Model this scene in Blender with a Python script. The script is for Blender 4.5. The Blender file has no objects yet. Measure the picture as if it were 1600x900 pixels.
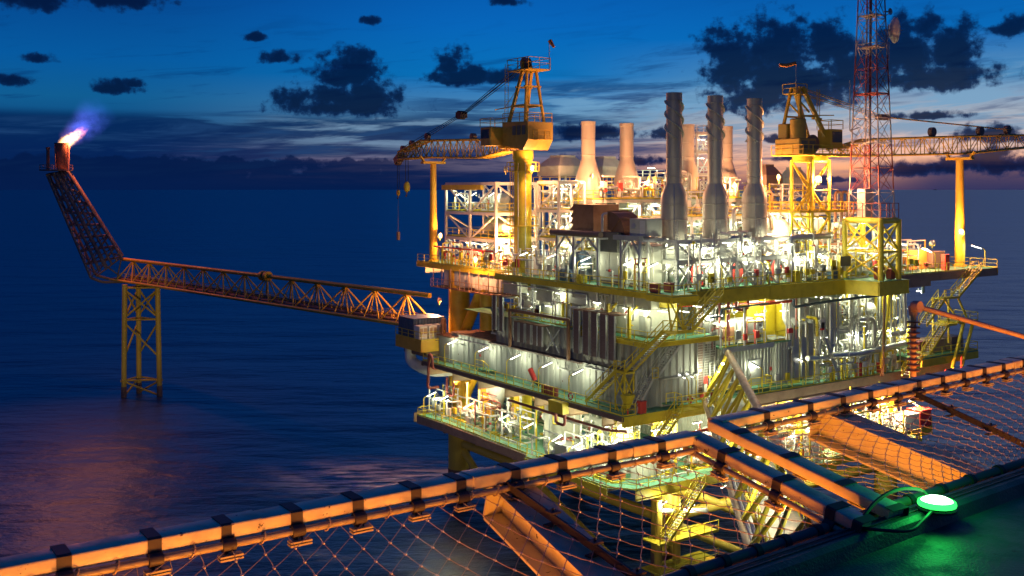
import bpy, math, random
from mathutils import Vector, Matrix
R = math.radians
C = bpy.context.scene.collection
SC = bpy.context.scene
random.seed(7)

# ------------------------------------------------------------------ camera
# world axes: X runs along the platform's right-hand face, Y along its left-hand face,
# the near upper-deck corner is the origin in plan, z = 0 is the sea
FPX, HX, HY = 1590.0, 800.0, 295.0
PSI = math.atan(1090 / 1590.0)
SN, CN = math.sin(PSI), math.cos(PSI)
CAM = Vector((-70.2, -77.9, 42.0))
cam_d = bpy.data.cameras.new('camera')
cam = bpy.data.objects.new('camera', cam_d)
C.objects.link(cam)
cam.location = CAM
cam.rotation_euler = (R(90), 0, -(math.pi / 2 - math.atan2(CN, SN)))
cam_d.sensor_width = 36
cam_d.lens = 36 * FPX / 1600
cam_d.shift_y = -(450 - HY) / 1600
cam_d.clip_start = 0.1
cam_d.clip_end = 60000
SC.camera = cam


def ray(px, py):
    r = (px - HX) / FPX
    return Vector((r * CN + SN, -r * SN + CN, (HY - py) / FPX))


def onx(px, py, x):
    a = ray(px, py); return CAM + a * ((x - CAM.x) / a.x)


def ony(px, py, y):
    a = ray(px, py); return CAM + a * ((y - CAM.y) / a.y)


def onz(px, py, z):
    a = ray(px, py); return CAM + a * ((z - CAM.z) / a.z)


def proj(p):
    d = Vector(p) - CAM
    r = d.x * CN - d.y * SN; f = d.x * SN + d.y * CN
    return (HX + FPX * r / f, HY - FPX * d.z / f, f)


# ------------------------------------------------------------------ render settings
SC.view_settings.view_transform = 'Standard'
SC.view_settings.look = 'None'
SC.view_settings.gamma = 1
SC.view_settings.exposure = 0.0
SC.view_settings.use_curve_mapping = False
SC.render.engine = 'CYCLES'
cy = SC.cycles
cy.use_denoising = True
cy.use_light_tree = True
cy.max_bounces = 5
cy.diffuse_bounces = 2
cy.glossy_bounces = 3
cy.transparent_max_bounces = 8
cy.transmission_bounces = 3
cy.volume_bounces = 0
cy.sample_clamp_indirect = 2.5
cy.sample_clamp_direct = 0
cy.caustics_reflective = False
cy.caustics_refractive = False
cy.use_adaptive_sampling = True
cy.adaptive_threshold = 0.015
cy.volume_step_rate = 2.0
cy.volume_max_steps = 128
cy.blur_glossy = 1.0

# ------------------------------------------------------------------ world: dusk sky with clouds
W = bpy.data.worlds.new('World')
SC.world = W
W.use_nodes = True
nt = W.node_tree
nt.nodes.clear()
W.cycles.sampling_method = 'MANUAL'
W.cycles.sample_map_resolution = 512


class NT:
    """tiny node helper: every method returns an output socket"""
    def __init__(s, tree): s.t = tree

    def n(s, typ, **kw):
        o = s.t.nodes.new(typ)
        for k, v in kw.items(): setattr(o, k, v)
        return o

    def set(s, sock, v):
        if isinstance(v, bpy.types.NodeSocket): s.t.links.new(v, sock)
        else: sock.default_value = v

    def m(s, op, a, b=None, c=None, clamp=False):
        o = s.n('ShaderNodeMath', operation=op, use_clamp=clamp)
        s.set(o.inputs[0], a)
        if b is not None: s.set(o.inputs[1], b)
        if c is not None: s.set(o.inputs[2], c)
        return o.outputs[0]

    def rng(s, v, a, b, c=0.0, d=1.0, smooth=True):
        o = s.n('ShaderNodeMapRange', interpolation_type='SMOOTHSTEP' if smooth else 'LINEAR')
        for i, q in enumerate((v, a, b, c, d)): s.set(o.inputs[i], q)
        return o.outputs[0]

    def mix(s, f, a, b, blend='MIX'):
        o = s.n('ShaderNodeMix', data_type='RGBA', blend_type=blend)
        s.set(o.inputs[0], f)
        for i, q in ((6, a), (7, b)):
            if isinstance(q, tuple): q = (*q[:3], 1)
            s.set(o.inputs[i], q)
        return o.outputs[2]

    def ramp(s, f, stops, interp='LINEAR'):
        o = s.n('ShaderNodeValToRGB')
        e = o.color_ramp.elements
        o.color_ramp.interpolation = interp
        while len(e) < len(stops): e.new(0.5)
        for q, (p, c) in zip(e, stops): q.position = p; q.color = (*c, 1)
        s.set(o.inputs[0], f)
        return o.outputs[0]

    def noise(s, vec, scale, detail=4, rough=0.55, lac=2.0, dist=0.0):
        o = s.n('ShaderNodeTexNoise')
        o.inputs['Scale'].default_value = scale
        o.inputs['Detail'].default_value = detail
        o.inputs['Roughness'].default_value = rough
        o.inputs['Lacunarity'].default_value = lac
        o.inputs['Distortion'].default_value = dist
        s.set(o.inputs['Vector'], vec)
        return o.outputs[0]

    def vec(s, x, y, z=0.0):
        o = s.n('ShaderNodeCombineXYZ')
        for i, q in enumerate((x, y, z)): s.set(o.inputs[i], q)
        return o.outputs[0]


def lin(r, g, b):
    f = lambda c: (c / 255 / 12.92) if c <= 10 else ((c / 255 + .055) / 1.055) ** 2.4
    return (f(r), f(g), f(b))


N = NT(nt)
tc = N.n('ShaderNodeTexCoord').outputs['Generated']
sp = N.n('ShaderNodeSeparateXYZ'); nt.links.new(tc, sp.inputs[0])
dx, dy, dz = sp.outputs
rr = N.m('SUBTRACT', N.m('MULTIPLY', dx, CN), N.m('MULTIPLY', dy, SN))
ff = N.m('ADD', N.m('MULTIPLY', dx, SN), N.m('MULTIPLY', dy, CN))
az = N.m('ARCTAN2', rr, ff)                       # 0 straight ahead, + to the right
el = N.m('ARCSINE', dz)
def AZ(px): return math.atan((px - HX) / FPX)
def EL(py, px=800): return math.atan((HY - py) / FPX * math.cos(AZ(px)))
ele = N.m('MAXIMUM', el, 0.0)
eln = N.m('DIVIDE', ele, 0.2)                      # 0..1 over the band the lens sees
# gradients at left, centre and right of the afterglow
g_left = N.ramp(eln, [(0.0, lin(8, 34, 84)), (.18, lin(10, 48, 104)), (.42, lin(10, 92, 146)), (.6, lin(0, 88, 158)), (1.0, lin(0, 60, 134))])
g_mid = N.ramp(eln, [(0.0, lin(26, 44, 92)), (.14, lin(122, 112, 134)), (.3, lin(92, 140, 172)), (.55, lin(0, 112, 184)), (.8, lin(0, 100, 184)), (1.0, lin(0, 88, 172))])
g_right = N.ramp(eln, [(0.0, lin(150, 100, 96)), (.1, lin(255, 178, 132)), (.2, lin(246, 200, 176)), (.33, lin(170, 178, 190)), (.5, lin(80, 140, 186)), (.72, lin(0, 104, 182)), (1.0, lin(0, 82, 164))])
g1 = N.mix(N.rng(az, AZ(150), AZ(800)), g_left, g_mid)
g2 = N.mix(N.rng(az, AZ(840), AZ(1240)), g1, g_right)
back = N.mix(N.rng(N.m('ABSOLUTE', az), 0.75, 1.6), g2, lin(0, 44, 104))   # far from the afterglow
high = N.mix(N.rng(el, 0.2, 0.9), back, lin(0, 46, 112))
sky_tex = N.n('ShaderNodeTexSky', sky_type='NISHITA')
sky_tex.sun_disc = False
sky_tex.sun_elevation = R(-3.0)
sky_tex.sun_rotation = PSI + R(24)
sky_tex.air_density = 1.0; sky_tex.ozone_density = 4.0
base = N.mix(0.06, high, sky_tex.outputs[0], 'ADD')

# cloud field coordinates: degrees-ish
u = N.m('MULTIPLY', az, 10.0); v = N.m('MULTIPLY', el, 10.0)
fine = N.noise(N.vec(u, N.m('MULTIPLY', v, 1.25), 3.1), 3.4, 7, .58)
puff = N.noise(N.vec(u, v, 9.7), 8.0, 6, .58)
wisp = N.noise(N.vec(N.m('MULTIPLY', u, .55), N.m('MULTIPLY', N.m('ADD', v, N.m('MULTIPLY', u, -.10)), 4.2), 1.3), 2.1, 6, .6, dist=.4)
band = N.noise(N.vec(N.m('MULTIPLY', u, .45), N.m('MULTIPLY', v, 6.5), 5.2), 1.5, 6, .6, dist=.25)
fn = N.m('SUBTRACT', fine, .5); pn = N.m('SUBTRACT', puff, .5)
wob = N.m('ADD', N.m('MULTIPLY', fn, 2.0), N.m('MULTIPLY', pn, 2.0))


def blob(px, py, rx, ry):
    a = N.m('MULTIPLY', N.m('SUBTRACT', az, AZ(px)), FPX / rx)
    b = N.m('MULTIPLY', N.m('SUBTRACT', el, EL(py)), FPX / ry)
    b = N.m('MAXIMUM', b, N.m('MULTIPLY', b, -1.7))          # flatter bases than tops
    d = N.m('SQRT', N.m('ADD', N.m('MULTIPLY', a, a), N.m('MULTIPLY', b, b)))
    return N.m('SUBTRACT', 1.0, d)


BL = [(538, 122, 52, 44), (520, 158, 88, 30), (580, 156, 60, 34), (545, 170, 100, 24), (704, 104, 26, 28), (722, 122, 50, 18), (790, 122, 40, 17),
      (1150, 104, 62, 54), (1215, 86, 70, 54), (1290, 88, 50, 46), (1240, 140, 140, 44), (1340, 128, 80, 54), (1425, 100, 60, 50), (1486, 98, 48, 54),
      (1455, 138, 90, 28), (1180, 160, 70, 40), (182, 151, 36, 13), (208, 142, 16, 10), (60, 112, 24, 10), (20, 144, 22, 12), (436, 97, 30, 13), (397, 66, 16, 9),
      (25, 22, 90, 36), (185, 22, 76, 26), (578, 34, 16, 10), (795, 2, 30, 12), (1580, 70, 40, 20), (1060, 212, 40, 12), (985, 252, 44, 13), (930, 208, 64, 16), (1225, 222, 26, 9),
      (1425, 268, 70, 14), (1560, 262, 110, 26), (1550, 222, 60, 16), (1010, 277, 50, 9), (885, 265, 44, 18), (1240, 288, 60, 6), (1310, 282, 40, 7), (1232, 250, 22, 8), (1450, 190, 50, 8)]
cum = None
for b in BL:
    q = blob(*b)
    cum = q if cum is None else N.m('MAXIMUM', cum, q)
cum = N.m('ADD', cum, wob)
cum_m = N.rng(cum, -0.22, 0.34)
# a row of low cumulus just above the horizon, and the dusky bank they sit in
row = N.m('ADD', N.rng(el, EL(236), EL(256), -0.7, 0.9, False), N.m('MULTIPLY', wob, 1.0))
row_m = N.m('MULTIPLY', N.rng(row, 0.1, 0.6), N.rng(az, AZ(860), AZ(560)))
# stratus bands
st_l = N.m('MULTIPLY', N.rng(el, EL(176), EL(194)), N.rng(az, AZ(1060), AZ(760)))
st_l = N.m('MULTIPLY', st_l, N.rng(N.m('ADD', band, N.rng(az, AZ(400), AZ(-50), 0, .2)), .34, .52))
st_r = N.m('MULTIPLY', N.rng(el, EL(96), EL(150)), N.rng(az, AZ(560), AZ(700)))
st_r = N.m('MULTIPLY', st_r, N.rng(N.m('SUBTRACT', band, N.rng(az, AZ(1000), AZ(1240), 0, .08)), .46, .6))
veil = N.m('MULTIPLY', N.rng(wisp, .52, .72), N.rng(el, EL(20), EL(120), .15, .75))
low_r = N.m('MULTIPLY', N.rng(N.m('ADD', el, N.m('MULTIPLY', fn, .012)), EL(248), EL(264)), N.rng(az, AZ(1330), AZ(1480)))
c = N.mix(N.m('MULTIPLY', veil, .75), base, lin(4, 48, 108))
c = N.mix(N.m('MULTIPLY', st_r, .64), c, lin(6, 48, 104))
c = N.mix(N.m('MULTIPLY', st_l, .82), c, lin(4, 32, 82))
lowtex = N.m('MULTIPLY', N.m('MULTIPLY', N.rng(band, .42, .62), N.rng(wisp, .6, .42)), N.m('MULTIPLY', N.rng(el, EL(184), EL(206)), N.rng(el, EL(290), EL(262))))
c = N.mix(N.m('MULTIPLY', lowtex, .55), c, lin(34, 74, 124))
# pale streaks where the afterglow shows between the bands
stk = N.m('MULTIPLY', N.rng(wisp, .58, .44), N.rng(N.m('ABSOLUTE', N.m('SUBTRACT', el, EL(205))), .03, .0))
stk = N.m('MULTIPLY', stk, N.m('MULTIPLY', N.rng(az, AZ(360), AZ(560)), N.rng(band, .56, .44)))
c = N.mix(N.m('MULTIPLY', stk, .8), c, lin(118, 150, 180))
stk2 = N.m('MULTIPLY', N.m('MULTIPLY', N.rng(wisp, .55, .42), N.rng(N.m('ABSOLUTE', N.m('SUBTRACT', el, EL(165))), .028, .0)), N.rng(az, AZ(760), AZ(920)))
c = N.mix(N.m('MULTIPLY', stk2, .8), c, lin(112, 162, 200))
stk3 = N.m('MULTIPLY', N.m('MULTIPLY', N.rng(wisp, .56, .42), N.rng(N.m('ABSOLUTE', N.m('SUBTRACT', el, EL(165))), .045, .0)), N.rng(az, AZ(1340), AZ(1440)))
c = N.mix(N.m('MULTIPLY', stk3, .7), c, lin(126, 164, 196))
c = N.mix(N.m('MULTIPLY', row_m, .85), c, lin(4, 26, 70))
c = N.mix(N.m('MULTIPLY', low_r, .85), c, lin(30, 46, 92))
ccol = N.mix(N.rng(N.m('SUBTRACT', .62, N.m('MULTIPLY', cum, .55)), .25, .8), lin(3, 19, 56), lin(9, 46, 100))
c = N.mix(N.m('MULTIPLY', cum_m, .94), c, ccol)
low = N.rng(el, EL(292), EL(262), .5, 0.0)
lowc = N.mix(N.rng(az, AZ(900), AZ(1300)), lin(5, 30, 78), lin(40, 52, 96))
c = N.mix(low, c, lowc)
below = N.rng(el, 0.0, -0.02)
c = N.mix(below, c, lin(2, 16, 48))
bg = N.n('ShaderNodeBackground'); nt.links.new(c, bg.inputs[0]); bg.inputs[1].default_value = 1.0
wo = N.n('ShaderNodeOutputWorld'); nt.links.new(bg.outputs[0], wo.inputs[0])

# the last light of the sun that has just set, behind and to the right
sun_d = bpy.data.lights.new('afterglow', 'SUN')
sun_d.energy = 0.06; sun_d.angle = R(30); sun_d.color = (1, .72, .55)
sun = bpy.data.objects.new('afterglow', sun_d); C.objects.link(sun)
_a = math.pi / 2 - PSI - R(24)
sun.rotation_euler = Vector((math.cos(_a), math.sin(_a), .12)).to_track_quat('Z', 'Y').to_euler()

# ------------------------------------------------------------------ materials
def mat(name, col, rough=.5, metal=0.0, wear=.25, wscale=1.2, dirt=(.12, .08, .05), bump=0.0, streak=False, chips=None):
    m = bpy.data.materials.new(name); m.use_nodes = True
    t = m.node_tree; n = NT(t); b = t.nodes['Principled BSDF']
    b.inputs['Roughness'].default_value = rough; b.inputs['Metallic'].default_value = metal
    pos = n.n('ShaderNodeNewGeometry').outputs['Position']
    if streak:
        s = n.n('ShaderNodeVectorMath', operation='MULTIPLY'); t.links.new(pos, s.inputs[0]); s.inputs[1].default_value = (1, 1, .16); src = s.outputs[0]
    else: src = pos
    q = n.noise(src, wscale, 5, .65)
    f = n.rng(q, .46, .74, 0, wear)
    dcol = tuple(col[i] * .35 + dirt[i] * .65 for i in range(3))
    q2 = n.noise(pos, wscale * .23, 3, .6)
    base = n.mix(n.rng(q2, .35, .68, 0, 1), tuple(c * .86 for c in col), tuple(min(1, c * 1.06) for c in col))
    colr = n.mix(f, base, dcol)
    if chips: colr = n.mix(n.rng(n.noise(pos, chips, 3, .7), .66, .70), colr, (.035, .03, .028))
    t.links.new(colr, b.inputs['Base Color'])
    t.links.new(n.rng(q, .4, .75, rough, min(1, rough + .25)), b.inputs['Roughness'])
    if bump:
        bp = n.n('ShaderNodeBump'); bp.inputs['Strength'].default_value = bump; bp.inputs['Distance'].default_value = .02
        t.links.new(n.noise(pos, 60, 3, .6), bp.inputs['Height']); t.links.new(bp.outputs[0], b.inputs['Normal'])
    return m


def emit(name, col, s):
    m = bpy.data.materials.new(name); m.use_nodes = True
    t = m.node_tree; t.nodes.clear()
    e = t.nodes.new('ShaderNodeEmission'); e.inputs[0].default_value = (*col, 1); e.inputs[1].default_value = s
    o = t.nodes.new('ShaderNodeOutputMaterial'); t.links.new(e.outputs[0], o.inputs[0])
    m.cycles.emission_sampling = 'NONE'
    return m


M = {}
M['white'] = mat('white_paint', (.66, .65, .6), .45, wear=.3, dirt=(.2, .11, .05))
M['cream'] = mat('cream_paint', (.5, .5, .42), .5, wear=.3)
M['yellow'] = mat('yellow_paint', (.70, .54, .03), .42, wear=.4, dirt=(.18, .09, .02))
M['ochre'] = mat('ochre_paint', (.70, .42, .03), .45, wear=.3, dirt=(.2, .09, .03))
M['green'] = mat('green_deck_paint', (.09, .27, .16), .55, wear=.45, wscale=.8, dirt=(.12, .12, .08))
M['grey'] = mat('grey_cladding', (.34, .355, .33), .55, wear=.5, wscale=.7, dirt=(.1, .09, .07), streak=True)
M['soot'] = mat('sooty_cladding', (.22, .22, .2), .6, wear=.7, wscale=.8, dirt=(.05, .045, .035), streak=True)
M['galv'] = mat('galvanised_steel', (.52, .53, .52), .38, .55, wear=.3)
M['silver'] = mat('silver_cladding', (.66, .66, .62), .3, .75, wear=.25)
M['dark'] = mat('dark_brown_steel', (.16, .11, .09), .55, wear=.3)
M['girder'] = mat('girder_paint', (.42, .27, .16), .55, wear=.4)
M['black'] = mat('black_rubber', (.022, .022, .024), .6, wear=.3, dirt=(.06, .05, .05))
M['red'] = mat('red_paint', (.55, .05, .04), .42, wear=.25)
M['maroon'] = mat('maroon_pipe_paint', (.26, .06, .05), .45, wear=.3)
M['house'] = mat('crane_house_paint', (.42, .27, .04), .5, wear=.5, dirt=(.1, .06, .03))
M['bar'] = mat('worn_bar_paint', (.42, .3, .2), .5, wear=.5, wscale=7, chips=25)
M['blue'] = mat('blue_tarpaulin', (.08, .13, .2), .7, wear=.3)
M['navy'] = mat('dark_blue_pipe_paint', (.05, .09, .16), .35, wear=.2)
M['stack'] = mat('stack_cladding', (.46, .42, .36), .42, .15, wear=.6, wscale=.5, dirt=(.25, .17, .1), streak=True)
M['rust'] = mat('rusty_steel', (.22, .11, .06), .65, wear=.6, dirt=(.12, .05, .02))
M['leg'] = mat('leg_paint', (.62, .42, .05), .5, wear=.55, wscale=.5, dirt=(.14, .08, .03), streak=True)
M['net_frame'] = mat('pale_frame_paint', (.52, .52, .34), .42, wear=.55, wscale=5, bump=.05, chips=22)
M['wire'] = mat('wire_rope', (.34, .29, .22), .5, .2, wear=.3, wscale=12)
M['deckdark'] = mat('helideck_coating', (.035, .07, .06), .55, wear=.4, wscale=5, dirt=(.06, .06, .055), bump=.3, chips=14)
M['glass'] = mat('dark_glass', (.03, .04, .05), .1, wear=0)
M['orange'] = mat('orange_paint', (.62, .2, .03), .5, wear=.3)
M['louver'] = mat('dark_louver', (.11, .11, .1), .5, wear=.2)
M['barrel'] = mat('burnt_flare_steel', (.2, .12, .09), .6, wear=.6, dirt=(.05, .03, .02))
M['flare_steel'] = mat('weathered_flare_steel', (.2, .15, .12), .6, wear=.5, dirt=(.06, .04, .03))
M['tube'] = emit('lit_fluorescent_tube', (1, 1, .84), 9)
M['sodium'] = emit('lit_sodium_lens', (1, .62, .22), 14)
M['green_lens'] = emit('lit_green_lens', (.03, 1, .10), 3)
M['green_bulb'] = emit('lit_green_bulb', (.6, 1, .65), 8)
M['tube_steel'] = mat('dull_tube_steel', (.26, .25, .17), .45, wear=.4, wscale=8)

# red and white bands of the radio mast
m = bpy.data.materials.new('red_and_white_mast_paint'); m.use_nodes = True
n = NT(m.node_tree); b = m.node_tree.nodes['Principled BSDF']; b.inputs['Roughness'].default_value = .5
sp = n.n('ShaderNodeSeparateXYZ'); m.node_tree.links.new(n.n('ShaderNodeNewGeometry').outputs['Position'], sp.inputs[0])
f = n.m('GREATER_THAN', n.m('MODULO', n.m('ADD', sp.outputs[2], 0.4), 10.6), 5.3)
m.node_tree.links.new(n.mix(f, (.28, .045, .03), (.42, .36, .32)), b.inputs['Base Color'])
M['mast'] = m


# ------------------------------------------------------------------ mesh builder
class MB:
    def __init__(s): s.v = []; s.f = []; s.s = []

    def add(s, vs, fs, smooth=False):
        o = len(s.v); s.v.extend([tuple(q) for q in vs])
        for f in fs: s.f.append(tuple(i + o for i in f)); s.s.append(smooth)
        return s

    def box(s, x0, x1, y0, y1, z0, z1):
        return s.add([(x0, y0, z0), (x1, y0, z0), (x1, y1, z0), (x0, y1, z0), (x0, y0, z1), (x1, y0, z1), (x1, y1, z1), (x0, y1, z1)],
                     [(3, 2, 1, 0), (4, 5, 6, 7), (0, 1, 5, 4), (1, 2, 6, 5), (2, 3, 7, 6), (3, 0, 4, 7)])

    def bbox(s, x0, x1, y0, y1, z0, z1, b=.03):
        """box with bevelled vertical and top edges"""
        p = lambda i, z: [(x0 + i, y0 + b, z), (x0 + b, y0 + i, z), (x1 - b, y0 + i, z), (x1 - i, y0 + b, z), (x1 - i, y1 - b, z), (x1 - b, y1 - i, z), (x0 + b, y1 - i, z), (x0 + i, y1 - b, z)]
        top = [(x0 + b, y0 + b, z1), (x0 + b, y0 + b, z1), (x1 - b, y0 + b, z1), (x1 - b, y0 + b, z1), (x1 - b, y1 - b, z1), (x1 - b, y1 - b, z1), (x0 + b, y1 - b, z1), (x0 + b, y1 - b, z1)]
        rings = [p(0, z0), p(0, z1 - b), top]
        vs = sum(rings, [])
        fs = [tuple(range(7, -1, -1)), (16, 18, 20, 22)]
        for k in range(2):
            for i in range(8):
                j = (i + 1) % 8
                fs.append((k * 8 + i, k * 8 + j, (k + 1) * 8 + j, (k + 1) * 8 + i))
        return s.add(vs, fs)

    def bar(s, p, q, w, h=None, up=(0, 0, 1)):
        p = Vector(p); q = Vector(q); h = h or w
        d = (q - p).normalized(); u = Vector(up)
        if abs(d.dot(u)) > .97: u = Vector((1, 0, 0)) if abs(d.x) < .9 else Vector((0, 1, 0))
        a = d.cross(u).normalized() * (w / 2); c = a.cross(d).normalized() * (h / 2)
        vs = [p - a - c, p + a - c, p + a + c, p - a + c, q - a - c, q + a - c, q + a + c, q - a + c]
        return s.add(vs, [(0, 1, 2, 3), (7, 6, 5, 4), (4, 5, 1, 0), (5, 6, 2, 1), (6, 7, 3, 2), (7, 4, 0, 3)])

    def tube(s, p, q, r, n=8, r2=None, cap=True):
        p = Vector(p); q = Vector(q); r2 = r if r2 is None else r2
        d = (q - p).normalized(); u = Vector((0, 0, 1)) if abs(d.z) < .95 else Vector((1, 0, 0))
        a = d.cross(u).normalized(); c = d.cross(a)
        vs = []
        for o, k in ((p, r), (q, r2)):
            for i in range(n):
                t = 2 * math.pi * i / n
                vs.append(o + a * (math.cos(t) * k) + c * (math.sin(t) * k))
        s.add(vs, [(i, (i + 1) % n, n + (i + 1) % n, n + i) for i in range(n)], n > 5)
        if cap: s.add(vs, [tuple(range(n - 1, -1, -1)), tuple(range(n, 2 * n))])
        return s

    def path(s, pts, r, n=8, bend=None, seg=4):
        pts = [Vector(p) for p in pts]
        bend = bend or r * 2.6
        out = [pts[0]]
        for i in range(1, len(pts) - 1):
            a, b_, c_ = pts[i - 1], pts[i], pts[i + 1]
            d0 = a - b_; d1 = c_ - b_
            k = min(bend, d0.length * .48, d1.length * .48)
            d0.normalize(); d1.normalize()
            p0 = b_ + d0 * k; p1 = b_ + d1 * k
            for j in range(seg + 1):
                t = j / seg
                out.append(p0 * (1 - t) ** 2 + b_ * (2 * t * (1 - t)) + p1 * t * t)
        out.append(pts[-1])
        vs = []; prev = None
        for i, o in enumerate(out):
            d = (out[min(i + 1, len(out) - 1)] - out[max(i - 1, 0)]).normalized()
            if prev is None:
                u = Vector((0, 0, 1)) if abs(d.z) < .95 else Vector((1, 0, 0))
                a = d.cross(u).normalized()
            else:
                a = (prev - d * prev.dot(d)).normalized()
            prev = a; c = d.cross(a)
            for k in range(n):
                t = 2 * math.pi * k / n
                vs.append(o + a * (math.cos(t) * r) + c * (math.sin(t) * r))
        L = len(out)
        s.add(vs, [(j * n + i, j * n + (i + 1) % n, (j + 1) * n + (i + 1) % n, (j + 1) * n + i) for j in range(L - 1) for i in range(n)], n > 4)
        s.add([vs[i] for i in range(n)] + [vs[(L - 1) * n + i] for i in range(n)], [tuple(range(n - 1, -1, -1)), tuple(range(n, 2 * n))])
        return s

    def lathe(s, c, prof, n=24, axis='z'):
        vs = []
        for r, z in prof:
            for i in range(n):
                t = 2 * math.pi * i / n
                a, b_ = math.cos(t) * r, math.sin(t) * r
                o = (a, b_, z) if axis == 'z' else ((z, a, b_) if axis == 'x' else (b_, z, a))
                vs.append((c[0] + o[0], c[1] + o[1], c[2] + o[2]))
        K = len(prof)
        s.add(vs, [(j * n + i, j * n + (i + 1) % n, (j + 1) * n + (i + 1) % n, (j + 1) * n + i) for j in range(K - 1) for i in range(n)], True)
        fs = []
        if prof[0][0] > .001: fs.append(tuple(range(n - 1, -1, -1)))
        if prof[-1][0] > .001: fs.append(tuple(range((K - 1) * n, K * n)))
        return s.add(vs, fs) if fs else s

    def prism(s, poly, z0, z1):
        n = len(poly)
        vs = [(x, y, z0) for x, y in poly] + [(x, y, z1) for x, y in poly]
        return s.add(vs, [tuple(range(n - 1, -1, -1)), tuple(range(n, 2 * n))] + [(i, (i + 1) % n, n + (i + 1) % n, n + i) for i in range(n)])

    def corr(s, p, q, z0, z1, pitch=.55, dep=.12, out=(0, 0)):
        """corrugated (trapezoid) sheet between plan points p and q"""
        p = Vector((p[0], p[1])); q = Vector((q[0], q[1])); d = q - p; L = d.length; d.normalize()
        nrm = Vector((d.y, -d.x))
        k = max(1, round(L / pitch)); st = L / k
        xs = []
        for i in range(k):
            for a, o in ((0, 0), (.32, 0), (.46, 1), (.86, 1)): xs.append(((i + a) * st, o * dep))
        xs.append((L, 0))
        vs = []
        for z in (z0, z1):
            for a, o in xs:
                w = p + d * a + nrm * o; vs.append((w.x, w.y, z))
        n = len(xs)
        return s.add(vs, [(i, i + 1, n + i + 1, n + i) for i in range(n - 1)])

    def mesh(s, name, m, off=(0, 0, 0)):
        me = bpy.data.meshes.new(name)
        ox, oy, oz = off
        me.from_pydata([(a - ox, b_ - oy, c_ - oz) for a, b_, c_ in s.v], [], s.f)
        me.polygons.foreach_set('use_smooth', s.s)
        if m: me.materials.append(M[m] if isinstance(m, str) else m)
        me.update()
        if any(s.s): me.set_sharp_from_angle(angle=R(38))
        return me

    def build(s, name, m, parent=None, local=False):
        """one mesh object; with a parent the vertices are given in world space unless local"""
        if not s.v: return None
        if parent is not None:
            off = (0, 0, 0) if local else wloc(parent)
            o = bpy.data.objects.new(name, s.mesh(name, m, off)); o.parent = parent
        else:
            xs, ys, zs = zip(*s.v)
            off = ((min(xs) + max(xs)) / 2, (min(ys) + max(ys)) / 2, min(zs))
            o = bpy.data.objects.new(name, s.mesh(name, m, off)); o.location = off
        C.objects.link(o)
        return o


def wloc(o):
    p = Vector((0, 0, 0))
    while o is not None: p = p + o.location; o = o.parent
    return tuple(p)


THINGS = []


def tag(o, label, cat, group=None, kind=None):
    if label: o['label'] = label
    if cat: o['category'] = cat
    if group: o['group'] = group
    if kind: o['kind'] = kind
    if label and not kind: THINGS.append(o)
    return o


def thing(name, label, cat, loc=(0, 0, 0), group=None, rz=0.0):
    o = bpy.data.objects.new(name, None); C.objects.link(o)
    o.empty_display_size = .2
    o.location = loc; o.rotation_euler = (0, 0, rz)
    return tag(o, label, cat, group)


def single(mb, name, m, label, cat, group=None):
    return tag(mb.build(name, m), label, cat, group)


KIDS = {}


def dup(root, loc, rz, label, group=None):
    """a copy of a thing with copies of its parts and sub-parts"""
    def cp(o, parent):
        c_ = o.copy(); C.objects.link(c_); c_.parent = parent
        for ch in o.children: cp(ch, c_)
        return c_
    r = cp(root, None)
    r.location = loc; r.rotation_euler = (0, 0, rz)
    r['label'] = label
    if group: r['group'] = group
    THINGS.append(r)
    return r


def point_light(parent, loc, power, col, rad=.12, name='lamp_light'):
    d = LD.get((power, col, rad))
    if d is None:
        d = bpy.data.lights.new(name, 'POINT'); d.energy = power; d.color = col; d.shadow_soft_size = rad; LD[(power, col, rad)] = d
    o = bpy.data.objects.new(name, d); C.objects.link(o); o.parent = parent; o.location = loc
    return o


LD = {}
FLUO = (.97, 1.0, .66)
SOD = (1.0, .41, .165)
PW_FLUO = 300.0
PW_SOD = 3400.0

# --- prototypes of the lamps, moved to their first place and copied from there on
PROTO = {}


def _post_lamp(h):
    t = thing('post_lamp', 'x', 'lamp', group='fluorescent lamps on yellow posts')
    THINGS.pop()
    MB().path([(0, 0, 0), (0, 0, h), (.55, 0, h + .22)], .055, 6, .3).build('post', 'yellow', t, True)
    a = Vector((.5, 0, h + .2)); b_ = Vector((1.85, 0, h + .62))
    MB().bar(a, b_, .2, .09).build('housing', 'galv', t, True)
    o = Vector((.03, 0, -.085))
    MB().bar(a + o, b_ + o, .16, .08).build('tube', 'tube', t, True)
    point_light(t, (1.2, 0, h + .18), PW_FLUO, FLUO)
    return t


def post_lamp(loc, rz, label, h=2.6):
    loc = Vector(loc)
    k = ('post', round(h, 1))
    if k not in PROTO:
        PROTO[k] = t = _post_lamp(h)
        t.location = loc; t.rotation_euler = (0, 0, rz); t['label'] = label; THINGS.append(t); return t
    return dup(PROTO[k], loc, rz, label)


def ceil_lamp(loc, rz, label, power=1.0):
    loc = Vector(loc); k = ('ceil', power)
    if k not in PROTO:
        PROTO[k] = t = thing('strip_lamp', label, 'lamp', group='fluorescent strip lamps under decks and beams')
        MB().box(-.68, .68, -.11, .11, .0, .09).build('housing', 'galv', t, True)
        MB().box(-.64, .64, -.09, .09, -.075, -.002).build('tube', 'tube', t, True)
        MB().bar((-.4, 0, .09), (-.4, 0, .4), .04).build('bracket', 'galv', t, True); MB().bar((.4, 0, .09), (.4, 0, .4), .04).build('bracket', 'galv', t, True)
        point_light(t, (0, 0, -.22), PW_FLUO * power, FLUO)
        t.location = loc; t.rotation_euler = (0, 0, rz); return t
    return dup(PROTO[k], loc, rz, label)


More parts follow.
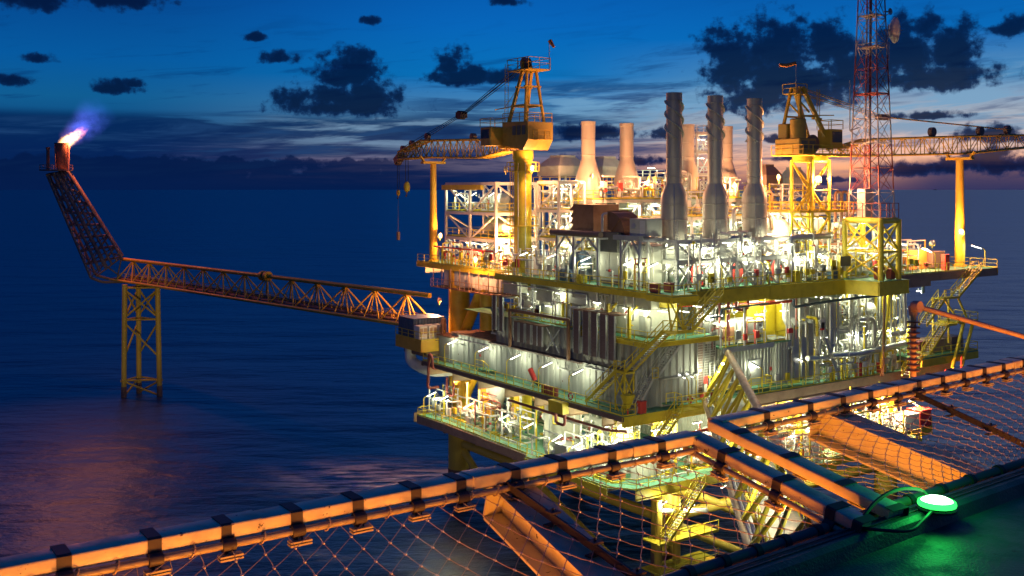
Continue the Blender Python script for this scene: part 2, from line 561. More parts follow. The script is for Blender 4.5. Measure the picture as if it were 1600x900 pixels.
def flood(loc, rz, label, power=1.0, rad=.16, col=None):
    loc = Vector(loc); k = ('flood', power)
    if k not in PROTO:
        PROTO[k] = t = thing('sodium_floodlight', label, 'floodlight', group='orange sodium floodlights')
        MB().lathe((0, 0, 0), [(.1, -.34), (.2, -.3), (.3, -.05), (.34, 0)], 14, 'x').build('housing', 'galv', t, True)
        MB().lathe((0, 0, 0), [(.32, .005), (.24, .07), (.05, .1)], 14, 'x').build('lens', 'sodium', t, True)
        MB().path([(-.1, -.38, 0), (-.1, -.38, -.4), (-.1, .38, -.4), (-.1, .38, 0)], .03, 5).tube((-.1, 0, -.4), (-.1, 0, -.75), .05, 6).build('bracket', 'yellow', t, True)
        point_light(t, (.4, 0, 0), PW_SOD * power, col or SOD, rad)
        t.location = loc; t.rotation_euler = (0, 0, rz); return t
    return dup(PROTO[k], loc, rz, label)


POSTM = {}


def railing(pts, label, h=1.1, m='yellow', step=1.9, parent=None, close=False, toe=True):
    """a run of railing along 3-D points: rails and each post; a thing unless given a parent"""
    pts = [Vector(p) for p in pts]
    if close: pts.append(pts[0])
    root = parent
    if parent is None: root = thing('railing', label, 'railing', pts[0], 'yellow deck railings')
    r = MB()
    up = Vector((0, 0, 1))
    for a, b_ in zip(pts, pts[1:]):
        r.bar(a + up * h, b_ + up * h, .075); r.bar(a + up * h * .53, b_ + up * h * .53, .055)
        if toe: r.bar(a + up * .07, b_ + up * .07, .02, .13)
    r.build('rail', m, root)
    base = Vector(wloc(root))
    key = (m, round(h, 2))
    if key not in POSTM: POSTM[key] = MB().bar((0, 0, 0), (0, 0, h), .07).mesh('post', m)
    seen = set()
    for a, b_ in zip(pts, pts[1:]):
        k = max(1, round((b_ - a).length / step))
        for i in range(k + 1):
            p = a.lerp(b_, i / k)
            q = tuple(round(c_, 2) for c_ in p)
            if q in seen: continue
            seen.add(q)
            o = bpy.data.objects.new('post', POSTM[key]); C.objects.link(o); o.parent = root; o.location = p - base
    return root


def stair(p, q, w, label, side, m='yellow', n=None, m_step='galv', rails=True):
    """flight from foot p to head q; side = unit plan vector across the flight"""
    p = Vector(p); q = Vector(q); sd = Vector((*side, 0)).normalized() * (w / 2)
    t = thing('stair_flight', label, 'stairs', p, 'stair flights on the platform')
    for k in (-1, 1):
        MB().bar(p + sd * k, q + sd * k, .09, .3).build('stringer', m, t)
    n = n or max(3, round((q.z - p.z) / .25))
    d = (q - p); run = Vector((d.x, d.y, 0)).normalized()
    tr = MB().bar(-sd * .98, sd * .98, .24, .05).mesh('tread', m_step)
    base = Vector(wloc(t))
    for i in range(1, n):
        o = bpy.data.objects.new('tread', tr); C.objects.link(o); o.parent = t
        o.location = p.lerp(q, i / n) - base
    if rails:
        for k in (-1, 1):
            r = MB()
            a = p + sd * k; b_ = q + sd * k; up = Vector((0, 0, 1))
            r.bar(a + up * 1.05, b_ + up * 1.05, .07).bar(a + up * .55, b_ + up * .55, .05)
            c_ = max(2, round(d.length / 1.6))
            for i in range(c_ + 1):
                e = a.lerp(b_, i / c_); r.bar(e, e + up * 1.05, .06)
            r.build('handrail', m, t)
    return t


def pipe(pts, r, m, label, n=10, flange=True, bend=None, name='pipe', cat='pipe', group=None):
    pts = [Vector(p) for p in pts]
    t = thing(name, label, cat, pts[0], group)
    MB().path(pts, r, n, bend).build('pipe_run', m, t)
    if flange:
        for a, b_ in zip(pts, pts[1:]):
            if (b_ - a).length < 9 * r: continue
            c_ = a.lerp(b_, .5); d = (b_ - a).normalized() * (r * .22)
            MB().tube(c_ - d, c_ + d, r * 1.4, n).build('flange', m, t)
    return t


def frame(name, label, x0, x1, y0, y1, zs, nx, ny, m='white', w=.28, plate=None, braces='xy', rail=None, cat='steel frame', top_plate=True, group=None):
    """open steel frame: each column, girder and brace its own part"""
    t = thing(name, label, cat, (x0, y0, zs[0]), group)
    X = [x0 + (x1 - x0) * i / nx for i in range(nx + 1)]; Y = [y0 + (y1 - y0) * i / ny for i in range(ny + 1)]
    for i, x in enumerate(X):
        for j, y in enumerate(Y):
            if 0 < i < nx and 0 < j < ny: continue
            MB().bar((x, y, zs[0]), (x, y, zs[-1]), w).build('column', m, t)
    for k, z in enumerate(zs[1:]):
        for y in (y0, y1): MB().bar((x0, y, z), (x1, y, z), w * .8, w * 1.3).build('girder', m, t)
        for x in (x0, x1): MB().bar((x, y0, z), (x, y1, z), w * .8, w * 1.3).build('girder', m, t)
        if plate and (top_plate or k < len(zs) - 2):
            MB().box(x0 + .05, x1 - .05, y0 + .05, y1 - .05, z + w * .66, z + w * .66 + .06).build('deck_plate', plate, t)
            if rail:
                e = z + w * .66 + .07
                railing([(x0, y0, e), (x1, y0, e), (x1, y1, e), (x0, y1, e)], None, m=rail, parent=t, close=True)
    for a, b_ in zip(zs, zs[1:]):
        if 'x' in braces:
            for y in (y0, y1):
                for i in range(nx):
                    s_ = (X[i], X[i + 1]) if i % 2 else (X[i + 1], X[i])
                    MB().bar((s_[0], y, a), (s_[1], y, b_ - .1), w * .6).build('brace', m, t)
        if 'y' in braces:
            for x in (x0, x1):
                for j in range(ny):
                    s_ = (Y[j], Y[j + 1]) if j % 2 else (Y[j + 1], Y[j])
                    MB().bar((x, s_[0], a), (x, s_[1], b_ - .1), w * .6).build('brace', m, t)
    return t


def lattice(mb_w, a0, a1, n, ca, cb, rm, rb, mk, t, names=('chord', 'lacing'), n_side=4, K=5):
    """box lattice between two rings of corner points ca (start) and cb (end), n bays"""
    for p, q in zip(ca, cb): MB().tube(p, q, rm, 6).build(names[0], mk, t)
    L = len(ca)
    for s_ in range(L):
        b_ = MB()
        p0, p1 = Vector(ca[s_]), Vector(cb[s_]); q0, q1 = Vector(ca[(s_ + 1) % L]), Vector(cb[(s_ + 1) % L])
        for i in range(n):
            u0, u1 = i / n, (i + 1) / n
            if K == 5:
                b_.tube(p0.lerp(p1, u0), q0.lerp(q1, u1), rb, 4, cap=False); b_.tube(q0.lerp(q1, u0), p0.lerp(p1, u1), rb, 4, cap=False)
            else:
                if i % 2: b_.tube(p0.lerp(p1, u0), q0.lerp(q1, u1), rb, 4, cap=False)
                else: b_.tube(q0.lerp(q1, u0), p0.lerp(p1, u1), rb, 4, cap=False)
            b_.tube(p0.lerp(p1, u1), q0.lerp(q1, u1), rb, 4, cap=False)
        b_.build(names[1], mk, t)

# ------------------------------------------------------------------ sea
def sea():
    # one sheet, finer near the platform, out to the horizon
    v = []; f = []
    rad = [0, 60, 120, 200, 320, 600, 1200, 3000, 8000, 20000, 45000]
    n = 72; cx, cy_ = -20, 40
    v.append((cx, cy_, 0))
    for r in rad[1:]:
        for i in range(n): v.append((cx + r * math.cos(2 * math.pi * i / n), cy_ + r * math.sin(2 * math.pi * i / n), 0))
    for i in range(n): f.append((0, 1 + i, 1 + (i + 1) % n))
    for k in range(len(rad) - 2):
        for i in range(n):
            a = 1 + k * n; b_ = a + n; j = (i + 1) % n
            f.append((a + i, b_ + i, b_ + j, a + j))
    m = bpy.data.materials.new('sea_water'); m.use_nodes = True
    t = m.node_tree; n_ = NT(t); b_ = t.nodes['Principled BSDF']
    pos = n_.n('ShaderNodeNewGeometry').outputs['Position']
    sep = n_.n('ShaderNodeSeparateXYZ'); t.links.new(pos, sep.inputs[0])
    # wind direction runs roughly across the view
    rot = n_.n('ShaderNodeVectorRotate', rotation_type='Z_AXIS'); t.links.new(pos, rot.inputs[0]); rot.inputs['Angle'].default_value = PSI
    st = n_.n('ShaderNodeVectorMath', operation='MULTIPLY'); t.links.new(rot.outputs[0], st.inputs[0]); st.inputs[1].default_value = (.45, 1, 1)
    swell = n_.noise(st.outputs[0], .05, 3, .5)
    chop = n_.noise(st.outputs[0], .55, 5, .62)
    h = n_.m('ADD', n_.m('MULTIPLY', swell, 2.2), n_.m('MULTIPLY', chop, .28))
    bp = n_.n('ShaderNodeBump'); bp.inputs['Strength'].default_value = .8; bp.inputs['Distance'].default_value = 1.6
    t.links.new(h, bp.inputs['Height'])
    big = n_.noise(st.outputs[0], .008, 4, .6)
    wat = n_.mix(n_.rng(big, .35, .65), (.001, .024, .060), (.002, .035, .086))
    # foam: streaks torn off around the legs, and a few whitecaps
    fs = n_.n('ShaderNodeVectorMath', operation='MULTIPLY'); t.links.new(rot.outputs[0], fs.inputs[0]); fs.inputs[1].default_value = (.16, .8, 1)
    tear = n_.noise(fs.outputs[0], .9, 6, .68, dist=.3)
    foam = None
    for fx, fy, ra, amp in FOAM:
        a = n_.m('SUBTRACT', sep.outputs[0], fx); c_ = n_.m('SUBTRACT', sep.outputs[1], fy)
        # ellipse lengthened downwind (to camera-left)
        al = n_.m('SUBTRACT', n_.m('MULTIPLY', a, CN), n_.m('MULTIPLY', c_, SN)); ac = n_.m('ADD', n_.m('MULTIPLY', a, SN), n_.m('MULTIPLY', c_, CN))
        d = n_.m('SQRT', n_.m('ADD', n_.m('POWER', n_.m('DIVIDE', al, ra * 1.6), 2), n_.m('POWER', n_.m('DIVIDE', ac, ra), 2)))
        q = n_.m('MULTIPLY', n_.rng(d, 1.0, .15), amp)
        foam = q if foam is None else n_.m('MAXIMUM', foam, q)
    caps = n_.m('MULTIPLY', n_.rng(n_.noise(st.outputs[0], .045, 6, .7), .71, .80), .5)
    fm = n_.m('MAXIMUM', n_.m('MULTIPLY', foam, n_.rng(tear, .40, .62)), n_.m('MULTIPLY', caps, n_.rng(tear, .5, .6)), clamp=True)
    dif = n_.n('ShaderNodeBsdfDiffuse'); t.links.new(n_.mix(fm, wat, (.7, .75, .8)), dif.inputs[0])
    glo = n_.n('ShaderNodeBsdfGlossy'); glo.inputs[0].default_value = (.68, .92, 1, 1); glo.inputs[1].default_value = .33
    t.links.new(bp.outputs[0], glo.inputs['Normal']); t.links.new(bp.outputs[0], dif.inputs['Normal'])
    fr = n_.n('ShaderNodeFresnel'); fr.inputs[0].default_value = 1.33; t.links.new(bp.outputs[0], fr.inputs['Normal'])
    mxs = n_.n('ShaderNodeMixShader'); t.links.new(n_.m('MULTIPLY', n_.m('MINIMUM', fr.outputs[0], .34), n_.m('SUBTRACT', 1.0, fm)), mxs.inputs[0])
    t.links.new(dif.outputs[0], mxs.inputs[1]); t.links.new(glo.outputs[0], mxs.inputs[2])
    t.links.new(mxs.outputs[0], t.nodes['Material Output'].inputs[0])
    t.nodes.remove(b_)
    me = bpy.data.meshes.new('sea'); me.from_pydata(v, [], f); me.materials.append(m)
    o = bpy.data.objects.new('sea', me); C.objects.link(o); o['kind'] = 'structure'


FOAM = [(1, 49, 12, 1.0), (-5, 57, 14, .7), (-30, 48, 5, .3), (-22, 30, 3, .25), (8, 3, 7, .35), (-15, 140, 6, .25), (41, 8, 6, .4)]
sea()

# a ship far out on the horizon
t = thing('ship', 'tiny dark ship far out on the right horizon', 'ship', tuple(onz(1461, 296.9, 0)), None)
b0 = onz(1461, 296.9, 0)
hull = MB(); L_ = 130
hull.add([(b0.x + a * CN * L_ - c_ * SN * 14, b0.y - a * SN * L_ - c_ * CN * 14, z) for a, c_, z in
          ((-.5, 0, 0), (-.35, -1, 0), (.48, -1, 0), (.48, 1, 0), (-.35, 1, 0), (-.58, 0, 12), (-.38, -1, 10), (.5, -1, 9), (.5, 1, 9), (-.38, 1, 10))],
         [(0, 1, 6, 5), (1, 2, 7, 6), (2, 3, 8, 7), (3, 4, 9, 8), (4, 0, 5, 9), (5, 6, 7, 8, 9)])
hull.build('hull', 'dark', t)
MB().box(b0.x + 20, b0.x + 45, b0.y - 15, b0.y + 12, 9, 34).build('superstructure', 'grey', t)

# ------------------------------------------------------------------ flare: bridge, tower, boom, tip, flame
BA, BB = Vector((0, 46.5, 23.0)), Vector((-16.5, 143.5, 23.0))      # bridge axis, platform end and flare end (lower chords' height)
bd = (BB - BA).normalized(); bs = Vector((bd.y, -bd.x, 0))             # along, and to its right seen from the platform
def bp_(s, o, z): return BA + bd * s + bs * o + Vector((0, 0, z))
LB = (BB - BA).length
t = thing('flare_bridge', 'long ochre triangular truss bridge leading left to the flare', 'bridge', BA)
for o in (-2.0, 2.0): MB().tube(bp_(-1, o, 0), bp_(LB + 3, o, 0), .27, 10).build('bottom_chord', 'ochre', t)
MB().tube(bp_(-1.5, 0, 4.2), bp_(LB + 2, 0, 4.2), .36, 12).build('top_chord', 'ochre', t)
nb = 13
for i in range(nb):
    s0, s1 = LB * i / nb, LB * (i + 1) / nb
    sm = (s0 + s1) / 2
    for o in (-2.0, 2.0):
        MB().tube(bp_(s0, o, 0), bp_(sm, 0, 4.1), .13, 7).build('diagonal', 'ochre', t)
        MB().tube(bp_(s1, o, 0), bp_(sm, 0, 4.1), .13, 7).build('diagonal', 'ochre', t)
        MB().tube(bp_(sm, o, 0), bp_(sm, 0, 4.1), .11, 7).build('diagonal', 'ochre', t)
    MB().bar(bp_(s0, -2, 0), bp_(s0, 2, 0), .25).build('crossbeam', 'ochre', t)
wk = MB()
wk.add([tuple(bp_(s_, o, .25)) for s_, o in ((0, -1.1), (LB, -1.1), (LB, .5), (0, .5))] + [tuple(bp_(s_, o, .33)) for s_, o in ((0, -1.1), (LB, -1.1), (LB, .5), (0, .5))],
       [(3, 2, 1, 0), (4, 5, 6, 7), (0, 1, 5, 4), (2, 3, 7, 6)])
wk.build('walkway', 'rust', t)
for o, r_, z in ((1.0, .3, .45), (1.5, .16, .35), (-1.5, .2, .4), (.7, .1, .3)):
    MB().tube(bp_(-2, o, z), bp_(LB, o, z), r_, 9).build('gas_pipe', 'rust', t)
for o in (-1.15, .5): railing([bp_(0, o, .33), bp_(LB, o, .33)], None, parent=t, step=2.6, m='ochre', toe=False)

c0 = bp_(42.5, 0, 4.2)
t = thing('expansion_joint', 'ochre double ring coupling halfway along the flare bridge top', 'coupling', c0)
for a in (-.9, .55):
    MB().tube(c0 + bd * (a - .32), c0 + bd * (a + .32), .85, 16).build('ring', 'ochre', t)
MB().tube(c0 + bd * -.6, c0 + bd * .3, .6, 12).build('sleeve', 'dark', t)

# support tower in the sea: three battered legs, bracing in two tiers
tc_ = bp_(LB - 9.0, 0, 0)
t = thing('flare_tower', 'ochre braced tower in the sea under the flare end', 'tower', (tc_.x, tc_.y, 0))
lg = []
e1 = Vector((CN, -SN, 0)); e2 = Vector((SN, CN, 0))
for a, c_ in ((-3.4, -1.4), (2.9, -.6), (-2.0, 2.2)):
    top = Vector((tc_.x, tc_.y, 22.7)) + e1 * a + e2 * c_
    bot = Vector((tc_.x, tc_.y, -6)) + e1 * (a * (1.22 if a > 0 else 1.03)) + e2 * c_ * 1.3
    lg.append((bot, top)); MB().tube(bot, top, .52, 14).build('leg', 'leg', t)
    w0 = bot.lerp(top, 6 / 28.7); w1 = bot.lerp(top, 8.2 / 28.7)
    MB().tube(w0, w1, .56, 14).build('splash_band', 'barrel', t)
def lz(i, z): b_, a = lg[i]; return b_.lerp(a, (z + 6) / 28.7)
for i, j in ((0, 1), (1, 2), (2, 0)):
    for za, zb in ((22, 22), (15.6, 15.6), (3.4, 3.4), (21.6, 16), (15, 8.0), (3.2, .2)):
        MB().tube(lz(i, za), lz(j, zb) if za != zb or za in (22, 15.6, 3.4) else lz(j, zb), .2, 8).build('brace', 'leg', t)
    MB().tube(lz(j, 21.6), lz(i, 16), .2, 8).build('brace', 'leg', t)
for i in range(3):
    d_ = MB(); q = lz(i, 3.3)
    for k in range(6): d_.tube(q + Vector((math.cos(k), math.sin(k), -.3)) * .55, q + Vector((math.cos(k), math.sin(k), .3)) * .55, .16, 6)
    d_.build('pile_clamp', 'leg', t)

# inclined flare boom
dep = proj(bp_(LB, 0, 0))[2]
def fl(px, py, dd=0.0): return CAM + ray(px, py) * (dep + dd)
t = thing('flare_boom', 'dark lattice boom rising from bridge end to flare tip', 'boom', fl(160, 425))
ca = [fl(142, 434, -1.5), fl(190, 402, -1.5), fl(192, 400, 2.2), fl(150, 430, 2.2)]
cb = [fl(73, 272, -1.5), fl(106, 268, -1.5), fl(108, 267, 2.2), fl(76, 271, 2.2)]
lattice(None, 0, 0, 8, ca, cb, .26, .12, 'flare_steel', t)
for k, (o, r_) in enumerate(((.3, .3), (.5, .42), (.68, .26), (.84, .18))):
    a = ca[0].lerp(ca[1], o); b_ = cb[0].lerp(cb[1], o)
    MB().tube(a, b_, r_, 9).build('gas_pipe', 'flare_steel', t)
MB().path([fl(142, 434, -1.5), fl(160, 441, -1), fl(200, 440, -1)], .28, 8).build('base_chord', 'flare_steel', t)
MB().path([fl(150, 430, 2.2), fl(170, 436, 2.2), fl(205, 436, 2.2)], .28, 8).build('base_chord', 'flare_steel', t)
for a, b_ in (((190, 402), (150, 432)), ((190, 402), (182, 440)), ((165, 415), (200, 440))): MB().tube(fl(*a), fl(*b_), .16, 6).build('brace', 'flare_steel', t)
MB().bar(fl(176, 396), fl(190, 400), 1.6, .2).bar(fl(183, 392, 0), fl(183, 385, 0), .14).build('landing', 'flare_steel', t)
railing([fl(134, 330, -2), fl(140, 330, -2), fl(147, 330, 1)], None, m='flare_steel', parent=t, toe=False)
pc = fl(88, 266)
pl = MB(); pl.lathe(pc, [(0.2, -.12), (3.3, -.12), (3.3, .12), (.2, .12)], 20); pl.build('top_platform', 'flare_steel', t)
ring = [pc + Vector((math.cos(a), math.sin(a), 0)) * 3.25 for a in [i * math.pi / 6 for i in range(12)]]
railing(ring, None, m='flare_steel', parent=t, close=True, toe=False)
bc = fl(97, 266)
t = thing('flare_tip', 'rusty flare barrel burning on top of the boom', 'flare', bc)
MB().lathe(bc, [(.55, -3), (.75, 0), (1.15, .6), (1.3, 4.6), (1.5, 5.4), (1.55, 5.7), (1.35, 5.7), (1.2, 4.6)], 18).build('barrel', 'barrel', t)
for k in range(4):
    a = k * 1.6 + .4
    MB().tube(bc + Vector((math.cos(a) * 1.5, math.sin(a) * 1.5, 0)), bc + Vector((math.cos(a) * 1.75, math.sin(a) * 1.75, 5.2)), .1, 6).build('pilot_pipe', 'barrel', t)
pp = fl(75, 266)
single(MB().tube(pp, fl(75, 233), .34, 10).tube(fl(75, 233), fl(75, 230), .45, 10), 'vent_pipe', 'barrel', 'slim rusty vent pipe standing left of flare barrel', 'pipe')
# flame: a bent body of burning gas, and the thin blue gas it trails
fb = bc + Vector((0, 0, 5.0))
fm = bpy.data.materials.new('flame_gas'); fm.use_nodes = True
q = fm.node_tree; q.nodes.clear(); n = NT(q)
def vol(matname, cols, dens, scale):
    mm = bpy.data.materials.new(matname); mm.use_nodes = True
    q = mm.node_tree; q.nodes.clear(); n = NT(q)
    v = n.n('ShaderNodeVolumePrincipled'); v.inputs['Density'].default_value = 0.0
    g = n.n('ShaderNodeTexCoord').outputs['Generated']
    s = n.n('ShaderNodeSeparateXYZ'); q.links.new(g, s.inputs[0])
    return mm, q, n, v, g, s
def plume(name, p0, p1, p2, r0, r1, label, cat, ramp, strength, seed, nscale):
    """flame volume: axis along a bent path; object space z runs 0..1 along it"""
    pts = []; K = 14
    for i in range(K + 1):
        t_ = i / K; pts.append(p0 * (1 - t_) ** 2 + p1 * 2 * t_ * (1 - t_) + p2 * t_ * t_)
    mb = MB(); vs = []; n_ = 14
    d0 = (p2 - p0).normalized()
    a = d0.cross(e2).normalized(); c_ = d0.cross(a)
    random.seed(seed)
    for i, p in enumerate(pts):
        t_ = i / K
        r = (r0 + (r1 - r0) * t_) * (math.sin(math.pi * min(1, t_ * .85 + .12)) ** .6)
        for k in range(n_):
            th = 2 * math.pi * k / n_
            w = 1 + .25 * math.sin(th * 3 + i * .8 + seed) + random.uniform(-.08, .08)
            vs.append(p + a * (math.cos(th) * r * w) + c_ * (math.sin(th) * r * w))
    mb.add(vs, [(j * n_ + i, j * n_ + (i + 1) % n_, (j + 1) * n_ + (i + 1) % n_, (j + 1) * n_ + i) for j in range(K) for i in range(n_)] +
           [tuple(range(n_ - 1, -1, -1)), tuple(range(K * n_, K * n_ + n_))], True)
    mm = bpy.data.materials.new(name + '_glow'); mm.use_nodes = True
    q = mm.node_tree; q.nodes.clear(); n = NT(q)
    pos = n.n('ShaderNodeNewGeometry').outputs['Position']
    sub = n.n('ShaderNodeVectorMath', operation='SUBTRACT'); q.links.new(pos, sub.inputs[0]); sub.inputs[1].default_value = p0
    dt = n.n('ShaderNodeVectorMath', operation='DOT_PRODUCT'); q.links.new(sub.outputs[0], dt.inputs[0]); dt.inputs[1].default_value = d0
    L = (p2 - p0).length
    s_ = n.m('DIVIDE', dt.outputs['Value'], L)
    ax = n.n('ShaderNodeVectorMath', operation='SCALE'); ax.inputs[0].default_value = d0; q.links.new(dt.outputs['Value'], ax.inputs['Scale'])
    pr = n.n('ShaderNodeVectorMath', operation='DISTANCE'); q.links.new(sub.outputs[0], pr.inputs[0]); q.links.new(ax.outputs[0], pr.inputs[1])
    rad = n.m('ADD', r0, n.m('MULTIPLY', s_, (r1 - r0)))
    edge = n.rng(n.m('DIVIDE', pr.outputs['Value'], rad), .95, .0)
    ns = n.noise(pos, nscale, 4, .6)
    fade = n.m('MULTIPLY', n.rng(s_, 1.0, .25), n.rng(s_, -.02, .1))
    e = n.m('MULTIPLY', n.m('MULTIPLY', edge, fade), n.rng(ns, .36, .64, .05, 1))
    em = n.n('ShaderNodeEmission'); q.links.new(n.ramp(s_, ramp), em.inputs[0]); q.links.new(n.m('MULTIPLY', e, strength), em.inputs[1])
    o = n.n('ShaderNodeOutputMaterial'); q.links.new(em.outputs[0], o.inputs['Volume'])
    mm.cycles.emission_sampling = 'NONE'
    ob = single(mb, name, mm, label, cat)
    return ob
fdir = Vector((CN, -SN, 0))
plume('flame', fb + fdir * -.4, fb + fdir * 1.6 + Vector((0, 0, .7)), fb + fdir * 5.6 + Vector((0, 0, 4.3)), 1.7, 1.5, 'bright orange flame blowing right off the flare barrel', 'flame',
      [(0, (1, .42, .12)), (.35, (1, .55, .2)), (.75, (1, .25, .08)), (1, (.6, .2, .5))], 8.0, 3, 1.3)
plume('gas_plume', fb + fdir * .5 + Vector((0, 0, .6)), fb + fdir * 3 + Vector((0, 0, 3.6)), fb + fdir * 10 + Vector((0, 0, 9.0)), 2.4, 6.5, 'faint blue gas plume trailing up from the orange flame', 'flame',
      [(0, (.4, .16, .5)), (.3, (.12, .14, .9)), (1, (.02, .12, .7))], .40, 5, .35)
fl_o = thing('flare_light', None, None); bpy.data.objects.remove(fl_o)
fr = [o for o in C.objects if o.name == 'flare_tip'][0]
point_light(fr, tuple(Vector((1.8, -1.2, 7.2))), 32000, (1, .2, .06), 1.4, 'flame_light')

# ------------------------------------------------------------------ the platform: decks, girders, legs, braces
PT = thing('offshore_platform', 'large yellow and white offshore gas platform with stacked decks', 'platform', (24, 24, 0))
def part(mb, name, m, parent=None): return mb.build(name, m, parent or PT)
ZU, ZM, ZL = 31.3, 19.0, 11.2
UP = [(.3, 29), (.5, .6), (-.4, -.2), (-.4, -4), (3.2, -4), (4.2, -1), (17, -1), (17.5, -.6), (30, -1), (30.8, -5.2), (36.6, -5.2), (37.4, -1.4), (47, -1.2), (62.5, -1.2), (62.5, 7), (58, 12), (58, 54.5), (3.4, 54.5), (3.4, 29)]
part(MB().prism(UP[::-1], ZU - .03, ZU), 'upper_deck_plate', 'green')
# fascia girders of the upper deck
def girder(p, q, z0, z1, m, w=.3, name='fascia_girder'):
    p = Vector((*p, 0)); q = Vector((*q, 0))
    b_ = MB(); zm = (z0 + z1) / 2
    b_.bar(p + Vector((0, 0, zm)), q + Vector((0, 0, zm)), w * .3, z1 - z0 - .08)
    b_.bar(p + Vector((0, 0, z1 - .04)), q + Vector((0, 0, z1 - .04)), w, .07); b_.bar(p + Vector((0, 0, z0 + .04)), q + Vector((0, 0, z0 + .04)), w, .07)
    d = q - p; k = max(1, int(d.length / 2.4)); nn = Vector((d.y, -d.x, 0)).normalized()
    for i in range(k + 1):
        c_ = p.lerp(q, i / k); b_.bar(c_ + Vector((0, 0, z0 + .06)), c_ + Vector((0, 0, z1 - .06)), w * .85, .06, up=nn)
    return part(b_, name, m)
for p, q, dz_, m_ in (((.5, 29), (.55, .6), .5, 'yellow'), ((3.5, 54.5), (3.5, 29), .6, 'yellow'), ((3.6, -1), (17, -1), 1.3, 'yellow'), ((17.5, -.7), (30, -1.1), 1.55, 'yellow'),
                     ((-.3, -3.9), (3.2, -3.9), .5, 'yellow'), ((-.3, -.2), (-.3, -3.9), .5, 'yellow'), ((30.9, -5.1), (36.5, -5.1), 1.5, 'yellow'), ((36.5, -5.1), (37.3, -1.3), 1.5, 'yellow'), ((37.3, -1.3), (47, -1.1), 1.5, 'girder'), ((47, -1.1), (62.4, -1.1), .9, 'girder'), ((30, -1.1), (30.9, -5.1), 1.5, 'yellow'), ((62.4, -1.1), (62.4, 7), .7, 'ochre')):
    girder(p, q, ZU - .15 - dz_, ZU - .035, m_)
# deep girders under the upper deck
for y in (6, 14, 22, 30, 38, 46, 53):
    girder((1.2 if y < 29 else 4.2, y), (57, y), 29.6, ZU - .16, 'cream', .35, 'deck_girder')
for x in (9, 18, 27, 36, 45): girder((x, 0), (x, 54), 29.7, ZU - .16, 'cream', .35, 'deck_girder')
# mezzanine deck over the equipment rooms
ZZ = 26.2
part(MB().prism([(.2, 36), (12.8, 36), (12.8, 9), (10.4, 9), (10.4, .2), (.2, .2)], ZZ - .04, ZZ), 'mezzanine_plate', 'green')
for p, q in (((.1, 12.4), (.1, .1)), ((.1, .1), (10.3, .1))): girder(p, q, ZZ - .55, ZZ - .045, 'yellow', .24, 'mezzanine_edge')
# mid deck and its walkway
part(MB().prism([(-3, 41.5), (-3, .4), (54, .4), (54, 41.5)], ZM - .03, ZM), 'mid_deck_plate', 'green')
girder((-2.95, 41.5), (-2.95, .4), ZM - .55, ZM - .035, 'dark'); girder((-2.9, .45), (13, .45), ZM - 1.1, ZM - .035, 'yellow'); girder((13, .45), (54, .45), ZM - 1.3, ZM - .035, 'girder')
girder((-3, 41.4), (10, 41.4), ZM - .7, ZM - .15, 'dark')
for y in (4, 10, 16, 22, 28, 34, 40): girder((-2.6, y), (53, y), ZM - 1.75, ZM - .16, 'girder', .35, 'deck_girder')
for x in (1.5, 12, 24, 36, 48): girder((x, 1), (x, 41), ZM - 1.6, ZM - .16, 'girder', .35, 'deck_girder')
# lower deck
LO = [(-2.6, 43.6), (-2, 38), (-2, 18.5), (-3, 17.5), (-3, 3), (-1, .5), (50, .5), (50, 47), (6, 47), (4, 43.6)]
part(MB().prism(LO[::-1], ZL - .03, ZL), 'lower_deck_plate', 'green')
for p, q, m_ in (((-2, 38), (-2, 18.5), 'girder'), ((-3, 17.5), (-3, 3), 'yellow'), ((-2.5, 43.6), (-2, 38), 'girder'), ((-1, .6), (50, .6), 'yellow')): girder(p, q, ZL - 1.1, ZL - .035, m_)
for y in (6, 14, 22, 30, 38, 46): girder((-1.6, y), (50, y), ZL - 1.5, ZL - .16, 'girder', .35, 'deck_girder')
# legs and bracing
LEGS = [(5, 45, 1.5), (5, 29.3, 1.15), (6, 4, 1.4), (26, 4, 1.4), (45, 4, 1.4), (45, 26, 1.4), (45, 45, 1.5), (26, 45, 1.4), (5, 37.6, 1.1)]
for k, (x, y, r) in enumerate(LEGS):
    up = ZU - .2
    MB().tube((x, y, ZL), (x, y, up), r, 24).build('column', 'ochre' if y > 34 else 'yellow', PT)
    if k != 8:
        MB().tube((x, y, -15), (x, y, ZL), r * 1.02, 24).build('leg', 'leg', PT)
        MB().tube((x, y, -1), (x, y, 2.6), r * 1.05, 24).build('splash_band', 'rust', PT)
def brace(p, q, r, m='leg'): MB().tube(p, q, r, 14).build('brace', m, PT)
brace((5, 43.4, 22), (5, 38.2, 29.6), .75, 'ochre'); brace((5, 37.4, 29.6), (5, 30.2, 21.5), .75, 'ochre')
brace((5, 36, ZM - 1), (5, 30, ZL + 2.5), .55, 'yellow'); brace((5, 29, ZM - 1.2), (5, 21, ZL + .3), .5, 'yellow'); brace((5, 39, ZM - .5), (5, 44, ZL + .3), .5, 'yellow')
for a, b_ in ((0, 1), (1, 2), (2, 3), (3, 4), (4, 5), (5, 6), (6, 7), (7, 0)):
    (x0, y0, _), (x1, y1, _) = LEGS[a], LEGS[b_]
    brace((x0, y0, 6.2), (x1, y1, 6.2), .6); brace((x0, y0, 6.0), (x1, y1, -4), .5); brace((x0, y0, ZL - 1.6), (x1, y1, ZL - 1.6), .45, 'yellow')
brace((6, 4, 10), (26, 4, 1), .55); brace((26, 4, 10), (45, 4, 1), .55)
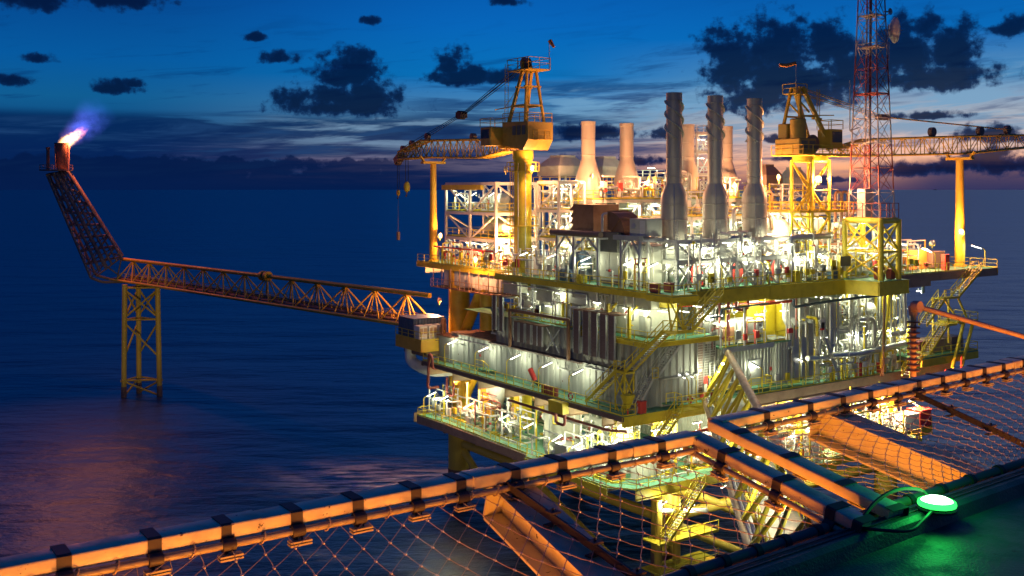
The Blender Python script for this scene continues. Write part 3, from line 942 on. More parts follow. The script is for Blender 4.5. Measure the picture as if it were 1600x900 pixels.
# inner walls that close the view through the decks
part(MB().corr((13, 40), (13, 5), ZM, ZU - .2), 'inner_wall', 'cream'); part(MB().corr((14, 14), (50, 14), ZM, ZU - .2), 'inner_wall', 'cream')
part(MB().corr((16, 44), (16, 3), ZL, ZM - .2), 'inner_wall', 'cream'); part(MB().corr((18, 16), (46, 16), ZL, ZM - .2), 'inner_wall', 'cream')

# ------------------------------------------------------------------ spiral exhaust stacks at the front
for i, x in enumerate((7.1, 13.4, 19.8)):
    nm = ('tallest and nearest to the corner', 'middle of the three', 'farthest from the corner')[i]
    y = 3.6
    t = thing('spiral_exhaust_stack', 'grey spiral finned exhaust stack, ' + nm, 'chimney', (x, y, 36.3), 'spiral finned exhaust stacks')
    MB().lathe((x, y, 0), [(1.42, 36.3), (1.45, 36.5), (1.45, 38.55), (1.5, 38.6), (1.5, 38.72), (1.45, 38.77), (1.45, 40.2), (1.5, 40.25), (1.5, 40.35), (1.45, 40.4), (1.45, 41.0), (1.38, 41.4), (.9, 42.5), (.86, 42.6)], 32).build('base_drum', 'stack', t)
    MB().lathe((x, y, 0), [(.86, 42.6), (.86, 43.3), (.91, 43.33), (.91, 43.4), (.86, 43.44), (.86, 45.3), (.9, 45.33), (.9, 45.4), (.86, 45.44), (.86, 47.4), (.9, 47.43), (.9, 47.5), (.86, 47.55), (.86, 51.6), (.91, 51.63), (.91, 51.7), (.87, 51.73), (.87, 52.45), (.8, 52.45), (.8, 50)], 32).build('flue', 'stack', t)
    for h in range(3):
        b_ = MB(); vs = []; n_ = 40
        for k in range(n_ + 1):
            a = h * 2 * math.pi / 3 - k / n_ * 2 * math.pi * .95; z = 47.5 + k / n_ * 4.1
            for rr_, dz_ in ((.85, -.07), (1.08, -.05), (1.08, .05), (.85, .07)): vs.append((x + math.cos(a) * rr_, y + math.sin(a) * rr_, z + dz_))
        b_.add(vs, [(k * 4 + j, k * 4 + (j + 1) % 4, k * 4 + 4 + (j + 1) % 4, k * 4 + 4 + j) for k in range(n_) for j in range(4)], True)
        b_.build('spiral_fin', 'cream', t)
    MB().path([(x - 1.1, y - 1.15, 36.4), (x - 1.1, y - 1.15, 41), (x - .7, y - .7, 42.5)], .05, 5).build('conduit', 'galv', t)
    MB().lathe((x, y, 0), [(1.3, 31.4), (1.3, 34.9), (1.42, 36.3)], 24).build('lower_duct', 'silver', t)
    # its stand: white legs, braces, gallery
    f = frame('stack_stand', 'white braced stand of the spiral stack ' + nm, x - 2.7, x + 2.7, .35, 6.4, (ZU, 34.2, 36.4), 2, 1, w=.3, cat='steel stand', group='stands under the spiral stacks')
    MB().box(x - 2.9, x + 2.9, .2, 6.6, 34.42, 34.5).build('gallery', 'galv', f)
    railing([(x - 2.9, .2, 34.5), (x + 2.9, .2, 34.5)], None, m='white', parent=f, toe=False)
    railing([(x - 2.9, 6.6, 34.5), (x - 2.9, .2, 34.5)], None, m='white', parent=f, toe=False)
    for k in (-1, 1): MB().bar((x + k * 2.7, .35, ZU), (x + k * .4, .35, 34.2), .2).build('brace', 'white', f)
    lad = MB()
    for e in (-.22, .22): lad.bar((x - 3.1 + e, .1, ZU), (x - 3.1 + e, .1, 38.6), .05)
    for k in range(24): lad.bar((x - 3.32, .1, ZU + .3 * k), (x - 2.88, .1, ZU + .3 * k), .035)
    lad.build('ladder', 'white', f)
    # red turbine enclosure, vessel and pump under each
    c_ = (x + 2.2, 3.0)
    r_ = thing('filter_housing', 'dark red sloped housing under the spiral stack ' + nm, 'machine housing', (c_[0], c_[1], ZU), 'dark red housings under the stacks')
    MB().add([(c_[0] - .9, c_[1] - .7, ZU + .1), (c_[0] + .9, c_[1] - .7, ZU + .1), (c_[0] + .9, c_[1] - .7, ZU + 2.6), (c_[0] - .2, c_[1] - .7, ZU + 2.9), (c_[0] - .9, c_[1] - .7, ZU + 2.0),
              (c_[0] - .9, c_[1] + .7, ZU + .1), (c_[0] + .9, c_[1] + .7, ZU + .1), (c_[0] + .9, c_[1] + .7, ZU + 2.6), (c_[0] - .2, c_[1] + .7, ZU + 2.9), (c_[0] - .9, c_[1] + .7, ZU + 2.0)],
             [(0, 1, 2, 3, 4), (9, 8, 7, 6, 5), (0, 5, 6, 1), (1, 6, 7, 2), (2, 7, 8, 3), (3, 8, 9, 4), (4, 9, 5, 0)]).build('casing', 'red', r_)
    MB().box(c_[0] - .5, c_[0] + .4, c_[1] - .74, c_[1] - .71, ZU + .5, ZU + 1.7).build('access_panel', 'maroon', r_)
    v = thing('silencer_drum', 'silver drum under the spiral stack ' + nm, 'vessel', (x - 1, 2.2, ZU), 'silver drums under the stacks')
    MB().lathe((x - 2.0, 2.2, ZU + 1.5), [(0.01, -.1), (.6, 0), (.95, .35), (.95, 2.2), (.6, 2.55), (.01, 2.65)], 20, 'x').build('shell', 'silver', v)
    for k in (-.2, 1.0): MB().box(x - 1.6 + k, x - 1.35 + k, 1.6, 2.8, ZU, ZU + .8).build('saddle', 'galv', v)
    pipe([(x - 2.6, 4.4, ZU + .6), (x - 2.6, 4.4, ZU + 2.6), (x + .6, 4.4, ZU + 2.6), (x + .6, 4.4, ZU + .4)], .22, 'silver', 'silver looped duct under the stack ' + nm)
    for k, (lx, ly, lz_) in enumerate(((x - 1.6, 1.2, 33.8), (x + 1.5, 1.0, 33.9), (x - 1.2, .9, 36.1), (x + 1.2, 5.6, 36.0), (x + .3, 4.5, 33.8))):
        ceil_lamp((lx, ly, lz_), 0 if k % 2 else 1.57, 'white strip lamp glowing on the stand of a spiral stack', 1.0)
    ceil_lamp((x + 1.3, -.45, 35.7), .3, 'strip lamp on the gallery rail of a spiral stack', 1.2)

# the orange-lit plain stacks farther back
for i, (x, y, zt) in enumerate(((14.7, 28, 50.95), (21.4, 28, 50.95), (32.9, 28, 51.2), (40.7, 28, 51.2))):
    nm = ('leftmost', 'second from left', 'half hidden behind the nearest spiral stack', 'rightmost, behind the middle spiral stack')[i]
    t = thing('plain_exhaust_stack', 'plain bottle shaped orange-lit exhaust stack, ' + nm, 'chimney', (x, y, 37), 'plain bottle shaped exhaust stacks')
    MB().lathe((x, y, 0), [(1.75, 37), (1.75, 39.3), (1.8, 39.35), (1.8, 39.45), (1.75, 39.5), (1.75, 41.2), (1.8, 41.25), (1.8, 41.35), (1.75, 41.4), (1.75, 43.0), (1.68, 43.5), (.98, 45.8), (.93, 46)], 32).build('body', 'stack', t)
    MB().lathe((x, y, 0), [(.93, 46), (.93, 46.4), (.99, 46.45), (.99, 46.55), (.93, 46.6), (.93, 48.5), (.98, 48.53), (.98, 48.6), (.93, 48.63), (.93, zt - .5), (.98, zt - .45), (.98, zt), (.86, zt), (.86, zt - 2)], 32).build('flue', 'stack', t)
    MB().path([(x + .6, y - 1.75, 38), (x + .6, y - 1.75, 43.1), (x + .4, y - 1.0, 45)], .06, 5).build('conduit', 'galv', t)

# ------------------------------------------------------------------ crane A (left): pedestal, house, A-frame, boom at rest on its post
cx_, cy0 = 5.0, 29.3
t = thing('pedestal_crane', 'yellow pedestal crane on the left edge with tall A-frame mast', 'crane', (cx_, cy0, ZU))
MB().lathe((cx_, cy0, 0), [(1.12, ZU - 5), (1.12, 37), (1.18, 37.05), (1.18, 37.3), (1.12, 37.35), (1.12, 45.4), (1.35, 45.9), (1.35, 46.9), (1.15, 46.95)], 28).build('pedestal', 'yellow', t)
for k in (-2.75, -1.9, -3.6): MB().bar((cx_ + math.cos(k) * 1.15, cy0 + math.sin(k) * 1.15, ZU), (cx_ + math.cos(k) * 1.15, cy0 + math.sin(k) * 1.15, 45.3), .1).build('conduit', 'white', t)
for k in range(2):
    z = (37.2, 44.2)[k]
    MB().lathe((cx_, cy0, z), [(1.15, 0), (2.1, 0), (2.1, .1), (1.15, .1)], 20).build('gallery', 'yellow', t)
    railing([(cx_ + math.cos(a) * 2.05, cy0 + math.sin(a) * 2.05, z + .1) for a in [j * math.pi / 5 for j in range(10)]], None, parent=t, close=True, toe=False)
lad = MB()
for e in (-.25, .25): lad.bar((cx_ - 1.2, cy0 + .9 + e, ZU), (cx_ - 1.2, cy0 + .9 + e, 45), .06)
for k in range(45): lad.bar((cx_ - 1.2, cy0 + .65, ZU + .3 * k), (cx_ - 1.2, cy0 + 1.15, ZU + .3 * k), .04)
lad.build('ladder', 'yellow', t)
# revolving house
h = MB().box(cx_ - 2.0, cx_ + 1.9, cy0 - 3.6, cy0 + 1.6, 47.0, 50.6)
h = MB(); h.add([(cx_ - 2, cy0 + 1.8, 47.6), (cx_ - 2, cy0 - 2.8, 46.9), (cx_ - 2, cy0 - 3.9, 48.2), (cx_ - 2, cy0 - 3.9, 50.4), (cx_ - 2, cy0 + 1.8, 50.6),
                 (cx_ + 1.9, cy0 + 1.8, 47.6), (cx_ + 1.9, cy0 - 2.8, 46.9), (cx_ + 1.9, cy0 - 3.9, 48.2), (cx_ + 1.9, cy0 - 3.9, 50.4), (cx_ + 1.9, cy0 + 1.8, 50.6)],
                [(4, 3, 2, 1, 0), (5, 6, 7, 8, 9), (0, 1, 6, 5), (1, 2, 7, 6), (2, 3, 8, 7), (3, 4, 9, 8), (4, 0, 5, 9)])
hh = h.build('machinery_house', 'house', t)
for k in range(3): MB().box(cx_ - 2.05, cx_ - 2.01, cy0 - 3.4 + k * 1.05, cy0 - 2.65 + k * 1.05, 48.8, 50.0).build('louver', 'louver', hh)
railing([(cx_ - 1.9, cy0 + 1.8, 50.6), (cx_ - 1.9, cy0 - 3.8, 50.45), (cx_ + 1.8, cy0 - 3.8, 50.45), (cx_ + 1.8, cy0 + 1.8, 50.6)], None, parent=t, m='ochre', toe=False)
g = MB().box(cx_ - 1.2, cx_ + .6, cy0 - 5.0, cy0 - 3.95, 48.1, 48.2); g.build('balcony', 'ochre', t)
railing([(cx_ - 1.2, cy0 - 3.95, 48.2), (cx_ - 1.2, cy0 - 5, 48.2), (cx_ + .6, cy0 - 5, 48.2), (cx_ + .6, cy0 - 3.95, 48.2)], None, parent=t, m='ochre', toe=False)
cb_ = MB().bbox(cx_ - 3.6, cx_ - 1.3, cy0 + 2.2, cy0 + 4.6, 47.6, 50.0, .12).build('operator_cab', 'house', t)
MB().box(cx_ - 3.64, cx_ - 3.6, cy0 + 2.45, cy0 + 4.35, 48.5, 49.7).box(cx_ - 3.4, cx_ - 1.5, cy0 + 4.6, cy0 + 4.64, 48.2, 49.7).build('cab_window', 'glass', cb_)
railing([(cx_ - 3.6, cy0 + 2.2, 50), (cx_ - 3.6, cy0 + 4.6, 50), (cx_ - 1.3, cy0 + 4.6, 50), (cx_ - 1.3, cy0 + 2.2, 50)], None, parent=t, m='ochre', close=True, toe=False)
MB().box(cx_ - 1.7, cx_ + 1.4, cy0 + 1.7, cy0 + 3.2, 47.2, 47.6).build('cab_walkway', 'ochre', t)
# A-frame
tz = 57.0
for sx in (-1, 1):
    MB().bar((cx_ + sx * 1.5, cy0 + 2.0, 48.4), (cx_ + sx * .7, cy0 - .9, tz), .36).build('mast_leg', 'ochre', t)
    MB().bar((cx_ + sx * 1.5, cy0 - 2.6, 50.2), (cx_ + sx * .7, cy0 - 1.9, tz), .28).build('mast_leg', 'ochre', t)
    MB().bar((cx_ + sx * 1.3, cy0 - 2.35, 52.6), (cx_ + sx * 1.3, cy0 + .7, 52.6), .24).build('mast_tie', 'ochre', t)
for z, ya, yb in ((52.6, .7, -2.35), (55, -.2, -2.1)):
    for q in (ya, yb): MB().bar((cx_ - 1.3, cy0 + q, z), (cx_ + 1.3, cy0 + q, z), .22).build('mast_tie', 'ochre', t)
MB().box(cx_ - 1.7, cx_ + 1.7, cy0 - 3.6, cy0 + 1.1, tz, tz + .14).build('mast_platform', 'ochre', t)
railing([(cx_ - 1.7, cy0 - 3.6, tz + .14), (cx_ + 1.7, cy0 - 3.6, tz + .14), (cx_ + 1.7, cy0 + 1.1, tz + .14), (cx_ - 1.7, cy0 + 1.1, tz + .14)], None, h=1.4, parent=t, m='ochre', close=True, toe=False)
MB().lathe((cx_ - .8, cy0 - 1.2, tz + 1.0), [(.2, 0), (.75, 0), (.75, .3), (.6, .3), (.6, .5), (.75, .5), (.75, .8), (.2, .8)], 18, 'x').build('sheave', 'dark', t)
MB().bar((cx_ - 1.0, cy0 - 1.2, tz + .1), (cx_ - .9, cy0 - 1.2, tz + 1.3), .3).bar((cx_ + .5, cy0 - 1.2, tz + .1), (cx_ + .2, cy0 - 1.2, tz + 1.3), .3).build('sheave_bracket', 'ochre', t)
lad = MB()
for e in (-.25, .25): lad.bar((cx_ + e - 1.9, cy0 + 1.0, 50.6), (cx_ + e - 1.9, cy0 + .9, tz + 1), .05)
for k in range(24): lad.bar((cx_ - 2.15, cy0 + 1.0, 50.8 + .3 * k), (cx_ - 1.65, cy0 + 1.0, 50.8 + .3 * k), .03)
lad.build('ladder', 'ochre', t)
MB().bar((cx_ - .6, cy0 + .6, 52.7), (cx_ - .6, cy0 + 5.6, 52.5), .12).bar((cx_ - .6, cy0 + 3.4, 52.55), (cx_ - .6, cy0 + .2, 55), .05).build('service_jib', 'ochre', t)
# boom
tipy = 62.0
ca = [(cx_ - .9, cy0 + 2.2, 47.0), (cx_ + .9, cy0 + 2.2, 47.0), (cx_ + .9, cy0 + 2.2, 47.7), (cx_ - .9, cy0 + 2.2, 47.7)]
cm = [(cx_ - 1.0, 38.5, 46.2), (cx_ + 1.0, 38.5, 46.2), (cx_ + 1.0, 38.5, 48.7), (cx_ - 1.0, 38.5, 48.7)]
cm2 = [(cx_ - 1.0, 54.5, 46.7), (cx_ + 1.0, 54.5, 46.7), (cx_ + 1.0, 54.5, 49.2), (cx_ - 1.0, 54.5, 49.2)]
ct = [(cx_ - .7, tipy, 46.6), (cx_ + .7, tipy, 46.6), (cx_ + .7, tipy, 47.7), (cx_ - .7, tipy, 47.7)]
bo = thing('crane_boom', 'long lattice boom of the left crane lying level on its rest post', 'crane boom', (cx_, cy0 + 2, 47))
lattice(None, 0, 0, 5, ca, cm, .15, .07, 'ochre', bo); lattice(None, 0, 0, 9, cm, cm2, .15, .07, 'ochre', bo, K=4); lattice(None, 0, 0, 5, cm2, ct, .15, .07, 'ochre', bo)
MB().bar((cx_, tipy, 47.2), (cx_, tipy + 1.6, 46.3), 1.2, .9).build('boom_tip', 'dark', bo)
for y, z in ((tipy - .4, 48.2), (tipy - 3.2, 48.9), (54, 49.8), (cy0 + 12, 49.2)):
    MB().lathe((cx_ - .3, y, z), [(.1, 0), (.5, 0), (.5, .6), (.1, .6)], 14, 'x').build('sheave', 'dark', bo)
MB().lathe((cx_ - .4, tipy + 1.3, 46.2), [(.1, 0), (.55, 0), (.55, .8), (.1, .8)], 14, 'x').build('sheave', 'dark', bo)
rp = thing('pendant_ropes', 'thin dark luffing ropes from mast top to boom tip of left crane', 'ropes', (cx_, cy0, tz))
bl = Vector((cx_, 44.5, 52.4))
for sx in (-.35, .35):
    for sz in (0, .45):
        MB().tube((cx_ + sx, cy0 - .6, tz + 1.2 - sz), bl + Vector((sx * .6, -.4, .1 - sz * .3)), .055, 4).build('rope', 'black', rp)
    MB().tube(bl + Vector((sx * .5, .5, 0)), (cx_ + sx, tipy - .6, 48.3), .05, 4).build('rope', 'black', rp)
    MB().tube(bl + Vector((sx * .5, .5, -.2)), (cx_ + sx, 56, 49.3), .05, 4).build('rope', 'black', rp)
MB().box(bl.x - .55, bl.x + .55, bl.y - .8, bl.y + .6, bl.z - .45, bl.z + .4).lathe((bl.x - .5, bl.y, bl.z), [(.1, 0), (.62, 0), (.62, 1), (.1, 1)], 14, 'x').build('bridle_block', 'black', rp)
for k, (y, z, s_) in enumerate(((tipy - 1.6, 42.3, 1.0), (tipy + 1.2, 41.4, .62))):
    hk = thing('hook_block', ('big yellow hook block hanging on four ropes under the boom tip', 'small weighted hook hanging outermost from the boom tip')[k], 'crane hook', (cx_, y, z))
    for e in (-.2, .2): MB().tube((cx_ + e * s_, y - e * .4, z + .6), (cx_ + e * s_, y - e * .2, 46.6), .05, 4).build('rope', 'black', hk)
    MB().lathe((cx_, y, z), [(.05, -.9 * s_), (.4 * s_, -.6 * s_), (.5 * s_, 0), (.42 * s_, .5 * s_), (.12, .8 * s_)], 12).build('block', 'yellow' if k == 0 else 'ochre', hk)
    MB().path([(cx_, y, z - .9 * s_), (cx_, y, z - 1.3 * s_), (cx_, y + .3, z - 1.6 * s_), (cx_, y + .3, z - 1.2 * s_)], .08, 6).build('hook', 'dark', hk)
    if k: MB().tube((cx_, y, z - 1.2), (cx_, y, z - 6.2), .04, 4).box(cx_ - .2, cx_ + .2, y - .2, y + .2, z - 7.4, z - 6.1).build('tag_line', 'dark', hk)
MB()
# boom rest posts
def rest_post(x, y, zt, label, r=.52, saddle_x=False):
    t = thing('boom_rest_post', label, 'post', (x, y, ZU), None)
    MB().lathe((x, y, 0), [(r * 1.12, ZU), (r * 1.12, ZU + 5.2), (r * .98, ZU + 7.4), (r * .85, zt - .9), (r * .85, zt - .6)], 22).build('post', 'ochre', t)
    b_ = MB()
    v = Vector((1, 0, 0)) if saddle_x else Vector((0, 1, 0)); c_ = Vector((x, y, zt))
    w = Vector((0, 1, 0)) if saddle_x else Vector((1, 0, 0))
    b_.bar(c_ - w * 1.9 - Vector((0, 0, .45)), c_ + w * 1.9 - Vector((0, 0, .45)), .8, .35)
    for k in (-1, 1): b_.bar(c_ + w * 1.5 * k - Vector((0, 0, .4)), c_ + w * 2.2 * k + Vector((0, 0, .5)), .5, .2)
    b_.build('saddle', 'ochre', t)
    MB().lathe((x, y, ZU), [(r * 1.5, 0), (r * 1.5, .2), (r * 1.14, .22)], 22).build('base_flange', 'ochre', t)
    return t
rest_post(5.0, 52.3, 46.3, 'tall ochre post at the left end carrying the left crane boom')
rest_post(60.2, 3.0, 46.6, 'tall ochre post at the right end carrying the right crane boom', .6, True)
w_ = thing('wind_sock', 'small red wind sock on a thin pole above left crane', 'wind sock', (cx_ + 1.6, cy0 - 3.5, tz))
MB().tube((cx_ + 1.6, cy0 - 3.5, tz), (cx_ + 1.6, cy0 - 3.5, 60.9), .05, 5).build('pole', 'galv', w_)
MB().tube((cx_ + 1.7, cy0 - 3.5, 60.8), (cx_ + 2.0, cy0 - 4.0, 59.9), .3, 8, .16).build('sock', 'orange', w_)

# ------------------------------------------------------------------ crane B (right)
bx, by = 29.5, 3.5
t = thing('lattice_pedestal_crane', 'yellow crane right of the stacks on a lattice pedestal', 'crane', (bx, by, ZU))
hw = 1.55
pc_ = [(bx - hw, by - hw), (bx + hw, by - hw), (bx + hw, by + hw), (bx - hw, by + hw)]
for x, y in pc_: MB().tube((x, y, ZU), (x, y, 45.5), .2, 8).build('pedestal_leg', 'yellow', t)
zz_ = [ZU, 35, 38.6, 41.8, 45.3]
for k in range(4):
    (a0, a1) = pc_[k], pc_[(k + 1) % 4]
    for i in range(4):
        p, q = ((*a0, zz_[i]), (*a1, zz_[i + 1])) if (i + k) % 2 else ((*a1, zz_[i]), (*a0, zz_[i + 1]))
        MB().tube(p, q, .11, 6).build('pedestal_brace', 'yellow', t)
        MB().tube((*a0, zz_[i + 1]), (*a1, zz_[i + 1]), .11, 6).build('pedestal_brace', 'yellow', t)
MB().box(bx - 5.5, bx + 5.5, by - 3, by + 3, 39.2, 39.32).build('gallery', 'yellow', t)
railing([(bx - 5.5, by - 3, 39.32), (bx + 5.5, by - 3, 39.32), (bx + 5.5, by + 3, 39.32), (bx - 5.5, by + 3, 39.32)], None, parent=t, close=True)
for k in (-1, 1): MB().bar((bx + k * 5, by - 2.6, 39.2), (bx + k * 1.6, by - 1.6, 36.2), .16).build('gallery_strut', 'yellow', t)
MB().lathe((bx, by, 0), [(1.9, 45.2), (2.1, 45.4), (2.1, 46.1), (1.8, 46.2)], 24).build('slew_ring', 'yellow', t)
hs = MB().bbox(bx - 4.2, bx - 1.2, by - 1.9, by + 1.9, 46.0, 48.0, .1).build('machinery_house', 'house', t)
MB().lathe((bx - 3.2, by - .8, 48.0), [(.95, 0), (.95, 2.2), (.8, 2.35), (.01, 2.4)], 18).build('air_receiver', 'house', t); MB().bbox(bx - 3.9, bx - 2.4, by + .3, by + 1.7, 48.0, 49.8, .1).build('winch_housing', 'house', t)
for k in range(2): MB().box(bx - 3.9 + k * 1.4, bx - 2.8 + k * 1.4, by - 1.93, by - 1.9, 46.6, 47.7).build('louver', 'louver', hs)
railing([(bx - 4.2, by - 2.4, 46.1), (bx - 4.2, by + 2.4, 46.1)], None, parent=t, m='ochre', toe=False)
MB().box(bx - 4.2, bx + 4.6, by - 2.4, by + 2.4, 45.95, 46.1).build('house_deck', 'yellow', t)
railing([(bx - 4.2, by - 2.4, 46.1), (bx + 4.6, by - 2.4, 46.1), (bx + 4.6, by + 2.4, 46.1)], None, parent=t)
cbx = MB().bbox(bx + 1.0, bx + 3.2, by - 2.3, by - .2, 46.9, 49.2, .1).build('operator_cab', 'ochre', t)
MB().box(bx + 1.2, bx + 3.0, by - 2.34, by - 2.3, 47.6, 48.9).build('cab_window', 'glass', cbx)
railing([(bx + 1, by - 2.3, 49.2), (bx + 3.2, by - 2.3, 49.2), (bx + 3.2, by - .2, 49.2), (bx + 1, by - .2, 49.2)], None, parent=t, m='ochre', close=True, toe=False)
MB().lathe((bx - .9, by - 1.2, 47.4), [(.2, 0), (1.1, 0), (1.1, .2), (.75, .2), (.75, 2.2), (1.1, 2.2), (1.1, 2.4), (.2, 2.4)], 18, 'y').build('winch_drum', 'dark', t)
tb = 54.2
for sy in (-1, 1):
    MB().bar((bx - 3.6, by + sy * 1.4, 48.2), (bx - 2.7, by + sy * .6, tb), .3).build('mast_leg', 'ochre', t)
    MB().bar((bx + 1.6, by + sy * 1.4, 47.6), (bx - 2.2, by + sy * .6, tb), .42).build('mast_leg', 'ochre', t)
    MB().bar((bx - 3.3, by + sy * 1.15, 50.7), (bx - .2, by + sy * 1.0, 50.7), .22).build('mast_tie', 'ochre', t)
    MB().bar((bx - 3.0, by + sy * .9, 52.4), (bx - 1.2, by + sy * .8, 51.2), .18).build('mast_tie', 'ochre', t)
MB().box(bx - 3.8, bx - 1.8, by - 1, by + 1, tb - .9, tb - .8).build('mast_platform', 'ochre', t)
railing([(bx - 3.8, by + 1, tb - .8), (bx - 3.8, by - 1, tb - .8), (bx - 1.8, by - 1, tb - .8)], None, parent=t, m='ochre', toe=False)
MB().bar((bx - .4, by, 50.9), (bx + 4.4, by, 51.1), .12).bar((bx + .4, by, 50.6), (bx + 2.0, by, 50.5), .3).build('service_jib', 'ochre', t)
lad = MB()
for k in range(20): lad.bar((bx + .0, by - 1.0, 50.4 + .18 * k), (bx + .5, by - 1.0, 50.4 + .18 * k), .04)
for e in (0, .5): lad.bar((bx + e, by - 1, 50), (bx + e, by - 1, 54.0), .05)
lad.build('ladder', 'ochre', t)
bo = thing('crane_boom', 'long lattice boom of the right crane reaching out of frame to the right', 'crane boom', (bx + 4, by, 46.5))
S1 = lambda x, w, z0, z1: [(x, by - w, z0), (x, by + w, z0), (x, by + w, z1), (x, by - w, z1)]
A_, B_, C_, D_ = S1(bx + 4.2, .9, 46.1, 46.9), S1(bx + 11, 1.0, 46.2, 48.3), S1(62, 1.0, 46.9, 49.3), S1(84, .8, 48.6, 50.2)
lattice(None, 0, 0, 4, A_, B_, .16, .07, 'ochre', bo); lattice(None, 0, 0, 10, B_, C_, .16, .07, 'ochre', bo, K=4); lattice(None, 0, 0, 9, C_, D_, .16, .07, 'ochre', bo, K=4)
for x, z in ((54.5, 49.7), (66, 50.2), (73, 50.6)):
    MB().lathe((x, by - .3, z), [(.1, 0), (.62, 0), (.62, .6), (.1, .6)], 14, 'y').box(x - 1, x + 1, by - .7, by + .7, z - .75, z - .6).build('sheave', 'dark', bo)
rp = thing('pendant_ropes', 'thin luffing ropes of the right crane sloping down past the mast', 'ropes', (bx - 2, by, tb))
for sy in (-.3, .3):
    MB().tube((bx - 2.2, by + sy, tb), (43.5, by + sy, 51.4), .05, 4).build('rope', 'ochre', rp)
    MB().tube((bx - 2.2, by + sy, tb - .7), (43.5, by + sy, 51.1), .05, 4).build('rope', 'ochre', rp)
    MB().tube((43.5, by + sy, 51.3), (74, by + sy, 50.6), .05, 4).build('rope', 'ochre', rp)
MB().box(42.8, 44.6, by - .5, by + .5, 50.9, 51.6).build('bridle_block', 'dark', rp)
w_ = thing('wind_sock', 'red wind sock streaming left above the right crane', 'wind sock', (bx - 4.2, by, 46))
MB().tube((bx - 3.7, by - .9, tb - .8), (bx - 3.7, by - .9, 57.0), .05, 5).build('pole', 'galv', w_)
MB().path([(bx - 3.7, by - .9, 56.9), (bx - 4.6, by - .2, 56.6), (bx - 5.2, by + .3, 56.7)], .24, 7).build('sock', 'orange', w_)

# ------------------------------------------------------------------ radio mast on its yellow tower
mx, my = 33.8, -2.0
tw = thing('mast_tower', 'square yellow braced tower on the front edge carrying the radio mast', 'tower', (mx, my, ZU))
q4 = [(32, -4.6), (35.7, -4.4), (35.7, .6), (32, .4)]
ztw = 38.4
for x, y in q4: MB().tube((x, y, ZU - .1), (x, y, ztw), .33, 14).build('leg', 'yellow', tw)
for k in range(4):
    a, b_ = q4[k], q4[(k + 1) % 4]
    MB().tube((*a, ztw - .2), (*b_, ztw - .2), .3, 10).build('top_beam', 'yellow', tw)
    MB().tube((*a, 34.6), (*b_, 34.6), .13, 8).build('girt', 'yellow', tw)
    MB().tube((*a, ZU + .4), (*b_, 34.5), .13, 8).build('brace', 'yellow', tw); MB().tube((*b_, ZU + .4), (*a, 34.5), .13, 8).build('brace', 'yellow', tw)
    MB().tube((*a, 34.7), (*b_, 38.1), .13, 8).build('brace', 'yellow', tw); MB().tube((*b_, 34.7), (*a, 38.1), .13, 8).build('brace', 'yellow', tw)
MB().prism(q4, ztw + .1, ztw + .2).build('top_plate', 'yellow', tw)
railing([(x, y, ztw + .2) for x, y in q4], None, parent=tw, m='maroon', h=1.7, close=True, toe=False, step=1.2)
m_ = thing('radio_mast', 'tall red and white lattice radio mast rising out of frame', 'mast', (mx, my, ztw))
ra, rb_ = 2.75, 1.05
ang = [math.atan2(SN, CN) + a for a in (-2.2, -.75, .8, 2.35)]
qc = Vector((mx, my)); qsh = lambda k: [tuple(qc + (Vector(p) - qc) * k) for p in q4]
r0 = [(x, y, ztw + .2) for x, y in qsh(.86)]; r1 = [(x, y, 74) for x, y in qsh(.36)]
lattice(None, 0, 0, 12, r0, r1, .085, .045, 'mast', m_)
for k in range(3): MB().tube((mx + .3 * k - .3, my + .2 * k, ztw + .2), (mx + .25 * k - .3, my, 74), .12 if k == 1 else .07, 6).build('feeder', 'mast', m_)
lad = MB()
for e in (0, .45): lad.bar((mx - .5 + e, my + .4, ztw), (mx - .3 + e * .9, my + .2, 73), .05)
for k in range(110): lad.bar((mx - .5 + k * .0018, my + .4 - k * .0018, ztw + .3 * k), (mx - .05 + k * .0018, my + .4 - k * .0018, ztw + .3 * k), .03)
lad.build('ladder', 'mast', m_)
for z, r in ((53.2, 1.9), (58.8, 1.6), (62.6, 1.5)): MB().prism(qsh(r / 3.0), z, z + .1).build('rest_platform', 'mast', m_)
def rel(px, py, f): return CAM + ray(px, py) * f
dpt = proj((mx, my, 50))[2]
for k, (px, py, h) in enumerate(((1348, 60, 1.9), (1389, 80, 2.2), (1328, 165, 6.0), (1388, 50, 1.8), (1345, 118, .9), (1391, 122, .9))):
    a = rel(px, py, dpt)
    an = thing('aerial', ('short aerial on a bracket left of the mast top', 'short aerial on brackets right of the mast, below the dish', 'long whip aerial on an arm left of the mast', 'aerial frame beside the small dish', 'small stub aerial on mast left side', 'small stub aerial on mast right side')[k], 'aerial', a)
    MB().tube(a - Vector((0, 0, h / 2)), a + Vector((0, 0, h / 2)), .07, 6).build('rod', 'galv', an)
    e = rel(1366, py + (34 if k == 2 else 0), dpt)
    if k == 2:
        lo_ = a - Vector((0, 0, h / 2))
        MB().bar(lo_, rel(1343, 199, dpt), .12).bar(lo_, rel(1340, 213, dpt), .1).bar(lo_, rel(1345, 188, dpt), .08).build('arm', 'mast', an)
    else:
        for s_ in (-.35, .35): MB().bar(a + Vector((0, 0, s_ * h)), a.lerp(e, .55) + Vector((0, 0, s_ * h)), .06).build('arm', 'galv', an)
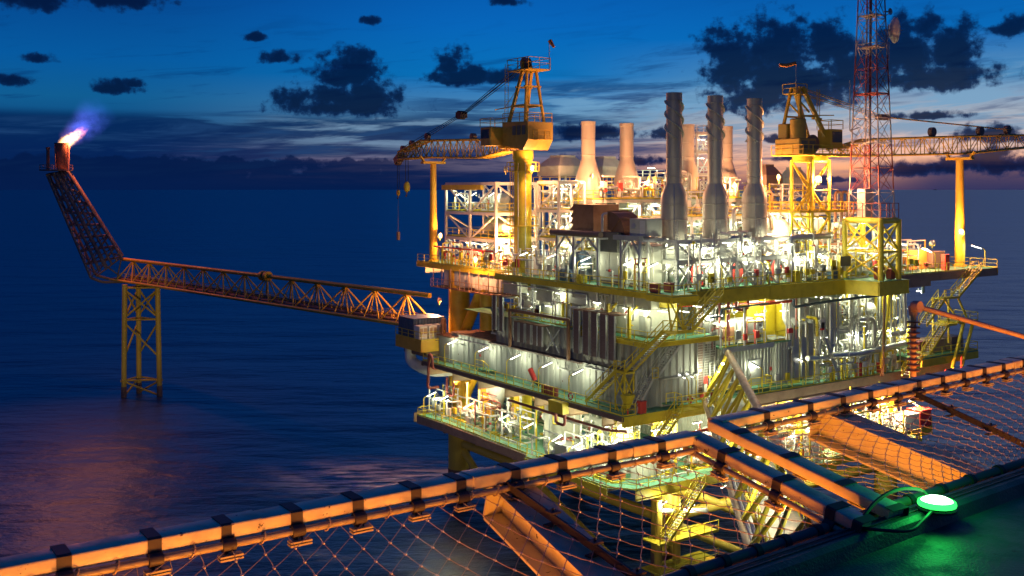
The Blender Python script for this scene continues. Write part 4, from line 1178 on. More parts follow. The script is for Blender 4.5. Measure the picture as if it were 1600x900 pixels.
for k, (px, py, r) in enumerate(((1398, 47, 1.55), (1391, 18, .42))):
    a = rel(px, py, dpt)
    d_ = thing('dish_antenna', ('big dish antenna seen edge-on right of the mast', 'small round dish at the mast top')[k], 'antenna', a)
    nrm = Vector((CN, -SN, 0)) if k == 0 else Vector((-SN * .5 + .3, -CN, 0)).normalized()
    b_ = MB(); vs = []; n_ = 20
    ax = nrm.cross(Vector((0, 0, 1))).normalized()
    for rr_, dd in ((.02, -.42), (.5, -.32), (.8, -.16), (1, 0), (1, .06), (.8, -.1), (.4, -.3)):
        for i in range(n_):
            th = 2 * math.pi * i / n_
            vs.append(a + nrm * (dd * r) + (ax * math.cos(th) + Vector((0, 0, 1)) * math.sin(th)) * (rr_ * r))
    b_.add(vs, [(j * n_ + i, j * n_ + (i + 1) % n_, (j + 1) * n_ + (i + 1) % n_, (j + 1) * n_ + i) for j in range(6) for i in range(n_)], True)
    b_.build('reflector', 'white', d_)
    MB().tube(a, a + nrm * r * .7, .05, 5).build('feed', 'galv', d_)
    MB().bar(a - nrm * r * .4, rel(1381, py, dpt), .14).bar(a - nrm * r * .3 - Vector((0, 0, .5 * r)), rel(1381, py + 8, dpt), .08).build('mount', 'mast', d_)
bxx = rel(1352, 316, dpt)
single(MB().bbox(bxx.x - .8, bxx.x + .8, bxx.y - .6, bxx.y + .6, ztw + .25, ztw + 3.6, .05), 'equipment_cabinet', 'white', 'pale cabinet standing at the foot of the radio mast', 'cabinet')

# ------------------------------------------------------------------ process equipment kinds (prototypes are placed below and copied)
def rot_path(rng, w, d, h, z0):
    """a short right-angled pipe run inside a w x d x h box"""
    p = Vector((rng.uniform(-w / 2, w / 2), rng.uniform(-d / 2, d / 2), z0 + rng.uniform(.1, .5)))
    pts = [p.copy()]; ax = rng.choice((2, 0, 1))
    for _ in range(rng.randint(2, 4)):
        q = pts[-1].copy()
        if ax == 2: q.z = z0 + rng.uniform(.3, h)
        elif ax == 0: q.x = rng.uniform(-w / 2, w / 2)
        else: q.y = rng.uniform(-d / 2, d / 2)
        if (q - pts[-1]).length > .35: pts.append(q)
        ax = rng.choice([a for a in (0, 1, 2, 2) if a != ax])
    if len(pts) < 3: pts.append(pts[-1] + Vector((0, 0, .7)))
    return pts


def valve(t, p, rng, m='red'):
    b_ = MB()
    b_.tube(p - Vector((0, 0, .12)), p + Vector((0, 0, .45)), .05, 6).lathe(p, [(.02, -.16), (.15, -.1), (.17, 0), (.15, .1), (.02, .16)], 10)
    n_ = 10; c_ = p + Vector((0, 0, .45))
    pts = [c_ + Vector((math.cos(a) * .18, math.sin(a) * .18, 0)) for a in [2 * math.pi * i / n_ for i in range(n_)]]
    for a, q in zip(pts, pts[1:] + pts[:1]): b_.tube(a, q, .025, 4, cap=False)
    b_.build('valve', m, t, True)


def base_frame(t, w, d, m='yellow'):
    b_ = MB()
    for y in (-d / 2, d / 2): b_.bar((-w / 2, y, .1), (w / 2, y, .1), .14, .2)
    for x in (-w / 2, 0, w / 2): b_.bar((x, -d / 2, .1), (x, d / 2, .1), .12, .18)
    b_.build('base_frame', m, t, True)


def k_hvessel(t, rng):
    base_frame(t, 4.6, 2.2, 'white')
    MB().lathe((-2.1, 0, 1.7), [(.01, -.45), (.5, -.35), (.85, 0), (.85, 4.2), (.5, 4.55), (.01, 4.65)], 22, 'x').build('shell', 'white', t, True)
    for x in (-1.4, 1.4): MB().box(x - .12, x + .12, -.75, .75, .2, 1.1).build('saddle', 'white', t, True)
    for x in (-1.2, .2, 1.4): MB().tube((x, 0, 2.5), (x, 0, 3.0), .14, 8).tube((x, 0, 2.95), (x, 0, 3.03), .24, 8).build('nozzle', 'white', t, True)
    for k in range(3): MB().path(rot_path(rng, 5, 2.8, 3.4, 0), rng.choice((.07, .1, .13)), 7).build('pipe', rng.choice(('white', 'silver', 'galv')), t, True)
    for k in range(3): valve(t, Vector((rng.uniform(-2, 2), rng.choice((-1.1, 1.1)), rng.uniform(.5, 2))), rng, rng.choice(('red', 'galv', 'yellow')))


def k_vvessel(t, rng):
    MB().lathe((0, 0, 0), [(.95, 0), (.95, .1), (.8, .14), (.8, 1.2), (.9, 1.3), (.9, 4.6), (.7, 5.0), (.3, 5.2), (.01, 5.25)], 22).build('shell', 'white', t, True)
    MB().lathe((0, 0, 3.3), [(.9, 0), (1.6, 0), (1.6, .07), (.9, .07)], 18).build('gallery', 'yellow', t, True)
    railing([(math.cos(a) * 1.55, math.sin(a) * 1.55, 3.37) for a in [i * math.pi / 4 for i in range(8)]], None, parent=t, close=True, toe=False)
    b_ = MB()
    for e in (-.2, .2): b_.bar((e, -1.2, 0), (e, -1.2, 4.4), .05)
    for k in range(14): b_.bar((-.2, -1.2, .3 * k + .2), (.2, -1.2, .3 * k + .2), .035)
    b_.build('ladder', 'white', t, True)
    MB().path([(0, 0, 5.2), (0, 0, 5.8), (1.5, .2, 5.8), (1.5, .2, .2)], .14, 8).build('pipe', 'silver', t, True)
    for k in range(3): MB().path(rot_path(rng, 2.6, 2.6, 3.4, 0), rng.choice((.06, .09)), 7).build('pipe', rng.choice(('white', 'silver')), t, True)
    valve(t, Vector((1.3, -.6, 1.1)), rng); valve(t, Vector((-1.2, -.8, 1.5)), rng, 'yellow')


def k_pump(t, rng):
    base_frame(t, 3.2, 1.6, 'yellow')
    MB().lathe((-1.4, 0, .85), [(.01, -.05), (.38, 0), (.42, .2), (.42, 1.2), (.3, 1.35), (.12, 1.4), (.12, 1.8)], 16, 'x').build('motor', rng.choice(('galv', 'white', 'navy')), t, True)
    MB().lathe((.8, -.25, .85), [(.05, -.1), (.5, 0), (.5, .4), (.2, .5), (.2, .7)], 16, 'y').build('pump_casing', 'white', t, True)
    MB().path([(.8, 0, 1.2), (.8, 0, 2.4), (.8, 1.4, 2.4), (2.2, 1.4, 2.4), (2.2, 1.4, .2)], .12, 8).build('pipe', 'white', t, True)
    MB().path([(1.3, -.2, .85), (2.1, -.2, .85), (2.1, -.2, 2.9), (-.9, -.2, 2.9)], .1, 8).build('pipe', 'silver', t, True)
    for k in range(3): MB().path(rot_path(rng, 3.6, 2.2, 2.6, 0), .06, 6).build('pipe', rng.choice(('white', 'silver', 'yellow', 'maroon')), t, True)
    for k in range(3): valve(t, Vector((rng.uniform(-1.5, 1.8), rng.uniform(-.9, .9), rng.uniform(1.2, 2.2))), rng, rng.choice(('red', 'galv')))
    MB().bbox(-1.7, -1.1, -1.0, -.7, .9, 1.9).bar((-1.4, -.85, 0), (-1.4, -.85, .9), .08).build('junction_box', 'white', t, True)


def k_manifold(t, rng):
    base_frame(t, 4.2, 2.4, 'white')
    for y in (-1.1, 1.1):
        for x in (-2, 2): MB().bar((x, y, 0), (x, y, 3.6), .14).build('column', rng.choice(('white', 'yellow')), t, True)
        MB().bar((-2, y, 3.5), (2, y, 3.5), .14).bar((-2, y, 2.0), (2, y, 2.0), .1).build('girder', 'white', t, True)
    for i in range(6):
        y = -1.0 + .4 * i; r = rng.choice((.08, .11, .14))
        z = rng.choice((.8, 1.5, 2.2, 2.9))
        MB().path([(-2.4, y, z), (rng.uniform(-.8, .8), y, z), (rng.uniform(-.8, .8), y, rng.uniform(.4, 3.3)), (2.4, y, rng.uniform(1, 3.2))], r, 7).build('pipe', rng.choice(('white', 'silver', 'white', 'galv', 'cream')), t, True)
        valve(t, Vector((rng.uniform(-1.8, 1.8), y, z)), rng, rng.choice(('red', 'galv', 'yellow', 'navy')))


def k_cabinets(t, rng):
    x = -2.2
    for i in range(4):
        w = rng.uniform(.9, 1.2); h = rng.uniform(1.7, 2.3)
        c_ = MB().bbox(x, x + w - .05, -.4, .4, .12, h).build('cabinet', rng.choice(('white', 'cream', 'grey')), t, True)
        MB().box(x + .08, x + w - .13, -.425, -.402, .25, h - .15).build('door', 'cream', c_, True)
        x += w
    MB().box(-2.3, 2.3, -.5, .5, 0, .12).build('plinth', 'galv', t, True)
    b_ = MB()
    for k in range(9): b_.bar((-2.2 + .5 * k, .3, 2.0), (-2.2 + .5 * k, .3, 3.2), .05)
    b_.bar((-2.3, .3, 3.2), (2.3, .3, 3.2), .35, .08).build('cable_tray', 'galv', t, True)


def k_cooler(t, rng):
    for x in (-2, 2):
        for y in (-1.3, 1.3): MB().bar((x, y, 0), (x, y, 2.0), .16).build('leg', 'white', t, True)
    MB().bbox(-2.3, 2.3, -1.5, 1.5, 1.9, 3.1, .06).build('casing', 'cream', t, True)
    for x in (-1.1, 1.1):
        MB().lathe((x, 0, 3.1), [(1.0, 0), (1.0, .45), (.9, .45), (.9, .2), (.15, .2), (.15, .1)], 20).build('fan_ring', 'galv', t, True)
    for k in range(4): MB().box(-2.0 + k * 1.02, -1.1 + k * 1.02, -1.53, -1.502, 2.1, 2.9).build('louver', 'louver', t, True)
    MB().path([(-2.6, -.6, .3), (-2.6, -.6, 2.4), (-2.2, -.6, 2.4)], .14, 8).build('pipe', 'silver', t, True)
    MB().path([(2.7, .6, .3), (2.7, .6, 2.6), (2.2, .6, 2.6)], .14, 8).build('pipe', 'silver', t, True)


def k_loops(t, rng):
    for x in (-1.4, 1.4):
        MB().bar((x, 0, 0), (x, 0, 3.0), .18).build('column', 'white', t, True)
    MB().bar((-2, 0, 2.9), (2, 0, 2.9), .2).bar((-2, 0, 1.6), (2, 0, 1.6), .16).build('girder', 'white', t, True)
    for i in range(4):
        x = -1.3 + .85 * i; r = rng.choice((.12, .16, .2)); h = 3.4 + .3 * (i % 2)
        MB().path([(x, -1.2, .2), (x, -1.2, h), (x, 1.2, h), (x, 1.2, .2)], r, 8).build('pipe', rng.choice(('silver', 'white', 'silver')), t, True)
    for k in range(3): MB().path(rot_path(rng, 3.4, 2.2, 3, 0), .07, 6).build('pipe', rng.choice(('white', 'silver', 'maroon', 'yellow')), t, True)
    for k in range(2): valve(t, Vector((rng.uniform(-1.5, 1.5), rng.uniform(-1, 1), rng.uniform(.8, 2.4))), rng)


KIND = {'hvessel': (k_hvessel, 'separator_vessel', 'vessel', 'white horizontal vessel on saddles'),
        'vvessel': (k_vvessel, 'column_vessel', 'vessel', 'white upright vessel with gallery'),
        'pump': (k_pump, 'pump_skid', 'pump', 'pump and motor on yellow skid'),
        'manifold': (k_manifold, 'pipe_manifold', 'pipework', 'framed manifold of pale pipes'),
        'cabinets': (k_cabinets, 'control_cabinets', 'cabinet', 'row of pale control cabinets'),
        'cooler': (k_cooler, 'air_cooler', 'cooler', 'cream cooler box with two fans'),
        'loops': (k_loops, 'pipe_loops', 'pipework', 'rack of tall silver pipe loops')}
VAR = {}


def equip(kind, x, y, z, zone, rq=0, var=0):
    fn, nm, cat, lab = KIND[kind]
    lab = lab + ' ' + zone; k = (kind, var)
    if k not in VAR:
        VAR[k] = t = thing(nm, lab, cat, (0, 0, 0), lab.split(' with')[0][:48])
        fn(t, random.Random(hash(kind) % 1 + var * 17 + len(kind)))
        t.location = (x, y, z); t.rotation_euler = (0, 0, rq * math.pi / 2); return t
    return dup(VAR[k], (x, y, z), rq * math.pi / 2, lab)


# ------------------------------------------------------------------ upper deck, left end: open frame with vessels, small pipework, boxes below
fr1 = frame('module_frame', 'tall open orange-lit steel frame beside the left crane with yellow monorail', 5.0, 11.5, 35.6, 48.6, (ZU, 35.0, 38.6, 42.7), 1, 2, w=.32, plate='green', rail='yellow', top_plate=False)
single(MB().bar((5.0, 49.5, 42.2), (5.0, 39, 42.2), .5, .7), 'monorail_beam', 'yellow', 'yellow monorail beam under the top of the left open frame', 'beam')
equip('hvessel', 8.3, 40.5, 38.9, 'on top of left open frame', 1); equip('pump', 8, 46.5, 38.9, 'on top of left open frame', 1)
v = thing('tilted_drum', 'big orange-lit round drum inside the left open frame', 'vessel', (8.4, 40, 35.3))
MB().lathe((8.6, 37.4, 36.7), [(.01, -.4), (.9, -.25), (1.35, .1), (1.35, 4.8), (.9, 5.1), (.01, 5.25)], 24, 'y').build('shell', 'white', v)
for k in (38.2, 41.4): MB().box(7.5, 9.7, k - .15, k + .15, 35.3, 36.0).build('saddle', 'white', v)
MB().lathe((7.2, 39.6, 36.8), [(.5, 0), (.5, -.12), (.3, -.16)], 16, 'x').build('manhole', 'cream', v)
for (x, y, k, q) in ((7.5, 46.5, 'manifold', 1), (7.3, 42, 'pump', 0), (7.2, 37.6, 'manifold', 1), (6.6, 33.2, 'pump', 1), (10.8, 44, 'hvessel', 1), (10.5, 36.5, 'loops', 0), (9.5, 50.5, 'pump', 1), (12, 31.5, 'vvessel', 0)):
    equip(k, x, y, ZU, 'on upper deck left end', q, 0)
for k in range(9):
    y = 33.5 + k * 1.9
    b_ = thing('hose_station', 'small yellow pipe stand at the upper deck left edge', 'pipework', (4.3, y, ZU), 'yellow pipe stands along the left edge')
    h = 1.2 + .5 * ((k * 7) % 3)
    MB().path([(4.3, y, ZU), (4.3, y, ZU + h), (4.3, y + .8, ZU + h), (4.3, y + .8, ZU)], .07, 6).build('pipe', 'yellow' if k % 3 else 'orange', b_)
    MB().lathe((4.25, y + .4, ZU + h), [(.02, -.06), (.2, -.05), (.2, .05), (.02, .06)], 10, 'x').build('handwheel', 'red', b_)
pipe([(4.4, 51, 33.6), (4.4, 36, 33.6), (7, 36, 33.6)], .11, 'red', 'long red fire main pipe along the left edge of upper deck')
railing([(3.5, 54.3, ZU), (3.5, 29.2, ZU)], 'yellow railing of the upper deck along its left end')
railing([(.4, 28.8, ZU), (.6, .7, ZU), (-.3, -.1, ZU), (-.3, -3.9, ZU), (3.1, -3.9, ZU)], 'yellow railing of the upper deck between left crane and near corner')
railing([(6.4, -1, ZU), (17, -.95, ZU), (17.5, -.5, ZU), (30, -.9, ZU)], 'yellow railing of the upper deck under the spiral stacks')
railing([(37.4, -1.3, ZU), (47, -1.1, ZU), (58, -1.1, ZU)], 'yellow railing of the upper deck right of the mast tower')
railing([(62.4, -1.1, ZU), (62.4, 6.8, ZU), (58.2, 11.5, ZU)], 'yellow railing round the right boom post')
for k in range(9):
    y0 = 29.6 + k * 1.95
    b_ = thing('hanging_locker', 'orange-lit pale box hung under the upper deck left end', 'locker', (4.6, y0, 28.3), 'pale boxes hung under the left deck edge')
    w = (1.75, 1.55, 1.9)[k % 3]; z0 = 28.35 + .12 * (k % 2)
    MB().bbox(3.75, 5.4, y0, y0 + w, z0, 30.55, .04).build('body', 'white', b_)
    MB().box(3.725, 3.748, y0 + .12, y0 + w / 2 - .03, z0 + .2, 30.3).box(3.725, 3.748, y0 + w / 2 + .03, y0 + w - .12, z0 + .2, 30.3).build('doors', 'white', b_)
w_ = thing('hanging_walkway', 'orange-lit hanging walkway under the pale boxes at the left', 'walkway', (3, 40, 28))
MB().box(2.7, 5.6, 29, 49, 28.0, 28.12).build('walkway_plate', 'rust', w_)
railing([(2.7, 49, 28.12), (2.7, 29, 28.12)], None, m='girder', parent=w_, toe=False, h=1.1)
for k in range(9): MB().bar((2.75, 29.2 + k * 2.4, 28), (2.75, 29.2 + k * 2.4, 30.9), .1).build('hanger', 'girder', w_)

# ------------------------------------------------------------------ upper deck, process modules behind: frames carrying the plain stacks
frame('module_frame', 'two storey orange-lit frame carrying the two left plain stacks', 11, 27, 22.4, 33, (ZU, 36.2, 40.4), 4, 2, w=.32, plate='green', rail='yellow')
frame('module_frame', 'two storey frame carrying the two right plain stacks', 29.5, 45, 22.4, 33, (ZU, 36.2, 40.4), 4, 2, w=.32, plate='green', rail='yellow')
frame('module_frame', 'tall orange-lit frame between left crane and leftmost plain stack', 6.4, 10.4, 23.5, 28, (ZU, 35.6, 39.2, 42.8), 2, 1, w=.28, plate='green', rail='yellow', top_plate=False, braces='y')
frame('module_frame', 'low frame with gallery in front of the plain stacks', 6.0, 15, 15.5, 19.8, (ZU, 34.4, 37.2), 3, 1, w=.28, plate='green', rail='yellow', braces='y')
frame('module_frame', 'white frame behind the spiral stacks', 17, 28, 11, 18, (ZU, 35.2, 38.4), 3, 1, w=.28, plate='green', rail='yellow', braces='y')
frame('module_frame', 'white frame behind the right crane', 33, 47, 9, 17, (ZU, 35.2, 38.8), 3, 1, w=.28, plate='green', rail='yellow', braces='y')
frame('module_frame', 'slender white frame of pipes rising between the rear plain stacks', 38.2, 41.2, 31.6, 34.4, (40.6, 44, 47.4, 50.2), 1, 1, w=.2, plate='galv', rail='white')
frame('module_frame', 'small bright frame right of the two left plain stacks', 28.3, 31.2, 31, 34, (36.4, 40.4, 43.4), 1, 1, w=.2, plate='galv', rail='white')
for (x, y, z, k, q) in ((13, 24.5, ZU, 'manifold', 0), (17, 24, ZU, 'cabinets', 0), (21, 24.2, ZU, 'loops', 0), (25, 24.2, ZU, 'pump', 0), (13, 24.2, 36.5, 'loops', 0), (17, 24, 36.5, 'pump', 0), (21.3, 24.2, 36.5, 'manifold', 0), (25.2, 24, 36.5, 'hvessel', 0),
                       (31.5, 24, ZU, 'manifold', 0), (36, 24, ZU, 'hvessel', 0), (41, 24, ZU, 'loops', 0), (31.5, 24, 36.5, 'pump', 0), (36.5, 24, 36.5, 'loops', 0), (41, 24, 36.5, 'manifold', 0), (17.7, 23.8, 40.7, 'pump', 0), (26, 24, 40.7, 'manifold', 1), (36.5, 24, 40.7, 'pump', 0), (30, 27, 40.7, 'loops', 1)):
    equip(k, x, y, z, 'in frames under plain stacks', q, 0)
for (x, y, z, k, q) in ((8.4, 25.6, ZU, 'vvessel', 0), (8.4, 25.6, 35.9, 'pump', 0), (8.4, 25.8, 39.5, 'manifold', 0), (8, 17.5, ZU, 'manifold', 0), (12.5, 17.5, ZU, 'pump', 0), (8.2, 17.6, 34.7, 'pump', 0), (12.6, 17.4, 34.7, 'cabinets', 0), (4.5, 21, ZU, 'pump', 1), (4, 24.5, ZU, 'cabinets', 1)):
    equip(k, x, y, z, 'right of left crane pedestal', q, 0)
for (x, y, z, k, q) in ((19, 13.5, ZU, 'hvessel', 0), (24.5, 13.5, ZU, 'manifold', 0), (19, 13.5, 35.5, 'manifold', 0), (24.6, 13.5, 35.5, 'loops', 0), (20, 14, 38.7, 'pump', 0), (25, 14, 38.7, 'cabinets', 0), (10, 9.4, ZU, 'loops', 0), (14.6, 9.4, ZU, 'manifold', 0), (19.4, 9, ZU, 'pump', 0), (23.8, 8.4, ZU, 'vvessel', 0), (10.2, 10.2, 35, 'manifold', 0)):
    equip(k, x, y, z, 'behind the spiral stacks', q, 0)
for (x, y, z, k, q) in ((24.4, 1.9, ZU, 'vvessel', 0), (26.6, 3.6, ZU, 'hvessel', 1), (28.6, .9, ZU, 'pump', 0), (23.4, 5.6, ZU, 'manifold', 0), (27.5, 7.5, ZU, 'loops', 0), (33.6, 1.2, ZU, 'manifold', 1), (36, 3.0, ZU, 'hvessel', 0), (35, .3, ZU, 'pump', 0), (33, 7, ZU, 'vvessel', 0), (37.5, 7, ZU, 'manifold', 0), (42, 1.2, ZU, 'pump', 0), (42.5, 5, ZU, 'hvessel', 0), (41.8, 8.6, ZU, 'loops', 0), (46.5, 3, ZU, 'manifold', 1),
                       (35.5, 12, ZU, 'hvessel', 0), (41, 12, ZU, 'manifold', 0), (45.5, 12, ZU, 'loops', 0), (35, 12, 35.5, 'loops', 0), (40, 12, 35.5, 'hvessel', 0), (45, 12, 35.5, 'pump', 0), (35.6, 12.4, 39.1, 'manifold', 0), (43.8, 12.4, 39.1, 'pump', 0)):
    equip(k, x, y, z, 'round right crane and mast', q, 0)
for x, y, z, h in ((26.5, 8.5, ZU, 7.5), (30.6, 9.5, ZU, 7.0)):
    t = thing('surge_drum', 'large tan orange-lit upright drum behind the right crane pedestal', 'vessel', (x, y, z), 'tan drums behind the right crane')
    MB().lathe((x, y, z), [(1.5, 0), (1.5, h - 1.2), (1.3, h - .55), (.8, h - .15), (.01, h)], 28).build('shell', 'stack', t)
    MB().tube((x, y, z + h - .2), (x, y, z + h + .7), .2, 8).build('nozzle', 'white', t)
# hooded roofs on the skyline
for k, (px, py, f, s_, m_) in enumerate(((879, 262, 146, 2.6, 'cream'), (945, 263, 152, 2.3, 'cream'), (1196, 276, 146, 1.7, 'dark'), (1240, 280, 150, 1.5, 'grey'))):
    p = CAM + ray(px, py) * f; zc = p.z
    t = thing('intake_hood', ('pale sloped air hood left of the leftmost plain stack', 'pale sloped air hood between the two left plain stacks', 'dark tent-like hood right of the farthest spiral stack', 'grey tent-like hood left of right crane pedestal')[k], 'air hood', (p.x, p.y, 40))
    vs = []
    for z, a in ((zc - 1.2, s_), (zc + .2, s_), (zc + 1.4, s_ * .55), (zc + 1.4, s_ * .5), (zc + 1.75, s_ * .5)):
        vs += [(p.x - a, p.y - a, z), (p.x + a, p.y - a, z), (p.x + a, p.y + a, z), (p.x - a, p.y + a, z)]
    MB().add(vs, [(j * 4 + i, j * 4 + (i + 1) % 4, j * 4 + 4 + (i + 1) % 4, j * 4 + 4 + i) for j in range(4) for i in range(4)] + [(16, 17, 18, 19), (3, 2, 1, 0)]).build('hood', m_, t)
    for a in (-1, 1):
        for b2 in (-1, 1): MB().bar((p.x + a * s_ * .9, p.y + b2 * s_ * .9, 36), (p.x + a * s_ * .9, p.y + b2 * s_ * .9, zc - 1.2), .22).build('leg', 'white', t)
    MB().box(p.x - s_ - .4, p.x + s_ + .4, p.y - s_ - .4, p.y + s_ + .4, zc - 2.6, zc - 2.5).build('gallery', 'yellow', t)
    railing([(p.x - s_ - .4, p.y - s_ - .4, zc - 2.5), (p.x + s_ + .4, p.y - s_ - .4, zc - 2.5)], None, parent=t); railing([(p.x - s_ - .4, p.y + s_ + .4, zc - 2.5), (p.x - s_ - .4, p.y - s_ - .4, zc - 2.5)], None, parent=t)
# brown ducts
d1 = thing('intake_duct', 'brown angular intake duct with louvred mouth left of curved duct', 'duct', (3, 13, 36))
a = onx(922, 350, 4.5)
MB().add([(3.2, a.y - 2.2, 36.9), (7, a.y - 2.2, 36.9), (7, a.y - 2.2, 40.2), (3.2, a.y - 2.2, 40.2), (3.2, a.y + 1.6, 36.9), (7, a.y + 1.6, 36.9), (7, a.y + 1.6, 40.2), (3.2, a.y + 1.6, 40.2)],
         [(3, 2, 1, 0), (4, 5, 6, 7), (0, 1, 5, 4), (1, 2, 6, 5), (2, 3, 7, 6), (3, 0, 4, 7)]).build('casing', 'rust', d1)
for k in range(4): MB().add([(3.2 + e, a.y + 1.6, 37.1 + k * .78) for e in (0, 3.8)] + [(3.2 + e, a.y + 2.3, 37.1 + k * .78) for e in (0, 3.8)] + [(3.2 + e, a.y + 1.6, 37.7 + k * .78) for e in (0, 3.8)], [(0, 1, 3, 2), (2, 3, 5, 4), (0, 2, 4), (1, 5, 3)]).build('louver', 'rust', d1)
d2_ = thing('curved_duct', 'brown curved exhaust duct over the white enclosure', 'duct', (4, 7, 36))
yc = onx(967, 350, 3.2).y
vs = []; fs = []
for x in (2.8, 5.6):
    for r in (2.75, .7):
        for k in range(11): th = k / 10 * math.pi / 2; vs.append((x, yc + 1.3 - math.sin(th) * r, 36.7 + math.cos(th) * r))
for k in range(10): fs += [(k, k + 1, 23 + k, 22 + k), (11 + k, 33 + k, 34 + k, 12 + k), (k, 11 + k, 12 + k, k + 1), (22 + k, 23 + k, 34 + k, 33 + k)]
fs += [(0, 22, 33, 11), (10, 21, 43, 32)]
MB().add(vs, fs).build('elbow', 'rust', d2_)
for th in (0, .78, 1.55):
    c0_ = Vector((0, yc + 1.3, 36.7)); a_ = Vector((0, -math.sin(th), math.cos(th)))
    MB().bar(c0_ + a_ * .66 + Vector((2.74, 0, 0)), c0_ + a_ * 2.82 + Vector((2.74, 0, 0)), .12, .1).bar(c0_ + a_ * 2.8 + Vector((2.74, 0, 0)), c0_ + a_ * 2.8 + Vector((5.7, 0, 0)), .1, .1).build('flange', 'rust', d2_)
pipe([(2.4, yc + 1.9, 36.6), (2.4, yc + 1.9, 39.2), (7, yc + 1.9, 39.2)], .14, 'galv', 'grey pipe standing between the two brown ducts', 8, False)

# front shelter with pipe cover
sf = thing('pipe_shelter', 'grey posts and knee braces carrying a fat grey pipe along the left edge', 'shelter', (.9, 9, ZU))
ys = [16.5, 13.36, 9.0, 5.14, 2.2]
for y in ys: MB().bar((.9, y, ZU), (.9, y, 36.6), .26).build('post', 'galv', sf)
MB().tube((.9, 17.6, 36.95), (.9, 8.6, 36.95), .36, 16).build('cover_pipe', 'dark', sf); MB().bar((.9, 6.2, 36.8), (.9, 2.0, 36.8), .6, .5).build('cover_box', 'grey', sf)
for a, b_ in zip(ys, ys[1:]):
    if (a, b_) == (9.0, 5.14): continue
    for y, d in ((a, -1), (b_, 1)): MB().bar((.9, y, 35.0), (.9, y + d * (a - b_) * .45, 36.6), .18).build('knee_brace', 'galv', sf)
MB().bar((4.6, 17.4, 36.6), (4.6, 2, 36.6), .3).build('rear_beam', 'galv', sf)
for y in ys: MB().bar((.9, y, 36.5), (4.6, y, 36.5), .2).bar((4.6, y, ZU), (4.6, y, 36.6), .2).build('rear_post', 'galv', sf)
en = thing('turbine_enclosure', 'long cream panelled enclosure behind the grey shelter posts', 'enclosure', (4.2, 6, ZU))
MB().bbox(3.0, 7.4, 2.4, 11.4, ZU + .5, 35.9, .05).build('body', 'cream', en)
MB().box(2.9, 7.5, 2.3, 11.5, ZU + .1, ZU + .48).build('base', 'dark', en)
for k in range(5): MB().box(2.965, 2.998, 2.7 + k * 1.75, 4.3 + k * 1.75, ZU + .7, 35.6).build('panel', 'cream', en)
MB().box(2.2, 2.96, 7.4, 10.4, 35.0, 37.2).build('filter_box', 'louver', en)
ec = thing('white_cabin', 'small white cabin on the upper deck beside the nearest spiral stack', 'cabin', (3.6, 1.3, 36)); MB().bbox(2.6, 4.8, 3.0, 5.8, 36.9, 38.8, .05).build('body', 'cream', ec); MB().box(2.57, 2.6, 3.3, 4.1, 37.0, 38.6).build('door', 'white', ec); MB().lathe((2.58, 5.1, 38.0), [(.3, 0), (.3, -.05), (.05, -.06)], 12, 'x').build('vent', 'galv', ec)
frame('cabin_stand', 'white steel stand under the small white cabin', 2.4, 5.0, 2.6, 6.0, (ZU, 36.6), 1, 1, w=.22, cat='steel stand')
tb_ = thing('tarpaulin', 'blue tarpaulin draped over goods behind the grey shelter', 'tarpaulin', (3, 15.5, ZU))
random.seed(3)
for nm_, (x0, x1, y0, y1, h, m_) in (('sheet', (2.4, 4.6, 14.2, 16.8, 3.4, 'blue')), ('bundle', (1.6, 2.4, 14.6, 17.6, 1.3, 'blue')), ('bundle', (1.5, 2.2, 12.6, 14.0, .9, 'navy'))):
    vs = []; nx_ = 9
    for j in range(nx_):
        for i in range(nx_):
            u_, v_ = i / 8, j / 8
            e = min(u_, 1 - u_, v_, 1 - v_); z = h * min(1, e * 5) ** .5 + random.uniform(-.12, .12) * (e > 0)
            vs.append((x0 + (x1 - x0) * u_ + random.uniform(-.06, .06), y0 + (y1 - y0) * v_ + random.uniform(-.06, .06), ZU + max(.02, z)))
    MB().add(vs, [(j * 9 + i, j * 9 + i + 1, j * 9 + 10 + i, j * 9 + 9 + i) for j in range(8) for i in range(8)], False).build(nm_, m_, tb_)
def crate(x, y, z, w, d, h, m, label, cat='box', name='storage_box'):
    t = thing(name, label, cat, (x, y, z)); MB().bbox(x - w / 2, x + w / 2, y - d / 2, y + d / 2, z + .08, z + h - .08, .03).build('body', m, t)
    MB().bbox(x - w / 2 - .03, x + w / 2 + .03, y - d / 2 - .03, y + d / 2 + .03, z + h - .09, z + h, .02).build('lid', m, t)
    for k in (-1, 1): MB().box(x + k * w * .3 - .08, x + k * w * .3 + .08, y - d / 2, y + d / 2, z, z + .08).build('skid', 'dark', t)
    return t
crate(1.5, 13.0, ZU, .9, 1.5, .95, 'yellow', 'yellow box behind the grey shelter posts')
crate(1.2, .2, ZU, .7, 1.0, 1.0, 'maroon', 'dark red drum-like box at the near corner, left one'); crate(2.6, -.4, ZU, .7, .9, 1.0, 'maroon', 'dark red box at the near corner, right one')
crate(33.4, -3.4, ZU, .9, .9, 1.5, 'maroon', 'dark red cabinet inside the mast tower base'); crate(35, -3.8, ZU, .8, .7, 1.2, 'maroon', 'small dark red cabinet at the mast tower right leg')
crate(22.6, -.1, ZU, .8, .6, 1.3, 'yellow', 'yellow cabinet beside the big silver pipe'); crate(28.8, -.3, ZU, 1.1, .7, 1.0, 'blue', 'blue box left of the mast tower')
t = thing('notice_board', 'dark panel board on a yellow frame left of the mast tower', 'board', (30.2, -.6, ZU))
MB().box(29.6, 31.6, -.75, -.68, ZU + 1.5, ZU + 2.7).build('panel', 'louver', t); MB().bar((29.5, -.7, ZU), (29.5, -.7, ZU + 2.9), .4, .1).bar((31.7, -.7, ZU), (31.7, -.7, ZU + 2.9), .08).build('frame', 'yellow', t)
